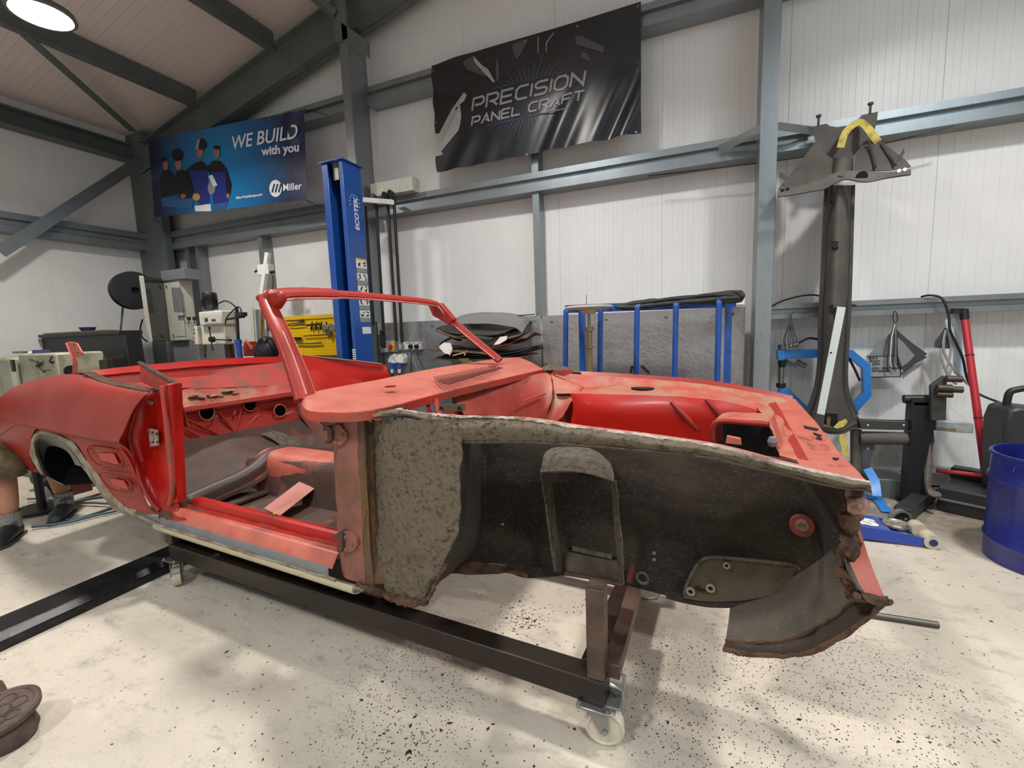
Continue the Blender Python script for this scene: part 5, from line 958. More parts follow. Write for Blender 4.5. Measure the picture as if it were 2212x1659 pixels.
for (x, y) in ((451, 706), (499, 735), (459, 757)):
    e = W(x, y, D-.03); b = MB(); b.tube([c+V((0, -.03, 0)), e], [.007, .007], 8); b.tube([e+(c-e)*.25, e], [.009, .013], 8); b.build('feed_lever', BLK, hb_)
for x in (412, 424): c2_ = W(x, 690, D); b = MB(); b.box(c2_+V((0, -.02, .01)), (.03, .03, .035)); b.tube([c2_+V((0, -.02, 0)), c2_+V((-.004, -.025, -.05))], .006, 6); b.build('gear_selector', BLK, r, bevel=.004)
b = MB(); pb(b, 415, 705, 429, 744, D+.02, .1); pn = b.build('switch_panel', CREAM, r, bevel=.004)
for i, (y, cc_) in enumerate(((711, '2FA070'), (720, '1A1A1A'), (729, 'A02018'), (738, 'A02018'))): c2_ = W(420, y, D+.02); b = MB(); b.lathe([(0, .012), (.008, .010), (.009, 0)], c2_, (0, -1, 0), 10); b.build('push_button', mat('button_'+['green', 'black', 'red', 'red'][i], cc_, .4), pn)
c = W(440, 744, D+.2); b = MB(); b.cyl(c, c-V((0, 0, .10)), .035, .022); b.cyl(c-V((0, 0, .10)), c-V((0, 0, .16)), .02, .012); b.build('drill_chuck', STEEL, r)
c = W(495, 744, D+.28); b = MB(); b.cyl((c.x, c.y, .03), (c.x, c.y, c.z+.2), .05); b.build('column', mat('drill_column', '5A5548', .35, .6), r)
b = MB(); b.bb((c.x-.35, c.y-.45, 0), (c.x+.15, c.y+.15, .05)); b.build('base', CREAM, r, bevel=.01); b = MB(); b.bb((c.x-.32, c.y-.40, .78), (c.x+.06, c.y+.06, .83)); b.build('table', STEEL, r, bevel=.004)
c = W(440, 762, D+.1); b = MB(); b.lathe([(0, 0), (.028, 0), (.028, .07), (.01, .085), (.01, .11), (0, .11)], V((c.x, c.y, .83)), n=14); 
tag(b.build('spray_bottle', mat('red_white_bottle', 'C8342A', .4, c2='E8E2DA', sc2=20, lo=.5, hi=.52)), 'small red and white bottle standing on the drill table', 'bottle')
b = MB(); b.tube([W(473, 655, D+.2), W(487, 650, D+.2), W(502, 657, D+.2), W(512, 668, D+.1), W(518, 680, D+.1)], .008, 8, sm=6); tag(b.build('cable', BLK), 'black cable looping from the drill motor', 'cable')
# ---- blue stand with black shaft and clamp next to the drill
D = 3.30; c = W(517, 760, D); r = root('boring_stand', (c.x, D, 0), 'blue upright tube stand with a black shaft and clamp, right of the pillar drill', 'stand')
b = MB(); b.cyl((c.x, D, .02), (c.x, D, W(517, 738, D).z), .030); b.lathe([(.03, 0), (.036, .0), (.036, .04), (.03, .04)], (c.x, D, W(517, 742, D).z), n=16, closed=True); b.build('tube', BLUE, r)
b = MB(); b.cyl((c.x, D, W(517, 740, D).z), W(511, 662, D), .016); b.build('shaft', BLK, r)
b = MB(); b.box(W(523, 679, D), (.09, .05, .04)); b.tube([W(490, 690, D), W(512, 686, D), W(528, 684, D)], .012, 8); b.build('clamp', BLK, r); b = MB(); b.bb((c.x-.15, D-.15, 0), (c.x+.15, D+.15, .02)); b.build('base', BLK, r)
b = MB(); b.tube([W(487, 700, D), W(489, 688, D), W(500, 674, D), W(514, 663, D), W(520, 668, D), W(521, 676, D)], .007, 8, sm=6); tag(b.build('cable', BLK), 'black cable arching over the blue stand beside the drill', 'cable')
# ---- extrusions and steel props leaning on the wall
for (x0, x1, y0, y1, m_, lb) in ((533, 540, 667, 745, CREAM, 'pale flat length of trim leaning on the wall, leftmost of the upright strips'), (545, 552, 669, 748, MGREY, 'grey upright strip leaning on the wall between the pale and the beige strips'), (552, 561, 669, 748, mat('beige_strip', '9A8672', .5), 'beige upright strip leaning on the wall, rightmost of the upright strips')):
    b = MB(); a, c = W(x0, y0, 4.3), W(x1, y0, 4.3); zb = .0; b.hexa([(a.x+.02, 4.25, zb), (c.x+.02, 4.25, zb), (c.x+.02, 4.27, zb), (a.x+.02, 4.27, zb), (a.x, 4.34, a.z), (c.x, 4.34, a.z), (c.x, 4.36, a.z), (a.x, 4.36, a.z)])
    tag(b.build('metal_strip', m_), lb, 'strip')
# white stand
D = 4.15; r = root('adjustable_stand', W(575, 800, D), 'white folding adjustable stand propped against the wall above the red windscreen corner', 'stand'); r.location.z = 0
b = MB(); b.bar(W(579, 546, D), W(566, 640, D), .06, .05, up=(0, 1, 0)); b.build('mast', WHT, r, bevel=.004)
b = MB(); b.bar(W(566, 630, D+.08), (W(556, 742, D+.08).x-.05, D+.05, .0), .025, .02, up=(0, 1, 0)); b.bar(W(590, 575, D+.12), W(592, 665, D+.12), .03, .02, up=(0, 1, 0)); b.build('leg', STEEL, r)
b = MB(); pb(b, 555, 572, 580, 592, D-.02, .09); b.build('slide_bracket', WHT, r, bevel=.006); b = MB(); c = W(551, 588, D-.02); b.cyl(c, c+V((.03, 0, .02)), .012, n=8); c = W(589, 588, D); b.cyl(c-V((.03, 0, 0)), c+V((.02, 0, 0)), .02, n=10); b.build('lock_knob', BLK, r)
# ---- yellow tool board with its tools
D = 4.36
r = root('tool_board', W(668, 760, D), 'bright yellow perforated tool board behind the windscreen pillar', 'tool board')
t = NT('yellow_pegboard'); cb = t.noise(t.mapping(), 1, 1); sx_ = t.n.new('ShaderNodeSeparateXYZ'); t.L(t.tc.outputs['Object'], sx_.inputs[0])
fx = t.math('ABSOLUTE', t.math('SUBTRACT', t.math('FRACT', t.math('MULTIPLY', sx_.outputs['X'], 25), 0), .5), 0); fz_ = t.math('ABSOLUTE', t.math('SUBTRACT', t.math('FRACT', t.math('MULTIPLY', sx_.outputs['Z'], 25), 0), .5), 0)
dd = t.math('MAXIMUM', fx, fz_); t.L(t.mix(t.ramp(dd, .12, .15, 1, 0), 'E8B800', '6A5008'), t.b.inputs['Base Color']); t.b.inputs['Roughness'].default_value = .45
b = MB(); p, q = W(585, 692, D), W(735, 762, D); b.bb((p.x, D, q.z-.03), (q.x, D+.015, p.z+.03)); b.build('board', t.m, r, bevel=.003)
b = MB(); b.bb((p.x, D-.015, p.z-.01), (q.x, D, p.z+.035)); b.build('top_rail', mat('yellow_rail', 'E0B20C', .45), r)
TD = mat('tool_steel', '4A4640', .4, .6)
def tool(nm, pts, rad, lb, m_=TD, d=D-.03, cat=None):
    b = MB(); b.tube([W(x, y, d) for x, y in pts], rad, 8, sm=3 if len(pts) > 2 else 0); return tag(b.build(nm, m_, smooth=50), lb, cat or nm.replace('_', ' '))
tool('torque_wrench', [(612, 695), (630, 693), (655, 692)], [.006, .010, .018], 'long wrench lying along the top of the yellow board', mat('worn_handle', '5A3E38', .5), cat='wrench')
for i, x in enumerate((674, 684, 694, 705)): tool('hammer', [(x, 695), (x, 702), (x-2, 712)], [.008, .010, .010], ['black handled hammer hung on the yellow board, leftmost of four', 'black handled hammer hung on the yellow board, second of four', 'black handled hammer hung on the yellow board, third of four', 'black handled hammer hung on the yellow board, rightmost of four'][i], BLK); 
for i, (x, y) in enumerate(((668, 703), (680, 702))): b = MB(); a = W(x-5, y, D-.04); b.cyl(a, a+V((.12, 0, .01)), .014, n=10); tag(b.build('mallet', TD), ['dark round hammer head hung left on the upper row of the yellow board', 'dark round hammer head hung right on the upper row of the yellow board'][i], 'mallet')
for i, (x, y, m_) in enumerate(((702, 710, mat('pale_trowel', '8E989C', .35, .6)), (718, 708, MATS.get('pale_trowel')), (709, 719, mat('olive_scraper', '5A5428', .5)))):
    b = MB(); c = W(x, y, D-.05); b.prism([c+V((-.05, 0, .03)), c+V((.0, 0, .06)), c+V((.05, 0, .02)), c+V((0, 0, -.07))], (0, .01, 0)); tag(b.build('scraper', m_, bevel=.002), ['pale pointed blade hung at the right of the yellow board', 'pale pointed blade partly hidden by the blue lift post', 'olive pointed blade hung between the two pale ones'][i], 'scraper')
tool('spanner', [(655, 726), (690, 724), (712, 723)], .007, 'long dark spanner hooked across the middle of the yellow board'); tool('pry_bar', [(640, 741), (670, 742), (694, 740)], .010, 'long grey bar resting on hooks low on the yellow board', STEEL)
tool('socket_tray', [(632, 731), (650, 731)], .018, 'short dark holder on the left of the yellow board', BLK, cat='tool holder'); tool('chain', [(620, 702), (632, 704), (645, 702), (658, 701)], .007, 'row of small dark hooks below the long wrench', TD, cat='hook row')
BAG = mat('brown_paper_bag', 'A09078', .8, c2='8A7A64', sc2=12, lo=.45, hi=.6, bump=.5, bs=20)
c = W(704, 764, 4.05); b = MB(); b.lathe([(0, 0), (.075, 0), (.08, .04), (.07, .10), (.06, .14), (.085, .17), (.075, .175), (.05, .15), (0, .12)], (c.x, 4.05, .90), n=14); tag(b.build('paper_bag', BAG, rough=.02, rs=14), 'crumpled brown paper bag on the bench in front of the yellow board', 'paper bag')
# helmet and red clamp beyond the tail of the car
c = W(577, 758, 3.5); r = root('welding_helmet', (c.x, 3.5, c.z-.1), 'black welding helmet propped on the trolley behind the windscreen pillar', 'welding helmet')
b = MB(); b.lathe([(.0, .16), (.06, .15), (.11, .10), (.125, .02), (.12, -.06), (.09, -.12), (.085, -.12), (.11, -.05), (.115, .02), (.10, .09), (.05, .14), (0, .15)], c, (.2, .3, 1), 20); b.build('shell', BLK, r, smooth=60); b = MB(); b.tube([W(572, 742, 3.43), W(580, 730, 3.43), W(592, 735, 3.43), W(594, 752, 3.45)], .010, 8, sm=5); b.build('headband', BLK, r)
c = W(546, 757, 3.5); r = root('bench_vice', (c.x, 3.5, c.z-.08), 'red bench vice with an orange lever behind the far edge of the car', 'vice')
b = MB(); b.box(c+V((0, 0, 0)), (.16, .12, .12)); b.box(c+V((-.03, 0, .07)), (.06, .12, .06)); b.build('body', RED, r, bevel=.01); b = MB(); b.bar(W(531, 735, 3.43), W(545, 755, 3.43), .03, .012); b.build('lever', ORG, r, bevel=.003)
b = MB(); b.bb((c.x-.25, 3.38, .02), (c.x+.6, 3.75, c.z-.10)); tag(b.build('tool_trolley', DGREY, bevel=.006), 'dark trolley standing behind the car under the vice and the helmet', 'trolley')
# ---- electrics by the column
D = 4.30
TRK = mat('white_steel_box', 'C9C8BC', .4, c2='B8B6A6', sc2=12, lo=.5, hi=.65)
p, q = W(800, 410, D), W(893, 440, D); b = MB(); b.bb((p.x, D, 2.885), (q.x, D+.14, 3.03)); tag(b.build('cable_box', TRK, bevel=.003), 'long cream steel box lying on the wall rail right of the lift post', 'box')
p = W(790, 425, 4.05); b = MB(); b.bar(W(786, 432, 4.12), W(848, 437, 4.12), .04, .05); b.bar(W(848, 437, 4.12), W(846, 437, 4.35), .03, .04); tag(b.build('pipe_bracket', WHT, bevel=.003), 'white steel bracket holding the black pipes at the top', 'bracket')
RUB = mat('rubber_cap', '2A2A2A', .5)
for i, (t0, b0, hx, hy) in enumerate((((813, 446), (829, 718), 812, 428), ((838, 442), (857, 738), 836, 424), ((851, 432), (869, 740), 848, 420))):
    r = root('pipe', W(b0[0], b0[1], 4.2), ['black vertical pipe, leftmost of three by the blue lift post', 'black vertical pipe, middle one of three by the blue lift post', 'black vertical pipe, rightmost of three by the blue lift post'][i], 'pipe', 'black pipes beside the lift post')
    b = MB(); b.cyl(W(t0[0], t0[1], 4.2), W(b0[0], b0[1], 4.2), .016, n=12); b.build('tube', BLK, r)
    c = W(hx, hy, 4.17); b = MB(); b.tube([W(t0[0], t0[1]+4, 4.2), W(t0[0], t0[1]-4, 4.2), c, c+V((-.01, -.05, .01))], [.02, .022, .03, .032], 12); b.build('elbow', RUB, r, smooth=50)
p = W(821, 714, 4.22); q = W(833, 752, 4.22); b = MB(); b.cyl(((p.x+q.x)/2, 4.22, q.z), ((p.x+q.x)/2, 4.22, p.z), .03); tag(b.build('pipe_sleeve', BLK), 'thick black sleeve at the foot of the leftmost pipe', 'sleeve')
LGR = mat('light_grey_case', 'A5A6A4', .45)
D = 4.34
r = root('isolator_switch', W(849, 760, D), 'grey isolator box with a red rotary knob on a yellow plate', 'switch'); b = MB(); pb(b, 833, 736, 859, 760, D, .045); b.build('case', LGR, r, bevel=.004); b = MB(); pb(b, 844, 739, 853, 757, D-.004, .006); b.build('yellow_plate', YEL, r); c = W(845, 748, D-.004); b = MB(); b.lathe([(0, .03), (.022, .028), (.024, 0)], c, (0, -1, 0), 16); b.build('rotary_knob', mat('red_knob', 'C8281E', .4), r)
r = root('junction_box', W(826, 762, D), 'small white junction box with round glands left of the isolator', 'junction box'); b = MB(); pb(b, 820, 747, 836, 761, D, .04); b.build('case', WHT, r, bevel=.004)
for x in (823, 829): c = W(x, 751, D); b = MB(); b.lathe([(0, .02), (.012, .018), (.012, 0)], c, (0, -1, 0), 12); b.build('gland', WHT, r)
PW2 = mat('socket_white', 'E0DDD8', .4)
for i, (x0, x1) in enumerate(((860, 884), (886, 911))):
    r = root('double_socket', W((x0+x1)/2, 757, D), ['grey double wall socket with both outlets free', 'grey double wall socket with two black plugs in it'][i], 'socket'); b = MB(); pb(b, x0, 739, x1, 756, D, .04); b.build('case', LGR, r, bevel=.004)
    for x in (x0+5, x1-6): b = MB(); pb(b, x-3, 744, x+3, 753, D-.003, .004); b.build('outlet', PW2, r)
    b = MB(); pb(b, (x0+x1)/2-2.5, 740, (x0+x1)/2+2.5, 745, D-.003, .004); b.build('rocker', PW2, r)
for i, x in enumerate((888, 901)):
    c = W(x, 748, D-.01); r = root('mains_plug', c, ['black mains plug in the left outlet', 'black mains plug in the right outlet'][i], 'plug'); b = MB(); b.lathe([(0, .04), (.018, .035), (.026, 0)], c, (0, -1, 0), 14); b.build('plug_body', BLK, r, smooth=40)
    e = (887, 812) if i == 0 else (921, 806); b = MB(); b.tube([c+V((0, -.03, -.02)), W(x+1, 765, D-.04), W(x+(e[0]-x)*.4, 785, D-.03), W(e[0], e[1], D-.03)], .005, 6, sm=5); b.build('flex', BLK, r)
for i, x in enumerate((846, 862)):
    c = W(x, 780, D); r = root('industrial_socket', c, ['white hooded industrial socket with a blue connector, left one', 'white hooded industrial socket with a blue connector, right one'][i], 'socket', 'hooded industrial sockets')
    b = MB(); P = [(x-4, 768), (x+6, 764), (x+10, 772), (x+8, 786), (x-7, 784), (x-9, 778)]; poly(P, D-.05, .09, b); b.build('hood', WHT, r, bevel=.01)
    c = W(x, 791, D-.05); b = MB(); b.cyl(c+V((0, 0, .03)), c-V((0, 0, .03)), .026, n=14); b.build('blue_connector', mat('blue_plastic', '2B50B0', .4), r); b = MB(); b.cyl(c-V((0, 0, .03)), c-V((0, 0, .08)), .022, .014, n=12); b.build('white_tail', WHT, r)
    b = MB(); b.cyl(c-V((0, 0, .08)), (c.x, c.y, .3), .008, n=8); b.build('flex', BLK, r)
p, q = W(803, 710, 4.3), W(816, 724, 4.3); b = MB(); b.bb((p.x-.03, 4.3, q.z), (q.x, 4.4, p.z+.06)); tag(b.build('relay_box', LGR, bevel=.004), 'pale grey box half hidden behind the blue lift post', 'box')
b = MB(); b.tube([W(800, 697, 4.2), W(812, 696, 4.2), W(814, 706, 4.2), W(817, 740, 4.2), W(820, 790, 4.2)], .008, 8, sm=5); tag(b.build('cable', BLK), 'thin black cable looping beside the blue lift post', 'cable')
b = MB(); x_ = W(800, 600, 4.3).x; b.bb((-3.44, 4.12, 1.45), (-3.40, 4.16, 2.75)); tag(b.build('conduit', BLK), 'dark conduit running down behind the blue lift post', 'conduit')
# ---- pile of trim boards on a black stand
D = 3.8
r_ = random.Random(11)
c0 = W(1010, 790, D)
b = MB(); p, q = W(972, 782, D), W(1080, 800, D); b.bb((p.x, D, 0), (q.x, D+.38, .99)); tag(b.build('black_cabinet', BLK, bevel=.005), 'black cabinet under the pile of old trim boards', 'cabinet')
def board(pts, m_, lb, z=0, nm='trim_board', cat='trim board', bend=.02, d=D):
    b = MB(); P = spline([W(x, y, d) for x, y in pts], 4)
    G = [[p+V((0, dy, dz)) for p in P] for dy, dz in ((0, 0), (.12, bend*.6), (.25, bend), (.42, bend*.4))]
    b.sheet(G, .008, toward=(0, 0, 5)); return tag(b.build(nm, m_, smooth=60, rough=.006, rs=9), lb, cat)
BRD = mat('black_felt_board', '26231F', .85, c2='3A342C', sc2=6); BRN = mat('brown_hardboard', '4E3E30', .8, c2='6A5644', sc2=4, lo=.5, hi=.65); GRB = mat('grey_card', '55534E', .7); OLV = mat('olive_card', '4A4634', .8); MAR = mat('maroon_trim', '4E2026', .5, coat=.2)
board([(932, 775), (1000, 778), (1080, 776), (1130, 770)], BRN, 'lowest brown board of the pile on the black cabinet'); board([(950, 770), (1010, 773), (1090, 770), (1142, 757)], BRD, 'black felt board low in the pile, curling up at the right', d=3.83)
board([(912, 754), (950, 757), (1000, 760), (1060, 765)], BRN, 'brown board sticking out to the left of the pile'); board([(944, 752), (985, 762), (1040, 768), (1100, 762), (1140, 752)], GRB, 'grey card board under the white paper in the pile', d=3.85)
board([(948, 744), (965, 732), (1010, 728), (1060, 734)], BRD, 'wide black board bulging in the middle of the pile', bend=.05); board([(1060, 752), (1095, 746), (1120, 732), (1137, 730)], MAR, 'maroon padded trim panel on the right of the pile', bend=.05, d=3.75)
board([(1055, 742), (1080, 735), (1110, 728), (1120, 724)], BRN, 'brown board resting on the maroon trim panel', d=3.8, bend=.03); board([(940, 712), (965, 724), (1000, 732), (1040, 732)], BRN, 'curved brown board near the top of the pile'); board([(942, 709), (970, 718), (1010, 722), (1060, 724), (1090, 718)], BRD, 'black curved board on the top of the pile', d=3.86, bend=.04)
board([(962, 710), (1000, 700), (1060, 700), (1110, 707), (1128, 720)], mat('grey_tread_sheet', '8C8B88', .4, .5), 'grey ribbed sheet leaning at the back of the pile', d=4.1, nm='metal_sheet', cat='metal sheet', bend=.12)
b = MB(); poly([(948, 750), (958, 740), (972, 741), (977, 752), (970, 766), (960, 762)], D-.03, .004, b); tag(b.build('paper_sheet', WHT, rough=.006), 'crumpled white paper hanging out of the pile of boards', 'paper')
b = MB(); poly([(1066, 745), (1080, 728), (1096, 725), (1094, 735), (1078, 744)], D-.07, .004, b); tag(b.build('paper_tag', WHT, rough=.004), 'pale curled paper tag on the right of the pile of boards', 'paper')
for i, seg in enumerate((((971, 768), (977, 756)), ((978, 768), (1008, 760)), ((1003, 768), (1008, 757)))): b = MB(); b.bar(W(*seg[0], D-.04), W(*seg[1], D-.04), .012, .004, up=(0, 1, 0)); tag(b.build('card_strip', mat('buff_card', 'B89A6A', .8)), ['short buff card strip under the white paper', 'long buff card strip poking from the pile', 'rightmost buff card strip in the pile'][i], 'card strip')
b = MB(); poly([(990, 775), (1010, 774), (1025, 786), (1000, 784)], D-.03, .006, b); tag(b.build('card_flap', mat('yellowed_card', '6A5C38', .8)), 'yellowed card flap drooping in front of the black cabinet', 'card')
b = MB(); b.tube([W(1066, 702, 4.36), W(1073, 690, 4.36), W(1090, 683, 4.36), (W(1120, 683, 4.3).x, 4.33, 1.49), W(1155, 679, 4.34)], .006, 6, sm=6); tag(b.build('cable', BLK), 'thin black cable trailing over the top of the aluminium sheet', 'cable')
# ---- blue rack of hoops
D = 3.9; r = root('panel_rack', W(1390, 850, D), 'blue tubular rack with a row of upright hoops, behind the engine bay', 'rack'); r.location.z = 0
zt_ = None
for i, (x, yt, yb, dz) in enumerate(((1222, 668, 800, -.0), (1297, 664, 800, 0), (1376, 660, 805, 0), (1460, 656, 810, 0), (1553, 650, 815, 0))):
    p = W(x, yt+3, D-.25); xb = W(x-4, yb, D-.25).x; P = [(xb, D-.25, .5), (p.x, D-.25, p.z-.05), (p.x, D-.22, p.z-.005), (p.x+.01, D-.05, p.z+.01), (p.x+.01, D+.1, p.z+.01)]
    b = MB(); b.tube([V(q) for q in P], .021, 12, sm=0) if False else b.tube(spline([P[0], V(P[1])*.5+V(P[0])*.5, P[1], P[2], P[3], P[4]], 5), .021, 12); b.build('hoop', BLUE, r, smooth=60)
p, q = W(1222, 668, D+.1), W(1560, 655, D+.1); b = MB(); b.bar((p.x, D+.1, p.z), (q.x+.1, D+.1, q.z), .05, .07); b.build('top_beam', BLUE, r, bevel=.003)
p = W(1256, 672, D+.06); b = MB(); b.bb((p.x-.025, D+.05, 0), (p.x+.025, D+.11, p.z)); b.build('upright', BLUE, r); b = MB(); b.bb((q.x+.02, D+.05, 0), (q.x+.07, D+.11, q.z)); b.build('upright', BLUE, r)
b = MB(); b.bb((W(1222, 800, D).x-.08, D-.3, .45), (q.x+.1, D+.12, .5)); b.build('bottom_beam', BLUE, r)
# round pale seat on a screw post
D = 3.40; c = W(1272, 666, D); r = root('round_top_stand', (c.x, D, 0), 'pale round disc on a threaded post in front of the blue rack', 'stand')
b = MB(); b.lathe([(0, .018), (.165, .018), (.18, .012), (.18, .004), (.165, -.004), (.06, -.01), (.05, -.04), (0, -.04)], c, n=32); b.build('disc', mat('pale_wood_disc', 'BDB496', .5), r, smooth=40)
b = MB(); b.cyl(c-V((0, 0, .04)), c-V((0, 0, .16)), .011, n=12); b.build('screw', STEEL, r); b = MB(); b.cyl(c-V((0, 0, .14)), (c.x, D, .03), .022, n=14); b.lathe([(.022, 0), (.034, 0), (.034, .03), (.022, .03)], c-V((0, 0, .17)), n=14, closed=True); b.lathe([(.022, 0), (.030, 0), (.030, .02), (.022, .02)], c-V((0, 0, .30)), n=14, closed=True); b.build('post', mat('dull_brass_tube', '8A7E60', .45, .5), r)
b = MB(); b.lathe([(0, .03), (.2, .03), (.2, 0), (0, 0)], (c.x, D, 0), n=24); b.build('base', BLK, r); b = MB(); b.tube([c+V((-.02, 0, .02)), c+V((-.015, 0, .10))], .003, 5); b.build('centre_pin', STEEL, r)
D = 3.8
RBR = mat('black_door_rubber', '1E201E', .6, c2='2E3230', sc2=10)
lp = [W(1332, 661, D), W(1380, 652, D), W(1440, 646, D), W(1520, 638, D), W(1590, 630, D), W(1600, 636, D), W(1596, 643, D), W(1540, 648, D), W(1450, 656, D), W(1370, 664, D), W(1340, 664, D)]
for i, p in enumerate(lp): p.y += .12 if i < 5 else -.05
b = MB(); b.tube(lp, .020, 8, sm=6, closed=True); tag(b.build('door_seal', RBR, smooth=60, rough=.006, rs=18), 'long loop of black rubber door seal laid over the blue rack', 'door seal')
lp = [W(1345, 659, D), W(1400, 651, D), W(1480, 643, D), W(1560, 636, D), W(1602, 640, D), W(1585, 650, D), W(1500, 652, D), W(1420, 658, D)]
for i, p in enumerate(lp): p.y += .05
b = MB(); b.tube(lp, .014, 8, sm=6, closed=True); tag(b.build('door_seal', RBR, smooth=60, rough=.008, rs=20), 'second thinner black rubber loop tucked under the long door seal', 'door seal')
p = W(1568, 652, 4.2); b = MB(); b.bb((p.x-.02, 4.2, p.z-.03), (p.x+.14, 4.384, p.z+.02)); tag(b.build('white_block', WHT, bevel=.003), 'small white block at the right end of the blue rack', 'block')
for i, x in enumerate((1366, 1385)): b = MB(); b.bar(W(x, 790, 3.6), W(x+(18 if i else -4), 806, 3.6), .02, .02); tag(b.build('clamp_handle', BLK), ['black clamp handle poking up behind the engine bay, left one', 'black clamp handle poking up behind the engine bay, right one'][i], 'handle')
# ---- far left : black cabinet, board, bowl, lathe
q1, q2 = at(22, 770, 'y', 3.0), None
xa, xb = -6.6, -5.2; D = 3.05
p, q = W(55, 722, D), W(268, 716, D); DC_ = q.x/W(304, 716, 1.0).x-D
r = root('steel_cabinet', ((p.x+q.x)/2, D+.3, 0), 'low wide black steel cabinet against the left wall behind the tail of the car', 'cabinet')
b = MB(); b.prism([(p.x, D, 0), (q.x+.04, D, 0), (q.x, D, q.z), (p.x, D, q.z)], (0, DC_, 0)); b.build('body', BLK, r, bevel=.006); b = MB(); b.bb((max(p.x-.2, -7.75), D-.05, q.z-.03), (q.x, D+DC_+.02, q.z+.012)); b.build('top', BLK, r, bevel=.004)
zc = q.z+.012; p1, q_1 = at(50, 720, 'z', zc+.02), at(223, 714, 'z', zc+.02)
p1 = W(55, 715, D+.02); q_1 = W(223, 715, D+.02); b = MB(); b.bb((p1.x, D+.02, zc), (q_1.x, D+min(.4, DC_), zc+.02)); tag(b.build('wooden_board', mat('raw_wood', '8A6A48', .6, c2='6E5238', sc2=6, stretch=(.3, 3, 3))), 'flat wooden board lying on the black cabinet', 'board')
c = W(189, 707, D+.15); b = MB(); b.lathe([(0, .005), (.05, .005), (.075, .05), (.085, .05), (.06, 0), (0, 0)], (c.x, D+.15, zc+.02), n=20); tag(b.build('bowl', mat('navy_plastic', '2E2A6A', .4), smooth=40), 'small navy blue bowl standing on the wooden board', 'bowl')
D = 2.35; r = root('metal_lathe', W(70, 900, D), 'old cream and grey lathe headstock behind the tail of the car', 'lathe'); r.location.z = 0
LC = mat('oily_cream', 'A5A48E', .5, c2='86836C', sc2=5, lo=.45, hi=.65)
b = MB(); p, q = W(37, 765, D), W(128, 835, D); b.bb((p.x, D, q.z-.6), (q.x, D+.4, p.z)); b.build('headstock', LC, r, bevel=.02)
b = MB(); p2, q2 = W(-60, 770, D-.05), W(36, 850, D-.05); b.bb((p2.x, D-.05, q2.z-.5), (q2.x-.03, D+.35, p2.z-.02)); b.build('gear_cover', LC, r, bevel=.03)
b = MB(); b.bb((p2.x-.1, D-.1, .0), (q.x+.5, D+.45, q.z-.5)); b.build('bed', mat('lathe_green', '5E6E5E', .5), r, bevel=.01)
b = MB(); pb(b, 72, 768, 124, 818, D-.006, .008); fpn = b.build('gear_chart_plate', LC, r)
for (x, y, ex, ey) in ((88, 783, 66, 777), (84, 790, 96, 803), (113, 781, 113, 768)):
    c = W(x, y, D-.02); e = W(ex, ey, D-.05); b = MB(); b.lathe([(0, .02), (.022, .018), (.024, 0)], c, (0, -1, 0), 12); b.tube([c+V((0, -.02, 0)), e], [.006, .010], 8); b.build('gear_lever', TD, r)
a = W(97, 801, D-.008); b = MB(); b.bb(a, a+V((.1, .002, .012))); b.build('maker_plate', TD, fpn)
c = W(140, 800, D+.1); b = MB(); b.lathe([(0, .12), (.05, .12), (.05, .08), (.075, .08), (.08, 0), (0, 0)], c, (1, 0, 0), 18); b.build('chuck', BLK, r, smooth=40)
b = MB(); b.box(W(28, 790, D-.07), (.05, .02, .12)); b.build('cover_knob', BLK, r)
for i, (x, y, sx_, m_, nm, lb) in enumerate(((45, 755, .02, STEEL, 'spanner', 'steel spanner lying on the lathe headstock'), (90, 758, .05, mat('violet_rag', '4A3A6A', .8), 'rag', 'violet rag on top of the lathe headstock'), (75, 762, .04, WHT, 'paper_scrap', 'white scrap lying on the lathe headstock'))):
    c = W(x, 765, D+.12); b = MB(); b.box((c.x, D+.12, c.z+.02), (.12, .06, .02 if i != 1 else .05), .4+i); tag(b.build(nm, m_, rough=.008, rs=20), lb, nm.replace('_', ' '))
D = 2.6
c = W(228, 782, D); 
b = MB(); b.lathe([(0, .0), (.05, 0), (.05, .02), (.015, .03), (.012, .06), (0, .06)], c, n=14); b.tube([c+V((0, 0, .03)), W(268, 768, D)], .004, 6); b.lathe([(0, -.5), (.05, -.5), (.05, 0), (0, 0)], c, n=12); tag(b.build('dial_stand', TD), 'small dark dial stand behind the rear well of the car', 'gauge stand')
# ================================================================ right side
TG = mat('grey_etch_primer', '4E4A46', .62, .0, c2='5E5954', sc2=3, lo=.45, hi=.65, spec=.3, c3='4A4642', sc3=5, lo3=.6, hi3=.72)
TGD = mat('dark_etch_primer', '3C3A38', .5, .15, c2='4A4744', sc2=4)
def C7(x, y): return (1600+x*.3013, 200+y*.3013)
def hs(name, m, rows, par, nu=4, nv=4, th=.006, **k):
    b = MB(); b.sheet(dense([[W(x, y, d) for (x, y, d) in r] for r in rows], nu, nv), th); return b.build(name, m, par, smooth=60, **k)
r = root('floor_section', W(1810, 1010, 4.15), 'tall grey stripped floor and tunnel section of a car, hooked on the wall rail', 'car panel')
P = [C7(*q) for q in ((510, 245), (615, 222), (640, 240), (690, 247), (760, 240), (835, 200), (870, 160), (985, 137), (975, 210), (955, 290), (890, 340), (830, 430), (800, 470), (660, 470), (600, 430), (540, 350))]
b = MB(); b.prism([W(x, y, 4.28) for x, y in P], (0, .01, 0)); b.build('back_plate', TG, r)
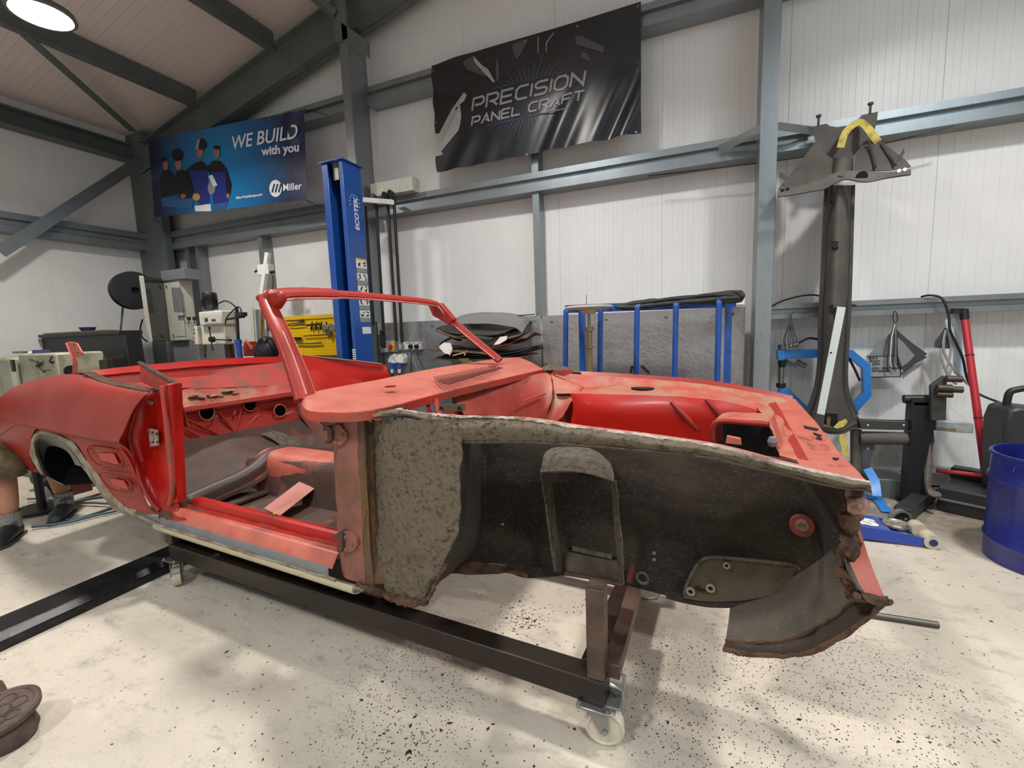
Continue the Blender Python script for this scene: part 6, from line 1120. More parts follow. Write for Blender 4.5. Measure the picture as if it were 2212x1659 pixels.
hs('left_wing', TG, [[(*C7(540, 345), 4.27), (*C7(600, 430), 4.22), (*C7(660, 480), 4.15), (*C7(660, 560), 4.05)], [(*C7(440, 480), 4.2), (*C7(520, 530), 4.12), (*C7(600, 580), 4.06), (*C7(650, 600), 4.0)], [(*C7(340, 605), 4.1), (*C7(400, 640), 4.05), (*C7(500, 650), 4.0), (*C7(600, 640), 3.98)], [(*C7(268, 690), 4.0), (*C7(350, 690), 3.99), (*C7(480, 672), 3.98), (*C7(610, 650), 3.96)]], r)
hs('right_wing', TG, [[(*C7(890, 340), 4.27), (*C7(955, 300), 4.26), (*C7(1000, 340), 4.22), (*C7(1010, 350), 4.2)], [(*C7(830, 440), 4.15), (*C7(940, 420), 4.12), (*C7(1060, 430), 4.1), (*C7(1100, 420), 4.1)], [(*C7(810, 520), 4.02), (*C7(930, 510), 4.02), (*C7(1080, 500), 4.02), (*C7(1180, 480), 4.02)], [(*C7(800, 570), 3.96), (*C7(930, 560), 3.98), (*C7(1080, 556), 3.98), (*C7(1221, 530), 3.98)]], r)
for seg, wd in ((((920, 350), (965, 540)), .012), (((1005, 370), (1110, 520)), .012)):
    b = MB(); b.tube([W(*C7(*seg[0]), 4.16), W(*C7(*seg[1]), 3.97)], wd*.7, 6); b.build('pressed_line', TGD, r, smooth=60)
fb = [(268, 700), (350, 690), (480, 655), (600, 610), (680, 575), (760, 560), (900, 562), (1060, 568), (1221, 548)]; fb2 = [(266, 743), (350, 735), (480, 712), (600, 690), (680, 645), (760, 620), (900, 640), (1060, 608), (1222, 584)]
b = MB(); b.sheet(dense([[W(*C7(x, y), 3.94) for x, y in fb], [W(*C7(x, y), 3.92) for x, y in fb2]], 5, 2), .012); q = b.build('front_flange', TG, r, smooth=60)
for (x, y) in ((298, 702), (336, 692), (1135, 560), (1176, 551)): c = W(*C7(x, y), 3.935); b = MB(); b.lathe([(0, .002), (.012, .002), (.012, 0)], c, (0, -1, 0), 12); b.build('flange_hole', WHT if y < 600 else SHADE, q)
b = MB(); b.lathe([(0, .002), (.035, .002), (.035, 0)], W(*C7(868, 602), 3.925), (0, -1, -.3), 16); b.build('flange_slot', SHADE, q)
hs('tunnel_collar', TG, [[(*C7(655, 470), 4.2), (*C7(690, 465), 4.08), (*C7(735, 462), 4.04), (*C7(780, 465), 4.08), (*C7(810, 470), 4.2)], [(*C7(635, 540), 4.15), (*C7(680, 545), 4.0), (*C7(725, 548), 3.96), (*C7(780, 545), 4.0), (*C7(805, 540), 4.15)], [(*C7(630, 600), 4.1), (*C7(670, 600), 3.96), (*C7(720, 600), 3.92), (*C7(775, 600), 3.96), (*C7(808, 600), 4.1)]], r)
neck = [(400, 1784, 1844), (500, 1779, 1841), (600, 1775, 1838), (680, 1770, 1835), (760, 1769, 1831), (800, 1766, 1829), (835, 1761, 1830), (865, 1752, 1838), (895, 1740, 1852), (925, 1735, 1862)]
hs('tunnel', TG, [[(a, y, 4.26), (a+(c-a)*.12, y, 4.12), (a+(c-a)*.3, y, 4.02), (a+(c-a)*.5, y, 3.99), (a+(c-a)*.7, y, 4.02), (a+(c-a)*.88, y, 4.12), (c, y, 4.26)] for (y, a, c) in neck], r, 3, 3)
for sd in (0, 1):
    pts = [W((a if sd == 0 else c)+(1 if sd == 0 else -1), y, 4.10) for (y, a, c) in neck[:-1]]; b = MB(); b.prof([(-.011, -.006), (.011, -.006), (.011, .006), (-.011, .006)], spline(pts, 3), up=(0, 1, 0)); b.build('edge_flange', TGD, r, smooth=60)
for q_ in ([(1796, 523), (1810, 521), (1811, 538), (1798, 540)], [(1791, 660), (1799, 657), (1801, 675), (1793, 676)], [(1800, 666), (1812, 663), (1811, 690), (1802, 690)], [(1781, 893), (1810, 894), (1809, 923), (1780, 922)]):
    b = MB(); b.prism([W(x, y, 3.984) for x, y in q_], (0, .01, 0)); b.build('cut_out', SHADE, r, smooth=0)
c = W(1804, 530, 3.975); b = MB(); b.lathe([(.010, 0), (.014, 0), (.014, .006), (.010, .006)], c, (0, -1, 0), 12, closed=True); b.build('shifter_stub', TGD, r)
for (x, y) in ((1795, 428), (1794, 436)): b = MB(); b.bb(W(x, y, 3.985), W(x+2.5, y+12, 3.99)); b.build('slit', SHADE, r)
b = MB(); b.prism([W(x, y, 3.96) for x, y in ((1786, 905), (1791, 899), (1795, 905), (1793, 915), (1796, 921), (1786, 921))], (0, .02, 0)); b.build('gear_lever_stub', mat('dull_bronze', '6A5E40', .4, .5), r)
hs('lower_saddle', TGD, [[(1757, 925, 4.05), (1785, 925, 3.95), (1815, 922, 3.93), (1840, 910, 3.95), (1857, 903, 3.98)], [(1777, 932, 4.02), (1795, 938, 3.94), (1825, 936, 3.92), (1845, 926, 3.94), (1857, 926, 3.98)]], r, 4, 3, th=.03)
hs('lower_saddle', TG, [[(1752, 912, 4.0), (1780, 922, 3.93), (1815, 924, 3.91), (1850, 908, 3.94)], [(1760, 922, 4.0), (1790, 932, 3.93), (1820, 930, 3.91), (1852, 914, 3.94)]], r, 4, 3, th=.03)
b = MB(); b.prism([W(x, y, 3.95) for x, y in ((1855, 907), (1930, 910), (2024, 911), (2024, 930), (1930, 929), (1860, 927))], (0, .06, 0)); q = b.build('cross_member', TGD, r, bevel=.004)
b = MB(); b.prism([W(x, y, 3.94) for x, y in ((2022, 909), (2104, 915), (2103, 936), (2064, 934), (2022, 930))], (0, .05, 0)); b.build('bare_end', mat('whitish_zinc', 'A9B4B2', .4, .4, c2='C4C9C6', sc2=8), r, bevel=.004)
b = MB(); b.prism([W(x, y, 3.935) for x, y in ((2024, 923), (2066, 926), (2064, 933), (2024, 930))], (0, .01, 0)); b.build('rust_patch', mat('light_rust', '7A6A58', .8), r)
for x in (1875, 1952): c = W(x, 918, 3.95); b = MB(); b.lathe([(0, .003), (.006, .003), (.006, 0)], c, (0, -1, 0), 8); b.build('bolt_hole', WHT, q)
b = MB(); b.cyl(W(1858, 946, 4.0), W(2003, 948, 3.95), .050, .045, 18); q = b.build('cross_tube', TG, r, smooth=40)
sg = lambda s_, y, : [MB().tube([W(1906+i*4, y+(2 if i % 2 else -1), 3.947) for i in range(6)], .0025, 4)]
for y in (943, 950):
    b = MB(); b.tube([W(1906+i*3.2, y+(1.5 if i % 2 else -1.5), 3.948) for i in range(7)], .002, 4); b.build('pen_marks', BLK, q)
b = MB(); b.prism([W(x, y, 3.92) for x, y in ((1996, 936), (2018, 934), (2020, 955), (2018, 962), (1996, 958))], (0, .06, 0)); b.build('end_bracket', TG, r, bevel=.004)
HRN = mat('grey_brown_horn', '77706A', .5, c2='6A5E54', sc2=6, lo=.5, hi=.65)
hs('bumper_arm', HRN, [[(2002, 957, 3.93), (2010, 957, 3.90), (2018, 957, 3.93)], [(1998, 1000, 3.91), (2007, 1000, 3.88), (2016, 1000, 3.91)], [(1996, 1035, 3.88), (2004, 1038, 3.85), (2013, 1040, 3.88)], [(2000, 1060, 3.85), (2006, 1062, 3.82), (2012, 1056, 3.85)], [(2010, 1072, 3.80), (2018, 1072, 3.76), (2020, 1060, 3.80)], [(2030, 1077, 3.76), (2033, 1072, 3.73), (2030, 1064, 3.76)]], r, 4, 4, th=.012)
b = MB(); b.cyl(W(1849, 928, 4.02), W(1849, 1032, 4.02), .036, .034, 16); b.build('side_tube', TG, r, smooth=40)
b = MB(); b.prism([W(x, y, 4.06) for x, y in ((1862, 953), (1893, 954), (1874, 1024), (1862, 1024))], (0, .006, 0)); q = b.build('side_plate', MGREY, r)
b = MB(); b.lathe([(0, .003), (.010, .003), (.010, 0)], W(1875, 969, 4.06), (0, -1, 0), 10); b.build('plate_hole', WHT, q)
b = MB(); b.prism([W(x, y, 4.0) for x, y in ((1683, 374), (1690, 372), (1704, 384), (1702, 390), (1684, 384))], (0, .006, 0)); b.build('left_tab', TG, r)
b = MB(); b.prism([W(x, y, 4.02) for x, y in ((1954, 318), (1953, 332), (1944, 345), (1936, 349), (1942, 338))], (0, .006, 0)); b.build('right_tab', TGD, r)
for (x, y) in ((1768, 262), (1880, 236)): c = W(x, y, 4.28); b = MB(); b.cyl(c-V((0, 0, .03)), c+V((0, 0, .03)), .008, n=8); b.cyl(c+V((0, 0, .03)), c+V((0, 0, .045)), .018, n=8); b.build('hook_bolt', TGD, r)
YT = mat('yellow_masking_tape', 'C4B458', .6, c2='8E8238', sc2=14, lo=.5, hi=.62, bump=.3)
b = MB(); b.prof([(-.024, -.002), (.024, -.002), (.024, .002), (-.024, .002)], spline([W(*C7(x, y), 4.235+(0 if i in (2, 3) else -.06)) for i, (x, y) in enumerate(((715, 395), (745, 300), (800, 235), (860, 215), (915, 260), (950, 310), (985, 355)))], 5), up=(0, 1, 0)); tag(b.build('tape_strip', YT, smooth=60), 'arched piece of yellow foam tape stuck on the head of the grey floor section', 'tape')
b = MB(); b.prism([W(x, y, 3.90) for x, y in ((1801, 923), (1812, 912), (1828, 905), (1831, 912), (1822, 922), (1808, 926))], (0, .01, 0)); tag(b.build('tape_strip', YT), 'yellow crumpled tape lying in the saddle at the foot of the grey section', 'tape')
b = MB(); b.prof([(-.02, -.002), (.02, -.002), (.02, .002), (-.02, .002)], spline([W(x, y, 3.9) for x, y in ((1821, 938), (1820, 950), (1824, 965), (1827, 985))], 4), up=(0, 1, 0)); tag(b.build('tape_strip', YT), 'yellow tape tail hanging below the saddle of the grey section', 'tape')
b = MB(); a, c = W(1818, 663, 3.93), W(1773, 898, 3.86); b.bar(a, c, .072, .012, up=(0, 1, 0)) if False else b.prism([W(1809, 662, 3.93), W(1827, 664, 3.93), W(1781, 897, 3.86), W(1765, 893, 3.86)], (0, .01, 0)); ws = tag(b.build('white_strip', mat('pale_zinc_strip', 'C3CCC8', .4, .2)), 'long pale metal strip leaning diagonally against the grey floor section', 'metal strip')
for (x, y) in ((1776, 874), (1775, 880), (1795, 762)): c = W(x, y, 3.87 if y > 800 else 3.888); b = MB(); b.lathe([(0, .002), (.007, .002), (.007, 0)], c, (0, -1, 0), 8); b.build('strip_hole', SHADE, ws)
b = MB(); b.prism([W(x, y, 3.85) for x, y in ((1762, 893), (1781, 897), (1779, 925), (1757, 915))], (0, .03, 0)); tag(b.build('strip_foot', TGD), 'dark block under the foot of the pale diagonal strip', 'block')
# blue C-frame hammer
D = 4.32
r = root('panel_beating_frame', W(1760, 900, D), 'bright blue C-shaped hammer frame behind the grey floor section', 'C-frame tool')
def stripe(pts, wd): 
    L, R = thick(pts, wd); return [(p.x, p.y) for p in L]+[(p.x, p.y) for p in reversed(R)]
b = MB(); poly(stripe([(1681, 766), (1760, 764), (1838, 764), (1872, 792), (1874, 852), (1848, 882), (1800, 905)], 18), D, .06, b); b.build('frame', BRBL, r, bevel=.005, smooth=0)
b = MB(); poly(stripe([(1682, 846), (1700, 848), (1745, 892), (1790, 912)], 18), D, .06, b); b.build('lower_arm', BRBL, r, bevel=.005, smooth=0)
b = MB(); poly([(1680, 757), (1696, 757), (1696, 778), (1680, 778)], D-.02, .1, b); b.build('head_block', BRBL, r, bevel=.005)
c = W(1689, 755, D+.02); b = MB(); b.cyl(c-V((0, 0, .01)), c+V((0, 0, .04)), .03, n=16); b.build('air_hammer_cap', STEEL, r)
b = MB(); b.tube([W(1691, 752, D-.02), W(1706, 748, D-.02), W(1724, 742, D-.02)], [.014, .018, .022], 10); b.tube([W(1718, 744, D-.02), W(1725, 752, D-.02)], .01, 8); b.build('pistol_grip', mat('cast_alloy', '9C9A94', .35, .8), r, smooth=50)
b = MB(); b.cyl(W(1689, 779, D+.02), W(1689, 793, D+.02), .030, .026, 14); b.build('chuck', BLK, r); b = MB(); b.cyl(W(1688, 793, D+.02), W(1687, 832, D+.02), .024, .022, 14); b.build('hammer_rod', STEEL, r); b = MB(); b.cyl(W(1687, 828, D+.02), W(1687, 836, D+.02), .036, n=14); b.build('anvil_collar', BLK, r)
b = MB(); b.tube([W(1724, 742, D-.02), W(1740, 733, D-.02), W(1755, 731, D-.02), W(1790, 740, D), W(1830, 772, D+.02), W(1845, 795, D+.03), W(1857, 822, D+.04)], .009, 8, sm=6); tag(b.build('air_line', BLK), 'black air line running from the hammer grip behind the grey section', 'hose')
# hanging wire bundle
r_ = random.Random(2)
r = root('wire_bundle', W(1705, 750, 4.3), 'bunch of bent grey wires hanging from the lower wall rail by the column', 'wires')
for i in range(7):
    x = 1693+i*4.5; b = MB(); b.tube([W(1708, 680, 4.33), W(1704+i*1.2, 700, 4.30), W(x, 730+r_.uniform(-5, 5), 4.28), W(x+r_.uniform(-3, 6), 752, 4.27)], .0035, 5, sm=4); b.build('wire', mat('dark_wire', '3A3E3A', .5, .5), r, smooth=60)
b = MB(); b.tube([W(1722, 672, 4.38), W(1712, 676, 4.36), W(1708, 682, 4.33)], .003, 5); b.build('hook', STEEL, r)
for i, (x, y, x2, y2) in enumerate(((1695, 779, 1722, 790), (1722, 780, 1742, 790))):
    b = MB(); b.tube([W(x, y, 4.4), W((x+x2)/2, y+8, 4.38), W(x2, y2, 4.38)], .02, 6, sm=4); tag(b.build('drooping_shape', mat('grey_rubber_offcut', '70757C', .6)), ['grey rubber offcut hanging below the blue arm, left one', 'grey rubber offcut hanging below the blue arm, right one'][i], 'offcut')
# templates on a loop
def loop_root(nm, x, y, lb, cat): return root(nm, W(x, y, 4.36), lb, cat)
r = loop_root('template_bundle', 1940, 815, 'grey sheet templates hung in a diamond from a wire loop, one with handwriting', 'templates')
TS = mat('grey_template_sheet', '85888A', .5, c2='76797C', sc2=3); TSD = mat('dark_template_sheet', '3A3B40', .5)
b = MB(); b.tube([W(x, y, 4.34) for x, y in ((1933, 672), (1938, 680), (1938, 692), (1933, 698), (1929, 690), (1930, 678))], .003, 6, sm=4, closed=True); b.build('wire_loop', BLK, r, smooth=60)
b = MB(); poly([(1877, 766), (1920, 722), (1936, 718), (1942, 740), (1940, 800), (1905, 815), (1885, 810)], 4.40, .002, b); b.build('sheet', TS, r)
b = MB(); poly([(1936, 710), (1948, 722), (1972, 742), (2003, 764), (1998, 769), (2003, 772), (1980, 785), (1953, 805), (1944, 790), (1938, 760)], 4.37, .002, b); b.build('sheet', TSD, r)
b = MB(); poly([(1938, 728), (1950, 738), (1976, 768), (1960, 785), (1948, 792), (1940, 770)], 4.366, .001, b); b.build('painted_highlight', TS, r)  # lighter patch paints a highlight on the dark sheet
b = MB(); poly([(1946, 805), (1990, 782), (1995, 787), (1950, 818)], 4.41, .002, b); b.build('sheet', mat('pale_template', 'A5A7A8', .5), r)
b = MB(); poly([(1872, 769), (1948, 768), (1945, 815), (1875, 814)], 4.385, .002, b); hw = b.build('written_sheet', mat('written_grey_sheet', '95999A', .5), r)
b = MB(); b.tube([W(x, y, 4.383) for x, y in ((1872, 769), (1948, 768), (1945, 814), (1875, 815))], .005, 5); b.build('drawn_border', BLK, hw)
for (s_, x, y, wd) in (('M.B.A.', 1876, 776, .06), ('Bumper', 1878, 782, .07), ('type', 1884, 788, .05), ('low, near upper', 1883, 797, .20), ('template.', 1883, 803, .12)):
    text(s_, BLK, 'handwriting', hw, W(x, y, 4.382), (1, 0, 0), (0, 0, 1), size=.022, width=wd, shear=.3, bold=.01, depth=.001, nrm=(0, -1, 0))
for (a, c, cc) in (((1925, 705), (1917, 790), TSD), ((1929, 700), (1923, 780), WHT), ((1933, 700), (1930, 785), TSD), ((1936, 700), (1938, 780), BLK), ((1935, 700), (1935, 776), TS)):
    b = MB(); b.tube([W(1934, 698, 4.35), W((a[0]+c[0])/2, (a[1]+c[1])/2-10, 4.345), W(c[0], c[1], 4.35), W(c[0]+3, c[1]+12, 4.36)], .005, 5, sm=4); b.build('edge_strip', cc, r, smooth=60)
r = loop_root('template_bundle', 2060, 850, 'dark and pale blue sheet templates with clear tubes, hung beside the red pole', 'templates')
CL = mat('clear_blue_sheet', 'B7C6CE', .2, spec=.6)
b = MB(); poly([(2056, 680), (2070, 674), (2076, 688), (2080, 740), (2088, 800), (2100, 838), (2088, 830), (2060, 805), (2058, 760), (2045, 706)], 4.38, .002, b); b.build('pale_sheet', CL, r)
b = MB(); poly([(2039, 693), (2050, 687), (2058, 712), (2070, 745), (2072, 760), (2050, 716)], 4.36, .002, b); b.build('pale_sheet', CL, r)
b = MB(); poly([(2041, 708), (2046, 710), (2036, 735), (2035, 753), (2019, 751), (2019, 738), (2032, 722)], 4.35, .004, b); b.build('dark_sheet', TSD, r); b = MB(); poly([(2047, 712), (2052, 735), (2051, 753), (2042, 753), (2043, 730)], 4.35, .004, b); b.build('dark_sheet', TSD, r)
for pts in (((2043, 712), (2037, 740), (2041, 765), (2055, 790), (2075, 815), (2098, 835)), ((2046, 712), (2054, 745), (2051, 775), (2045, 800), (2046, 812)), ((2033, 752), (2034, 775), (2046, 808)), ((2056, 795), (2050, 815), (2066, 830))):
    b = MB(); b.tube([W(x, y, 4.34) for x, y in pts], .008, 6, sm=5); b.build('clear_tube', mat('cloudy_tube', '9C9C9A', .3), r, smooth=60)
# red pole and crossbar
RP = mat('red_pole_paint', 'B02430', .4, coat=.2)
b0 = W(2133, 1052, 4.0); r = root('red_prop', b0, 'tall thin red pole leaning on the wall rail beside the blue drum', 'pole')
pa, pb2 = W(2084, 690, 4.32), W(2133, 1050, 4.0); b = MB(); b.cyl(pa, pb2, .022, .024, 12); b.build('pole', RP, r, smooth=40)
for k in (.22, .60): c = pa+(pb2-pa)*k; b = MB(); b.cyl(c, c+(pb2-pa)*.008, .026, n=12); b.build('joint_ring', mat('dark_red', '6A1A20', .5), r)
b = MB(); b.cyl(W(2082, 668, 4.33), pa, .026, n=12); b.bar(W(2056, 672, 4.34), W(2080, 672, 4.34), .05, .04); b.build('black_head', BLK, r)
b = MB(); b.cyl(W(2022, 1016, 4.12), W(2124, 1028, 4.02), .016, n=10); b.build('foot_bar', RP, r)
b = MB(); b.tube([W(1990, 641, 4.41), W(2010, 638, 4.37), W(2035, 645, 4.34), W(2049, 680, 4.32), W(2052, 712, 4.31), W(2065, 740, 4.31), W(2080, 775, 4.31), W(2086, 805, 4.31), W(2093, 826, 4.31), W(2110, 848, 4.3), W(2150, 866, 4.25), W(2212, 886, 4.1), W(2300, 905, 4.0)], .008, 8, sm=6); tag(b.build('cable', BLK, smooth=60), 'black cable draped from the wall rail past the red pole to the right edge', 'cable')
b = MB(); b.tube([W(1655, 669, 4.39), W(1690, 650, 4.38), W(1740, 638, 4.37), W(1775, 640, 4.38), W(1820, 655, 4.39), W(1850, 660, 4.39)], .007, 6, sm=6); tag(b.build('cable', BLK, smooth=60), 'black cable arched above the lower wall rail behind the grey section', 'cable')
b = MB(); b.tube([W(1400, 380, 4.37), W(1640, 352, 4.36), W(1760, 335, 4.36), W(1900, 312, 4.36), W(2060, 272, 4.37)], .005, 6, sm=6); tag(b.build('cable', BLK, smooth=60), 'long thin black cable strung under the middle wall rail', 'cable')
# black tool post
D = 3.9; r = root('tool_post', W(1990, 1070, D), 'square black tool post with a T-shaped top and a grey die holder', 'tool post'); r.location.z = 0
b = MB(); p, q = W(1973, 868, D), W(2008, 1050, D); b.bb((p.x, D, 0), (q.x, D+.12, p.z)); b.build('post', BLK, r, bevel=.004)
b = MB(); b.cyl(W(1952, 862, D+.04), W(2014, 862, D+.04), .030, n=16); pb(b, 1970, 860, 2010, 876, D+.0, .1); b.build('top_tube', BLK, r, smooth=40)
b = MB(); b.prism([W(x, y, D-.05) for x, y in ((2012, 833), (2042, 812), (2046, 815), (2044, 908), (2012, 908))], (0, .04, 0)); b.build('die_plate', TGD, r, bevel=.003)
for (x0, x1, y, rr) in ((2044, 2078, 818, .022), (2024, 2056, 838, .026), (2054, 2079, 841, .022), (2024, 2057, 852, .020)): b = MB(); b.cyl(W(x0, y, D-.08), W(x1, y+1, D-.08), rr, n=14); b.build('die_roller', mat('oily_steel', '5E5248', .35, .7), r, smooth=40)
b = MB(); b.bb((p.x-.02, D-.02, 0), (q.x+.02, D+.14, .02)); b.build('base', BLK, r, bevel=.005)
# black ramp / base rail along the wall
P0, P1 = FL(2022, 1102), FL(2330, 1172); dv = (P1-P0).normalized(); nv = V((-dv.y, dv.x, 0))
r = root('ramp', P0, 'long low black steel ramp lying by the wall behind the blue drum', 'ramp')
b = MB(); h = .17; b.prism([P0, P1, P1+V((0, 0, h)), P0+V((0, 0, h))], nv*.32); b.build('side_beam', DGREY, r, bevel=.01)
b = MB(); q0 = P0+nv*.32+V((0, 0, 0)); b.prism([q0, P1+nv*.32, P1+nv*.32+V((0, 0, .24)), q0+V((0, 0, .24))], nv*.10); b.build('back_rail', BLK, r, bevel=.006)
b = MB(); b.prism([P0+V((0, 0, h*.5)), P1+V((0, 0, h*.5)), P1+V((0, 0, h*.56)), P0+V((0, 0, h*.56))], -nv*.02); b.build('side_strip', MGREY, r)
P2 = FL(1915, 1062); b = MB(); b.bb((P2.x-.1, 4.05, 0), (W(1975, 1040, 4.05).x, 4.38, .14)); tag(b.build('steel_channel', GRY, bevel=.004), 'grey steel channel on the floor against the wall, left of the black ramp', 'channel')
sx0, sx1 = W(1873, 940, 4.36), W(1974, 1012, 4.36); b = MB(); b.bb((sx0.x, 4.36, sx1.z), (sx1.x, 4.37, sx0.z)); tag(b.build('steel_sheet', ALU), 'bright steel sheet leaning on the wall behind the tool post', 'metal sheet')
c = FL(2110, 1062); 
b = MB(); r_ = random.Random(8)
pc_ = P0+dv*.45+nv*.15+V((0, 0, h))
for k in range(9): a = r_.uniform(0, 6.28); c = pc_+V((r_.uniform(-.09, .09), r_.uniform(-.05, .05), .012)); b.tube([c-V((math.cos(a), math.sin(a), 0))*.05, c+V((0, 0, .02)), c+V((math.cos(a), math.sin(a), 0))*.05], [.012, .016, .01], 6)
tag(b.build('old_gloves', mat('dirty_glove', '6E6054', .9, c2='8A2A2A', sc2=8, lo=.55, hi=.6), rough=.01, rs=30), 'heap of dirty work gloves lying on the black ramp', 'gloves')
# crane foot with wheel
r = root('hoist_foot', FL(1945, 1134), 'dark hoist leg ending in a spoked black wheel, between the trolley jack and the ramp', 'hoist leg')
a, c = FL(1948, 1110, .06), FL(2008, 1062, .06); b = MB(); b.bar(a, c, .09, .08); b.build('leg', DGREY, r, bevel=.004)
wc = FL(1944, 1122, .055); ax = V((.35, -.94, 0)).normalized(); b = MB(); b.lathe([(.052, -.016), (.066, -.016), (.066, .016), (.052, .016), (.048, .006), (.048, -.006)], wc, ax, 28, closed=True); b.build('wheel_tyre', mat('grey_wheel_tyre', '6A6660', .5), r, smooth=40)
b = MB(); b.lathe([(0, .02), (.014, .02), (.016, .006), (.05, .004), (.05, -.004), (0, -.004)], wc, ax, 20); wd = b.build('wheel_disc', BLK, r, smooth=40)
for k in range(5): a_ = 2*PI*k/5; e1 = ax.orthogonal().normalized(); e2 = ax.cross(e1); c = wc+(e1*math.cos(a_)+e2*math.sin(a_))*.032+ax*.004; b = MB(); b.lathe([(0, .002), (.009, .002), (.009, 0)], c, ax, 10); b.build('wheel_hole', LIP if k == 2 else SHADE, wd)
# blue trolley jack
JB_ = mat('royal_blue_enamel', '143C9C', .35, coat=.4); JT = mat('worn_blue_top', '3A4C8E', .45, c2='4E5A90', sc2=10)
A, B2 = FL(1820, 1164), FL(1997, 1184); dv = (B2-A).normalized(); nv = V((-dv.y, dv.x, 0)); wj = .21
r = root('trolley_jack', A, 'royal blue low trolley jack with white lettering and a round saddle', 'trolley jack')
Z = V((0, 0, 1)); Ln = (B2-A).length; A_ = A-dv*.45
hs_ = lambda u: .15-.075*max(0, (u-.45)/(Ln))
prof_ = [(-.45, .02), (Ln, .010), (Ln+.0, .058), (Ln*.5, .088), (-.45, .120)]
for o in (0, wj-.012): b = MB(); b.prism([A+dv*u+Z*z+nv*o for u, z in prof_], nv*.012); b.build('side_plate', JB_, r, bevel=.002)
b = MB(); b.prism([A+dv*u+Z*z+nv*.012 for u, z in ((-.45, .117), (Ln*.60, .083), (Ln*.60, .075), (-.45, .107))], nv*(wj-.024)); tp = b.build('top_plate', JT, r, bevel=.002)
slope = (.083-.117)/(Ln*.6+.45); tn = (dv+Z*slope).normalized()
o = A+dv*(Ln*.5-.20)+Z*(.1185+slope*(Ln*.5-.20+.45))+nv*.045
text('SGS', WHT, 'lettering', tp, o-tn*.05, tn, nv, size=.10, width=.25, bold=.06, depth=.001)
sc_ = A+dv*(Ln*.74)+nv*(wj*.5)+Z*.082; b = MB(); b.lathe([(0, .010), (.045, .012), (.052, .018), (.062, .018), (.066, .008), (.06, -.004), (0, -.004)], sc_, n=28); b.build('saddle', mat('worn_bright_steel', 'C9C3B2', .3, .7, c2='8A8474', sc2=20), r, smooth=40)
b = MB(); b.bar(sc_-Z*.02-dv*.2, sc_-Z*.015, .07, .02); b.build('lift_arm', JB_, r)
rc = B2+dv*.035+Z*.042; b = MB(); b.cyl(rc-nv*.01, rc+nv*.075, .042, n=24); rl = b.build('front_roller', mat('cream_nylon', 'BDB49E', .5, c2='9A9180', sc2=10), r, smooth=40); b = MB(); b.cyl(rc-nv*.014, rc-nv*.008, .020, n=16); b.build('roller_pin', mat('navy_pin', '1E2A5A', .4), rl)
rc2 = rc+nv*wj*.72; b = MB(); b.cyl(rc2, rc2+nv*.075, .042, n=24); b.build('front_roller', MATS['cream_nylon'], r, smooth=40)
# small blue stand foot
r = root('stand_base', FL(1892, 1098), 'small bright blue splayed metal stand on the floor right of the red nose', 'stand')
for pts in (((1874, 1012, 4.0), (1890, 1040, 3.95), (1894, 1072, 3.9)),): 
    b = MB(); b.prof([(-.028, -.006), (.028, -.006), (.028, .006), (-.028, .006)], [W(x, y, d) for x, y, d in pts], up=(0, 1, 0)); b.build('upright', BRBL, r)
for a, c in (((1860, 1068), (1896, 1078)), ((1893, 1074), (1916, 1106))): b = MB(); b.bar(FL(*a, .02), FL(*c, .01), .06, .012); b.build('foot', BRBL, r, bevel=.003)
# ---- blue drum and what is in it
DR = mat('deep_blue_drum', '1C2374', .35, coat=.4, c2='161B5E', sc2=4, lo=.5, hi=.65)
dc = V((1.765, 3.18, 0)); R_ = .272; r = root('steel_drum', dc, 'open deep blue steel drum standing at the right edge', 'drum')
b = MB(); b.lathe([(0, .01), (R_-.01, .01), (R_, .0), (R_, .10), (R_+.008, .11), (R_+.008, .125), (R_, .135), (R_, .44), (R_+.008, .45), (R_+.008, .465), (R_, .475), (R_-.002, .575), (R_+.008, .585), (R_+.006, .597), (R_-.008, .597), (R_-.010, .55), (R_-.010, .03), (0, .03)], dc, n=64); b.build('shell', DR, r, smooth=40)
b = MB(); b.tube([dc+V((R_*math.cos(a), R_*math.sin(a), .54)) + V((0, 0, z)) for a, z in ((-2.75, -.02), (-2.75, .0), (-2.7, .02), (-2.65, .0), (-2.65, -.02))], .006, 6, sm=3); b.build('clamp_lug', DR, r)
b = MB(); b.lathe([(0, .47), (R_-.015, .46)], dc, n=32); b.build('contents', DGREY, r) if False else None
b = MB(); b.box(dc+V((.02, .02, .25)), (.3, .3, .42), .4); tag(b.build('scrap_box', DGREY), 'dark box standing inside the blue drum', 'box')
c = W(2200, 960, 3.75); r = root('plastic_container', c, 'dark ribbed plastic container with a looped handle behind the blue drum', 'container'); r.location.z = .175
b = MB(); P = [W(x, y, 3.75) for x, y in ((2172, 1000), (2170, 915), (2182, 885), (2205, 880), (2290, 890), (2300, 1000))]; b.prism([V((P[0].x, 3.75, .175))]+P[1:5]+[V((P[5].x, 3.75, .175))], (0, .25, 0)); b.build('body', DGREY, r, bevel=.02)
for k in range(5): p_ = W(2171, 912+k*13, 3.85); b = MB(); b.lathe([(0, .016), (.016, .01), (.02, 0), (.016, -.01), (0, -.016)], p_, (0, 0, 1), 10); b.build('rib', DGREY, r, smooth=60)
b = MB(); b.tube([W(x, y, 3.87) for x, y in ((2176, 905), (2174, 880), (2180, 850), (2195, 842), (2230, 838), (2260, 845))], .020, 10, sm=6); b.build('handle', BLK, r, smooth=60)
b = MB(); a_, c_ = FL(1780, 1312, .014), FL(2027, 1350, .014); b.cyl(c_+(a_-c_).normalized()*.62, c_, .014, n=12); tag(b.build('steel_rod', mat('dull_rod', '5E5A54', .45, .7)), 'short steel rod lying on the floor under the front corner of the car', 'rod')
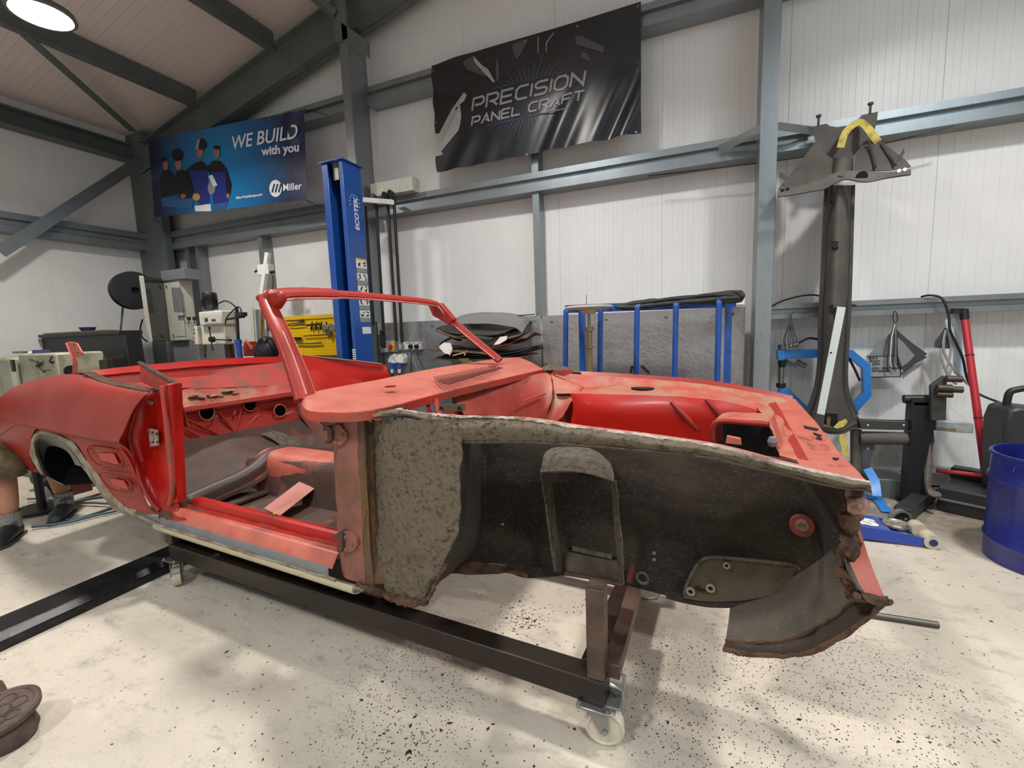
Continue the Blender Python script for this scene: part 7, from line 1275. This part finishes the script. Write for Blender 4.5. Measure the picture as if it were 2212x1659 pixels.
# ================================================================ dolly under the car
DM = mat('dark_mill_steel', '2E2926', .38, .55, c2='3A302A', sc2=3, lo=.45, hi=.62, c3='4A3226', sc3=4, lo3=.62, hi3=.72, stretch=(.5, 1, 1)); PS = mat('brown_mill_steel', '5C4B40', .45, .45, c2='483A34', sc2=6, lo=.45, hi=.6, c3='7A5238', sc3=4, lo3=.6, hi3=.7)
WN = mat('white_nylon_wheel', 'C2BAA8', .45, c2='A89F8C', sc2=8, lo=.45, hi=.65); ZN = mat('zinc_plate', '8F9090', .35, .8)
Fp, Rp = V((-.262, 1.33, 0)), V((-2.72, 1.49, 0)); dd_ = (Rp-Fp).normalized(); nn_ = V((dd_.y, -dd_.x, 0)); nn_ = nn_ if nn_.y > 0 else -nn_
dol = root('dolly', (Fp+Rp)/2+nn_*.42, 'steel trolley frame on castors carrying the red car body', 'trolley')
WDT = .84; zb = .145; H_ = .085
b = MB(); c = V((0, 0, zb+H_/2))
b.bar(Fp+c, Rp+c, .08, H_); b.build('side_beam', DM, dol, bevel=.005)
b = MB(); b.bar(Fp+c+nn_*WDT, Rp+c+nn_*WDT, .08, H_); b.build('side_beam', DM, dol, bevel=.005)
for p_ in (Fp+dd_*.06, Rp-dd_*.06): b = MB(); b.bar(p_+c+nn_*.041, p_+c+nn_*(WDT-.041), .08, H_); b.build('cross_beam', DM, dol, bevel=.005)
for p_, zt_, sc3_ in ((Fp+dd_*.03, .538, 1), (Fp+dd_*.03+nn_*WDT, .34, 1), (Rp-dd_*.0, .335, 1), (Rp-dd_*.0+nn_*WDT, .335, 1)):
    b = MB(); b.bb(p_+V((-.028, -.035, zb+H_)), p_+V((.028, .035, zt_))); b.build('upright', PS, dol, bevel=.003)
b = MB(); b.bar(Fp+dd_*.0+V((.012, .01, .24)), CP(1372, 1270, l=.62), .055, .05); b.build('diagonal_brace', PS, dol, bevel=.003)
b = MB(); b.bar(Rp+V((.3, .0, .325)), Rp+V((-.14, .02, .325)), .06, .02); b.bar(Rp+V((0, .02, .325)), Rp+nn_*WDT+V((0, 0, .325)), .06, .02); b.build('rear_bearer', PS, dol, bevel=.003)
b = MB()
for o in (V((.035, -.03, 0)), V((.03, .03, 0))): b.tube([Fp+o+V((-.02, 0, zb+H_)), Fp+o+V((.02, 0, zb+H_-.01)), Fp+o+V((.022, 0, zb))], .006, 6)
b.build('weld_bead', ZN, dol, smooth=60)
def caster(p, ang, brake=False):
    p = V(p); b = MB(); b.bb(p+V((-.055, -.045, zb-.008)), p+V((.055, .045, zb))); cs = b.build('castor', ZN, dol, bevel=.002)
    f = V((math.cos(ang), math.sin(ang), 0)); s_ = V((-f.y, f.x, 0)); wc = p+f*.03+V((0, 0, .062)); 
    b = MB()
    for k in (-1, 1): b.prism([p+s_*.026*k+f*-.028+V((0, 0, zb-.012)), p+s_*.026*k+f*.04+V((0, 0, zb-.012)), wc+s_*.026*k+f*.014, wc+s_*.026*k-f*.014+V((0, 0, -.012)), wc+s_*.026*k-f*.02], s_*.003*k)
    b.lathe([(0, .0), (.03, 0), (.03, .014), (0, .014)], p+V((0, 0, zb-.024)), n=16); b.build('fork', ZN, cs)
    b = MB(); b.lathe([(0, .018), (.050, .014), (.054, .020), (.062, .016), (.062, -.016), (.054, -.020), (.050, -.014), (0, -.018)], wc, s_, 32); b.build('wheel', WN, cs, smooth=40)
    b = MB(); b.cyl(wc-s_*.034, wc+s_*.034, .009, n=8); b.build('axle_bolt', ZN, cs)
    if brake: b = MB(); b.prism([wc+s_*-.02+f*-.01+V((0, 0, .06)), wc+s_*-.02+f*.055+V((0, 0, .055)), wc+s_*-.02+f*.065+V((0, 0, .03)), wc+s_*-.02+f*.058+V((0, 0, .03)), wc+s_*-.02+f*.05+V((0, 0, .045)), wc+s_*-.02+f*-.01+V((0, 0, .05))], s_*.04); b.build('brake_pedal', mat('dull_alloy', '8A8274', .5, .4), cs, bevel=.002)
    for o in ((-.045, -.036), (.045, -.036), (-.045, .036), (.045, .036)): b = MB(); b.cyl(p+V((o[0], o[1], zb)), p+V((o[0], o[1], zb+.01)), .007, n=6); b.build('mount_bolt', ZN, cs)
caster(Fp+V((-.035, -.015, 0)), 0.15); caster(Fp+nn_*WDT+V((-.03, 0, 0)), 0.4); caster(Rp+V((.02, -.02, 0)), -.6, True); caster(Rp+nn_*WDT, 2.0)
b = MB(); b.bb(Fp+V((.0, -.03, zb-.004)), Fp+V((.045, .05, zb+.004))); b.build('corner_plate', ZN, dol, bevel=.001)
# long black channel on the floor
b = MB(); x0 = -3.10; b.prism([(x0, -1.0, 0), (x0+.235, -1.0, 0), (x0+.235, -1.0, .045), (x0+.20, -1.0, .075), (x0+.03, -1.0, .075), (x0, -1.0, .05)], (.0, 3.05, 0)); tag(b.build('floor_channel', mat('black_scuffed_steel', '1B1D20', .32, .4, c2='2E2C2A', sc2=9, lo=.5, hi=.62, bump=.1), bevel=.004), 'long black steel channel lying on the floor at the left', 'channel')
# brown casting in the corner
CI = mat('brown_cast_iron', '5A4A42', .65, c2='463830', sc2=20, lo=.42, hi=.6, bump=.6, bs=60)
c = V((-2.19, .60, 0)); tl_ = V((.10, -.16, 1)).normalized(); r = root('cast_pedestal', c, 'brown cast iron pad with a round embossed top in the bottom left corner', 'casting')
b = MB(); b.lathe([(0, 0), (.075, 0), (.085, .03), (.075, .07), (.05, .085), (0, .085)], c, n=32); b.build('body', CI, r, smooth=50)
tc = c+V((0, 0, .105)); b = MB(); b.lathe([(0, 0), (.085, 0), (.098, .006), (.10, .024), (.094, .030), (.084, .030), (.080, .026), (0, .026)], tc-tl_*.012, tl_, 40); tp = b.build('round_top', CI, r, smooth=40)
e1 = tl_.orthogonal().normalized(); e2 = tl_.cross(e1)
for k, (u, v, rr) in enumerate(((0, 0, .028), (.04, .02, .022), (-.04, .01, .022), (.0, .045, .022), (.01, -.045, .022), (-.035, -.04, .018), (.045, -.03, .018))):
    cc_ = tc+tl_*.015+e1*u+e2*v; b = MB(); b.tube([cc_+(e1*math.cos(a*PI/8)+e2*math.sin(a*PI/8))*rr for a in range(16)], .0022, 6, closed=True); b.build('embossed_ring', CI, tp, smooth=60)
b = MB(); cc = c+V((-.19, .0, 0)); b.lathe([(0, 0), (.07, 0), (.08, .06), (.07, .12), (.04, .14), (0, .14)], cc, n=24); tag(b.build('casting', CI, smooth=50), 'second brown casting at the very edge beside the round topped one', 'casting')
# ================================================================ person, hoses and clutter beyond the tail
SKN = mat('skin', 'B98468', .55, c2='A87258', sc2=6, lo=.45, hi=.65); KH = mat('khaki_shorts', '6E6244', .85, c2='4E4630', sc2=7, lo=.45, hi=.6, bump=.3, bs=60); SHO = mat('black_work_shoe', '1E2224', .6, c2='2A3032', sc2=12); SOC = mat('grey_sock', '8A8A86', .85, c2='4A4A4A', sc2=30); TSH = mat('dark_tshirt', '23272E', .85); HAIR = mat('brown_hair', '3A2A1E', .7)
PX, PY = -4.42, 1.50
r = root('person', (PX-.1, PY+.08, 0), 'person sitting in khaki shorts, black shoes and grey socks behind the car tail', 'person')
LA_, RA_ = V((-4.50, 1.44, .10)), V((-4.66, 1.80, .10))
FD = V((.75, -.66, 0)).normalized(); FS = V((FD.y, -FD.x, 0))
LK, RK = V((-4.52, 1.45, .50)), V((-4.70, 1.80, .50)); HP = V((-5.02, 1.80, .60)); LH, RH = HP+V((-.06, -.13, 0)), HP+V((.06, .13, 0))
CH = V((-5.28, 1.46, .98)); NK = V((-5.36, 1.34, 1.12)); HD = V((-5.42, 1.24, 1.20)); LS, RS = CH+V((-.17, -.12, .05)), CH+V((.15, .17, .05))
LE, RE = V((-5.36, 1.12, .80)), V((-5.0, 1.36, .78)); LW, RW = V((-5.25, .95, .60)), V((-4.98, 1.12, .62))
def skin(name, nodes, edges, m, par, lv=2, rootn=0):
    t_ = toproot(par); inv = Matrix.LocRotScale(t_.location, t_.rotation_euler, None).inverted()
    me = bpy.data.meshes.new(name); me.from_pydata([tuple(inv@V(p)) for p, _ in nodes], edges, []); o = bpy.data.objects.new(name, me); col.objects.link(o); o.parent = par
    md = o.modifiers.new('skin', 'SKIN'); md.use_smooth_shade = True
    if not me.skin_vertices:
        bm = bmesh.new(); bm.from_mesh(me); bm.verts.layers.skin.verify(); bm.to_mesh(me); bm.free()
    sv = me.skin_vertices[0].data
    for i, (_, rd) in enumerate(nodes): sv[i].radius = rd if isinstance(rd, tuple) else (rd, rd); sv[i].use_root = (i == rootn)
    s_ = o.modifiers.new('sub', 'SUBSURF'); s_.levels = lv; s_.render_levels = lv; me.materials.append(m); return o
N_ = [(HP, (.14, .13)), (HP+(CH-HP)*.5, (.13, .11)), (CH, (.15, .13)), (NK, .06), (HD, .075), (HD+V((-.02, -.05, .06)), .09), (HD+V((-.03, -.07, .13)), .075)]
E_ = [(0, 1), (1, 2), (2, 3), (3, 4), (4, 5), (5, 6)]
for (h_, k_, a_) in ((LH, LK, LA_), (RH, RK, RA_)):
    i = len(N_); N_ += [(h_, .10), ((h_+k_)/2, .09), (k_, .072), (k_+(a_-k_)*.3+V((-.02, 0, 0)), .076), (k_+(a_-k_)*.6, .062), (a_+V((0, 0, .04)), .046), (a_+FD*.03+V((0, 0, -.04)), .04), (a_+FD*.15+V((0, 0, -.065)), .032)]
    E_ += [(0, i)]+[(i+j, i+j+1) for j in range(7)]
for (s_, e_, w_) in ((LS, LE, LW), (RS, RE, RW)):
    i = len(N_); dn_ = (w_-e_).normalized(); N_ += [(s_, .062), ((s_+e_)/2, .052), (e_, .046), ((e_+w_)/2, .042), (w_, .030), (w_+dn_*.05, (.022, .040)), (w_+dn_*.09, (.016, .038))]
    E_ += [(2, i)]+[(i+j, i+j+1) for j in range(6)]; sd_ = dn_.cross(V((0, 0, 1))).normalized()
    for f_ in range(5):
        j = len(N_); o_ = (f_-1.5)*.02 if f_ < 4 else -.034; b0_ = w_+dn_*(.10 if f_ < 4 else .04)+sd_*o_; l_ = (.062, .072, .066, .052, .05)[f_]
        N_ += [(b0_, .0095), (b0_+dn_*l_*.5+sd_*o_*.2, .009), (b0_+dn_*l_*.75+sd_*o_*.2+V((0, 0, -l_*.35)), .0085)]; E_ += [(i+6 if f_ < 4 else i+5, j), (j, j+1), (j+1, j+2)]
body = skin('body', N_, E_, SKN, r)
for (h_, k_, y_) in ((LH, LK, -1), (RH, RK, 1)):
    b = MB(); b.tube([h_, (h_+k_)/2, k_+V((-.05, 0, .035)), k_+V((.035, 0, .0)), k_+V((.045, 0, -.05))], [.135, .125, .112, .110, .105], 20, sm=4, caps=False); b.build('shorts_leg', KH, r, rough=.008, rs=14, smooth=70)
b = MB(); b.tube([HP+V((.06, .05, -.08)), HP, HP+(CH-HP)*.35], [.17, .19, .16], 22, sm=4); b.build('shorts_seat', KH, r, rough=.006, rs=14, smooth=70)
b = MB(); b.tube([HP+(CH-HP)*.2, HP+(CH-HP)*.6, CH, NK+V((.05, 0, -.01))], [.16, .155, .17, .09], 22, sm=4); b.build('t_shirt', TSH, r, rough=.008, rs=12, smooth=70)
for (s_, e_) in ((LS, LE), (RS, RE)): b = MB(); b.tube([s_+(CH-s_)*.4, s_, s_+(e_-s_)*.55], [.08, .075, .06], 16, sm=3); b.build('sleeve', TSH, r, smooth=70)
fc = HD+V((-.02, -.05, .06)); b = MB(); b.lathe([(0, .125), (.06, .12), (.098, .07), (.102, .01), (.09, -.03), (.07, -.03), (.08, .01), (.075, .06), (0, .11)], fc+V((0, .02, .01)), (0, .35, 1), 20); b.build('hair', HAIR, r, rough=.006, rs=50, smooth=70)
for k in (-1, 1):
    b = MB(); b.lathe([(0, .012), (.008, .009), (.012, 0), (.008, -.009), (0, -.012)], fc+V((.03*k, -.082, .01)), (0, 0, 1), 10); b.build('eye', WHT, r, smooth=70)
    b = MB(); b.lathe([(0, .025), (.012, .018), (.016, 0), (.010, -.018), (0, -.022)], fc+V((.098*k, .01, -.0)), (0, 0, 1), 10); b.build('ear', SKN, r, smooth=70)
b = MB(); b.tube([fc+V((0, -.085, .01)), fc+V((0, -.112, -.025)), fc+V((0, -.088, -.035))], [.010, .014, .010], 8); b.build('nose', SKN, r, smooth=70); b = MB(); b.tube([fc+V((-.022, -.084, -.06)), fc+V((0, -.090, -.062)), fc+V((.022, -.084, -.06))], .006, 6); b.build('mouth', mat('lips', '9A5A50', .5), r, smooth=70)
for a_ in (LA_, RA_):
    b = MB(); b.tube([a_+V((0, 0, .095)), a_+V((0, 0, .04)), a_+V((0, 0, -.02))], [.062, .058, .056], 14, caps=False, sm=3); b.build('sock', SOC, r, smooth=70)
    rows = []
    for u, (w_, hgt) in zip([0, .02, .06, .12, .18, .24, .29, .31], [(.025, .07), (.044, .115), (.054, .145), (.054, .135), (.054, .10), (.056, .08), (.046, .06), (.018, .03)]):
        cc_ = V((a_.x, a_.y, 0))-FD*.085+FD*u; ring_ = []
        for k in range(12): t_ = 2*PI*k/12; ring_.append(cc_+FS*w_*math.cos(t_)+V((0, 0, max(0, hgt/2+hgt/2*math.sin(t_)))))
        rows.append(ring_)
    vs = [p for rr_ in rows for p in rr_]; n = 12; fs = [(i*n+j, i*n+(j+1) % n, (i+1)*n+(j+1) % n, (i+1)*n+j) for i in range(len(rows)-1) for j in range(n)]+[tuple(range(n)), tuple(range(len(vs)-n, len(vs)))]
    b = MB(); b.add(vs, fs); sh = b.build('shoe', SHO, r, smooth=60, subd=1); b = MB(); ba = V((a_.x, a_.y, 0)); b.prism([ba+FD*u+FS*w_ for u, w_ in ((-.095, -.04), (-.095, .04), (.08, .06), (.19, .055), (.235, .025), (.235, -.025), (.19, -.055), (.08, -.06))], (0, 0, .018)); b.build('sole', mat('shoe_sole', '4A4C4A', .7), sh, bevel=.004)
b = MB(); c = HP+V((0, 0, -.6)); b.lathe([(0, .40), (.17, .40), (.18, .43), (.17, .45), (0, .45)], c, n=24); b.cyl(c, c+V((0, 0, .40)), .03); b.lathe([(0, 0), (.18, 0), (.18, .03), (0, .03)], c, n=20); tag(b.build('work_stool', BLK), 'low black stool under the person in khaki shorts', 'stool')
AH = mat('floor_hose_blue', '47606A', .45); AH2 = mat('floor_hose_grey', '5E6064', .5)
for i, (pts, m_, lb) in enumerate(((((300, 1068), (215, 1074), (160, 1084), (130, 1092), (108, 1110), (114, 1120), (140, 1124), (180, 1117), (242, 1097), (300, 1080)), AH, 'blue air hose looped on the floor behind the tail of the car, the widest loop'), (((70, 1138), (110, 1134), (150, 1128), (200, 1115), (250, 1104), (300, 1092)), AH, 'blue air hose running straight along the floor, nearest the viewer'),
    (((60, 1078), (90, 1077), (125, 1080), (157, 1085), (200, 1086), (240, 1088), (300, 1086)), AH2, 'grey hose crossing the blue loop on the floor'), (((120, 1100), (145, 1089), (180, 1077), (211, 1068), (270, 1050)), mat('brown_hose', '5A4640', .5), 'brown hose lying furthest from the viewer on the floor by the red box'))):
    b = MB(); b.tube([FL(x, y, .011+.009*(i % 3)) for x, y in pts], .010, 8, sm=7); tag(b.build('hose', m_, smooth=60), lb, 'hose')
c = FL(138, 1071); b = MB(); b.bb(c+V((-.16, -.02, 0)), c+V((.08, .18, .16))); tag(b.build('red_box', mat('dark_red_box', '5A1E1C', .5), bevel=.01), 'dark red box on the floor seen through the rear wheel arch', 'box')
c = FL(118, 1070); b = MB(); b.lathe([(0, 0), (.03, 0), (.028, .04), (.012, .08), (.006, .10), (0, .10)], c+V((0, -.05, .0)), n=14); tag(b.build('nozzle', mat('pale_alloy', 'A8A4A2', .4, .4), smooth=40), 'small pale pointed fitting on the floor beside the red box', 'fitting')
r_ = random.Random(4)
for i, (x, y, sx_, sz, lb) in enumerate(((108, 1062, .2, .22, 'black machine casting on the floor behind the legs of the person'), (175, 1040, .22, .16, 'dark engine part on the floor right of the red box'), (88, 1052, .1, .34, 'dark upright part between the legs and the red box'))):
    c = FL(x, y); c.y += .12; b = MB(); b.box(c+V((0, 0, sz/2)), (sx_, .18, sz), .3*i); b.lathe([(0, .12), (.06, .12), (.08, .08), (.08, 0), (0, 0)], c+V((.05, -.12, sz*.3)), (1, -.3, .3), 16); tag(b.build('machine_part', mat('oily_black', '1C1918', .4, .3, c2='4A2A24', sc2=7, lo=.58, hi=.66), bevel=.01, rough=.008, rs=12), lb, 'machine part')
# grit and scraps on the floor
b = MB(); r_ = random.Random(9)
for k in range(900):
    if k < 380: x, y = r_.uniform(450, 2200), r_.uniform(1380, 1659)
    elif k < 600: x, y = r_.gauss(1125, 35), r_.gauss(1335, 18)
    elif k < 700: x, y = r_.gauss(1290, 40), r_.gauss(1310, 12)
    elif k < 800: x, y = r_.gauss(860, 60), r_.gauss(1575, 40)
    else: x, y = r_.uniform(0, 2200), r_.uniform(1150, 1659)
    c = FL(x, y); 
    if c.y < .25 or c.y > 4.3 or (c-V((-.28, 1.33, 0))).length < .09 or (-3.12 < c.x < -2.84) or (c-V((-2.25, .6, 0))).length < .3: continue
    s_ = r_.uniform(.0012, .0036)*(1.9 if r_.random() < .06 else 1); a = r_.uniform(0, 6); ln = s_*r_.uniform(1, 2.6)
    d1 = V((math.cos(a), math.sin(a), 0))*ln; d2 = V((-math.sin(a), math.cos(a), 0))*s_
    b.add([c+d1, c+d2*.9, c-d1*.8, c-d2, c+V((0, 0, s_*.9))], [(0, 1, 4), (1, 2, 4), (2, 3, 4), (3, 0, 4), (3, 2, 1, 0)])
o = b.build('floor_grit', mat('rust_grit', '2A1E18', .9), smooth=0); tag(o, 'scattered dark rust grit and chips on the pale floor under and around the car', 'grit'); o['kind'] = 'stuff'
